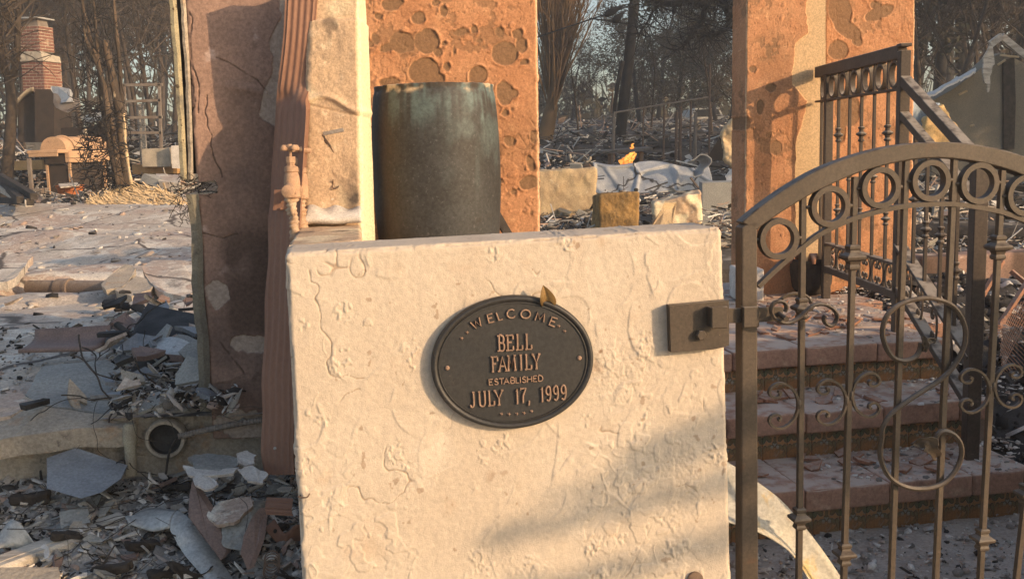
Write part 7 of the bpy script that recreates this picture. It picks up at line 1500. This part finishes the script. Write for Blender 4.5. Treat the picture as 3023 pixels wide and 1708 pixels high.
def leaves(mb, tips, n, size, r_, sprd):
    for _ in range(n):
        c = tips[r_.randrange(len(tips))] + np.array([r_.gauss(0, sprd), r_.gauss(0, sprd), r_.gauss(0, sprd * .8)])
        for k in range(3):
            a = np.array([r_.gauss(0, 1), r_.gauss(0, 1), r_.gauss(0, .6)]); a *= size * r_.uniform(.5, 1.2) / np.linalg.norm(a); b = np.cross(a, [r_.gauss(0, 1), r_.gauss(0, 1), r_.gauss(0, 1)]); b *= .45 * np.linalg.norm(a) / (np.linalg.norm(b) + 1e-9); o_ = c + np.array([r_.gauss(0, size), r_.gauss(0, size), r_.gauss(0, size)])
            mb.add([o_ - a, o_ - b * .8, o_ + a, o_ + b], [(0, 1, 2, 3)])
proto = []
for k, (h, kw) in enumerate([(9.5, dict(limbs=13, sub=9, tw=9, spread=.55)), (10.5, dict(limbs=14, sub=8, tw=9, spread=.42, up=.9)), (8.5, dict(limbs=12, sub=9, tw=9, spread=.6, up=.4, wob=.15)), (10, dict(limbs=15, sub=8, tw=9, spread=.45, up=.7, first=.12))]):
    a, b = MB(), MB(); grow(a, b, (0, 0, -.2), h, .085, 800 + k, **kw); proto.append((a.mesh('trunk', True), b.mesh('branches'))); proto[-1][0].materials.append(m_bark); proto[-1][1].materials.append(m_twig)
ever = []
for k in range(3):
    a, b, l = MB(), MB(), MB(); tips = []; grow(a, b, (0, 0, -.2), 9.5 + k, .2, 850 + k, limbs=15, sub=6, tw=2, spread=.45, up=.15, first=.14, tips=tips); leaves(l, tips, 1900, .13, random.Random(860 + k), .30)
    ever.append((a.mesh('trunk', True), b.mesh('branches'), l.mesh('crown')));
    for me, m in zip(ever[-1], (m_barkdark, m_twig, m_leafdark if k != 1 else m_leafolive)): me.materials.append(m)
def plant_tree(px, d, k, s, evergreen, label, group, rz=0):
    x = (px - CX) / FPX * d; t = thing('evergreen_tree' if evergreen else 'bare_tree', label, 'tree', group, (x, d, float(terrain_z(x, d)) - .1), rz)
    for nm, me in zip(('trunk', 'branches', 'crown'), (ever if evergreen else proto)[k]): link(nm, me, None, t)
    t.scale = (s, s, s); return t
lb = 'burnt bare tree with dense brown twigs in the thicket behind the brick chimney'
for i, (px, d, k, s) in enumerate([(-60, 30, 0, 1.0), (30, 34, 1, 1.1), (95, 29, 2, .95), (150, 37, 3, 1.2), (190, 31, 0, 1.05), (235, 40, 1, 1.25), (270, 28, 3, .95), (320, 34, 2, 1.15), (365, 30, 1, 1.0), (400, 38, 0, 1.2), (445, 28, 2, .95), (480, 33, 3, 1.1), (530, 30, 0, 1.0), (575, 36, 1, 1.2), (610, 30, 2, 1.1), (60, 44, 3, 1.4), (300, 46, 2, 1.4), (500, 45, 0, 1.4), (420, 50, 1, 1.5), (180, 50, 1, 1.5)]):
    z_ = 'left of the brick chimney' if px < 50 else ('behind the brick chimney' if px < 165 else ('between the chimney and the scorched stalks' if px < 300 else ('behind the metal rack' if px < 480 else 'beside the edge of the torn wall')))
    w_ = ['spreading', 'tall upright', 'low crooked', 'slim'][k] + (' far' if d > 40 else '')
    plant_tree(px, d, k, s, False, f'{w_} burnt bare tree ' + ('behind the right upright of the metal rack' if i == 8 else z_), f'burnt bare trees {z_}', i * 1.3)
for i, (px, d, k, s) in enumerate([(20, 52, 0, 1.35), (140, 56, 1, 1.5), (260, 54, 2, 1.45), (380, 58, 0, 1.5), (500, 55, 2, 1.5), (600, 52, 1, 1.4)]): plant_tree(px, d, k, s, True, 'dark evergreen far back ' + ['at the left border', 'behind the right side of the chimney', 'between the chimney and the scorched stalks', 'above the metal rack', 'left of the torn wall edge', 'hidden close to the torn wall edge'][i], None, i * 2.1)
for i, (px, d, k, s) in enumerate([(1640, 52, 0, .46), (1700, 60, 1, .46), (1850, 54, 1, .56), (1900, 44, 1, .56), (1950, 56, 2, .70), (2000, 42, 1, .52), (2055, 56, 1, .60), (2120, 50, 1, .62), (2180, 44, 1, .60)]): plant_tree(px, d, k, s, True, ['low smoky evergreen close to the orange wall', 'small evergreen between the golden stems and the charred pole', 'evergreen right behind the charred pole', 'first evergreen right of the charred pole', 'tall evergreen over the middle fence posts', 'near evergreen over the two close fence posts', 'evergreen above the slim fence post', 'evergreen above the white car', 'evergreen at the edge of the doorway wall'][i], None, i * 1.7)
for i, (px, d, k, s) in enumerate([(2110, 30, 2, .5), (2150, 27, 0, .5), (1930, 34, 3, .45), (1720, 31, 2, .45)]): plant_tree(px, d, k, s, False, ['pale thin bare tree beside the doorway wall', 'low bare tree at the edge of the doorway wall', 'thin bare tree behind the flame', 'low twiggy bare tree left of the charred pole'][i], None, i * 2.2)
for i, (px, d, k, s) in enumerate([(2690, 34, 0, 1.15), (2760, 30, 2, 1.0), (2840, 36, 1, 1.25), (2910, 29, 0, 1.0), (2975, 34, 2, 1.2), (3050, 31, 1, 1.1), (2800, 46, 2, 1.5), (2950, 48, 0, 1.5)]): plant_tree(px, d, k, s, True, 'dark scorched evergreen ' + ['beside the edge of the orange wall panel', 'above the blue tarp', 'above the left roof slope of the gable', 'behind the hanging board of the gable', 'right behind the gable peak', 'at the right border above the barge board', 'far back above the left roof slope', 'far back above the gable peak'][i], None, i * 1.9)
for i, (px, d, k, s) in enumerate([(2720, 24, 2, .8), (2800, 22, 0, .75), (2900, 25, 3, .85), (2990, 23, 2, .8)]): plant_tree(px, d, k, s, False, 'bare branches ' + ['rising by the edge of the orange wall panel', 'above the middle of the gable roof slope', 'left of the gable peak', 'right of the gable peak'][i], None, i * 1.1)
# evergreens outside the picture on the right: they keep the gable in the shade
for i, (x, y, k, s) in enumerate([(14.5, 12.5, 0, 1.0), (17.5, 11.5, 1, 1.1), (16.5, 9.0, 2, 1.0), (20, 13.5, 0, 1.2), (21, 9.5, 1, 1.2)]):
    plant_tree(CX + x / y * FPX, y, k, s, True, 'evergreen standing beyond the right edge of the view', 'evergreens beyond the right edge', i)
# fan of golden stems beside the orange wall
ft = thing('fan_tree', 'dead tree fanning out into many upright golden stems right of the orange wall', 'tree', loc=tuple(at(1622, 405, 27)))
r_ = random.Random(31); mb = MB(); b0 = at(1622, 300, 27); mb.tube(spline([at(1600, 430, 27), at(1612, 390, 27), at(1622, 345, 27), at(1630, 310, 27)], 4), [.26 - .008 * i for i in range(13)], 8); under(mb.build('trunk', m_twigred, None, True), ft)
mb = MB()
for k in range(80):
    t = r_.gauss(.0, .5); q = [at(1628 + r_.uniform(-8, 8), r_.uniform(290, 340), 27 + r_.uniform(-.2, .2))]; d = np.array([.10 + .30 * t, r_.gauss(0, .25), 1.0]); d /= np.linalg.norm(d); L = r_.uniform(2.4, 4.8)
    for j in range(7): d = d + np.array([r_.gauss(0, .035), r_.gauss(0, .035), .02]); d /= np.linalg.norm(d); q.append(q[-1] + d * L / 7)
    mb.tube(q, [.034 * r_.uniform(.5, 1.3) * (1 - .11 * j) for j in range(8)], 5, False)
    for j in range(3, 8):
        for m in range(4):
            e = d + np.array([r_.gauss(0, .35), r_.gauss(0, .3), r_.gauss(.1, .2)]); e /= np.linalg.norm(e); s_ = q[j]; mb.tube([s_, s_ + e * r_.uniform(.2, .5), s_ + e * r_.uniform(.5, 1.1) + np.array([r_.gauss(0, .1), 0, .1])], [.010, .007, .004], 3, False)
under(mb.build('stems', m_twigred), ft)
# near dark tree on the left border
lt = thing('forked_tree', 'dark forked tree trunk at the left border in front of the chimney', 'tree', loc=tuple(at(22, 585, 16)))
mb = MB(); P = spline([at(15, 590, 16), at(22, 500, 16), at(30, 400, 16), at(35, 300, 16), at(27, 240, 16)], 5); mb.tube(P, [.10 - .0012 * i for i in range(len(P))], 10)
for pts, r0 in (([(29, 250), (8, 180), (-4, 100), (-10, -30)], .062), ([(27, 262), (48, 180), (52, 90), (58, -30)], .06)):
    P = spline([at(x, y, 16) for x, y in pts], 6); mb.tube(P, [r0 - r0 * .4 * i / len(P) for i in range(len(P))], 9)
under(mb.build('trunk', m_bark, None, True), lt)
mb = MB(); r_ = random.Random(41)
for k in range(110):
    p = at(r_.uniform(-20, 62), r_.uniform(-30, 230), 16 + r_.uniform(-.3, .3)); q = [p]; d = np.array([r_.gauss(.1, .6), r_.gauss(0, .5), r_.gauss(.5, .4)]); d /= np.linalg.norm(d)
    for j in range(4): d = d + np.array([r_.gauss(0, .2)] * 3); d /= np.linalg.norm(d); q.append(q[-1] + d * r_.uniform(.08, .25))
    mb.tube(q, [.012, .010, .008, .006, .003], 3, False)
under(mb.build('branches', m_twig), lt)
# oak limbs reaching in beside the doorway wall
ok = thing('oak_tree', 'dark oak with crooked limbs reaching out from behind the doorway wall', 'tree', loc=(6.2, 22.5, 1.2))
mb = MB(); P = [np.array([6.2, 22.5, .9]), np.array([5.9, 22.4, 2.6]), at(2240, 180, 22.3), at(2195, 90, 22.2), at(2165, 40, 22.1), at(2150, -40, 22)]; P = spline(P, 5); mb.tube(P, [.26 - .004 * i for i in range(len(P))], 9); under(mb.build('trunk', m_barkdark, None, True), ok)
mb = MB(); r_ = random.Random(43)
for pts, r0 in (([(2165, 20), (2120, 2), (2050, 2), (1985, 12), (1930, 0), (1860, -14)], .13), ([(2190, 62), (2165, 58), (2148, 80), (2115, 104), (2098, 98), (2085, 108), (2070, 92), (2050, 84)], .07), ([(2125, 4), (2100, 0), (2082, 28), (2075, 60), (2050, 92), (2025, 130), (1990, 152)], .075), ([(2095, -10), (2060, -20), (1990, -30)], .08), ([(1940, 4), (1925, 40), (1905, 75), (1885, 100)], .035)):
    P = spline([at(x, y, 22 + r_.uniform(-.3, .3)) for x, y in pts], 5); mb.tube(P, [r0 * (1 - .75 * i / len(P)) for i in range(len(P))], 7)
    for k in range(len(P) * 3):
        p = P[r_.randrange(len(P))]; q = [p]; d = np.array([r_.gauss(-.2, .7), r_.gauss(0, .6), r_.gauss(-.15, .6)]); d /= np.linalg.norm(d)
        for j in range(5): d = d + np.array([r_.gauss(0, .3), r_.gauss(0, .3), r_.gauss(0, .3)]); d /= np.linalg.norm(d); q.append(q[-1] + d * r_.uniform(.08, .2))
        mb.tube(q, [.016, .013, .010, .007, .005, .003], 3, False)
under(mb.build('limbs', m_barkdark), ok)
mb = MB(); leaves(mb, [at(r_.uniform(1850, 2190), r_.gauss(-12, 22), 22) for _ in range(60)], 240, .07, r_, .25); under(mb.build('crown', m_leafdark), ok)
# the far wood that reads as one mass
r_ = random.Random(51); mb = MB(); LINE = [(-400, -120), (560, -120), (700, -60), (1500, 100), (1600, 190), (1740, 270), (1790, 290), (1815, 230), (1870, 230), (1900, 200), (2000, 190), (2060, 240), (2110, 230), (2200, 190), (2600, 60), (2700, -60), (3400, -80)]
for k in range(17000):
    px = r_.uniform(-1100, 4100)
    yt = np.interp(px, [a for a, _ in LINE], [b for _, b in LINE]); d = r_.uniform(62, 76); py = yt + (450 - yt) * r_.random() ** .85 + r_.gauss(0, 12); c = at(px, py, d); s = r_.uniform(.15, .5)
    if r_.random() < .3:
        e = np.array([r_.gauss(0, .3), r_.gauss(0, .3), 1]); mb.tube([c, c + e * s * 2.2, c + e * s * 4 + np.array([r_.gauss(0, .3), 0, 0])], [.05, .04, .015], 3, False)
    else:
        a = np.array([r_.gauss(0, 1), r_.gauss(0, 1), r_.gauss(0, .8)]); a *= s / np.linalg.norm(a); b = np.cross(a, [r_.gauss(0, 1), r_.gauss(0, 1), r_.gauss(0, 1)]); b *= .6 * s / (np.linalg.norm(b) + 1e-9); mb.add([c - a, c - b, c + a * .9, c + b * .8], [(0, 1, 2, 3)])
tag(mb.build('far_woods', m_leafolive), 'far hazy wood closing the view behind the burnt yards', kind='stuff')

# ================================================================== the street tree whose branches shade the wall (behind the camera, to the right)
stree = thing('street_tree', 'bare street tree outside the picture whose branches shade the lower wall', 'tree', loc=(7.2, .6, 0))
mb = MB(); mb2 = MB(); DS = 6.5 / math.cos(SUN_EL); ends = []
for pts, r0, r1 in (([(1440, 1600), (1512, 1573), (1736, 1517), (1948, 1467), (2123, 1425), (2260, 1395)], .026, .036), ([(1800, 1440), (1917, 1386), (2042, 1311), (2160, 1250)], .016, .022), ([(1500, 1740), (1730, 1702), (2000, 1628), (2180, 1590)], .022, .04), ([(1600, 1480), (1740, 1440), (1850, 1390)], .012, .022)):
    P = spline([FW.hit(x, y) + SUN * DS for x, y in pts], 4); P = [p + np.array([0, 0, .015 * math.sin(i * 1.7)]) for i, p in enumerate(P)]; mb.tube(P, [r0 + (r1 - r0) * i / len(P) for i in range(len(P))], 7, True); ends.append(P[-1])
tb_ = np.array([7.2, .6, 0.]); top = np.array([7.1, .5, 2.7])
for e in ends: mb.tube(spline([e, (e + top) / 2 + np.array([0, 0, .1]), top], 4), [.06] * 9, 7)
under(mb.build('branches', m_bark), stree)
mb2.tube([tb_, tb_ + [0, 0, 1.5], top, top + [.1, -.1, .5]], [.2, .17, .15, .1], 10); under(mb2.build('trunk', m_bark, None, True), stree)

# ================================================================== smoky air
mb = MB(); x0, x1, y0, y1, z0, z1_ = -116, 116, -46, 134, -1.0, 19.0
mb.hexa([(x0, y0, z0), (x1, y0, z0), (x1, y1, z0), (x0, y1, z0), (x0, y0, z1_), (x1, y0, z1_), (x1, y1, z1_), (x0, y1, z1_)])
hm = bpy.data.materials.new('smoky_air'); hm.use_nodes = True; nt = hm.node_tree; nt.nodes.remove(nt.nodes['Principled BSDF'])
pv = nt.nodes.new('ShaderNodeVolumePrincipled'); pv.inputs['Color'].default_value = (.86, .87, .88, 1); pv.inputs['Density'].default_value = .0034; pv.inputs['Anisotropy'].default_value = .1
nt.links.new(pv.outputs[0], nt.nodes['Material Output'].inputs['Volume'])
hz = mb.build('haze', hm); tag(hz, 'thin smoky air over the burnt yards', kind='stuff')
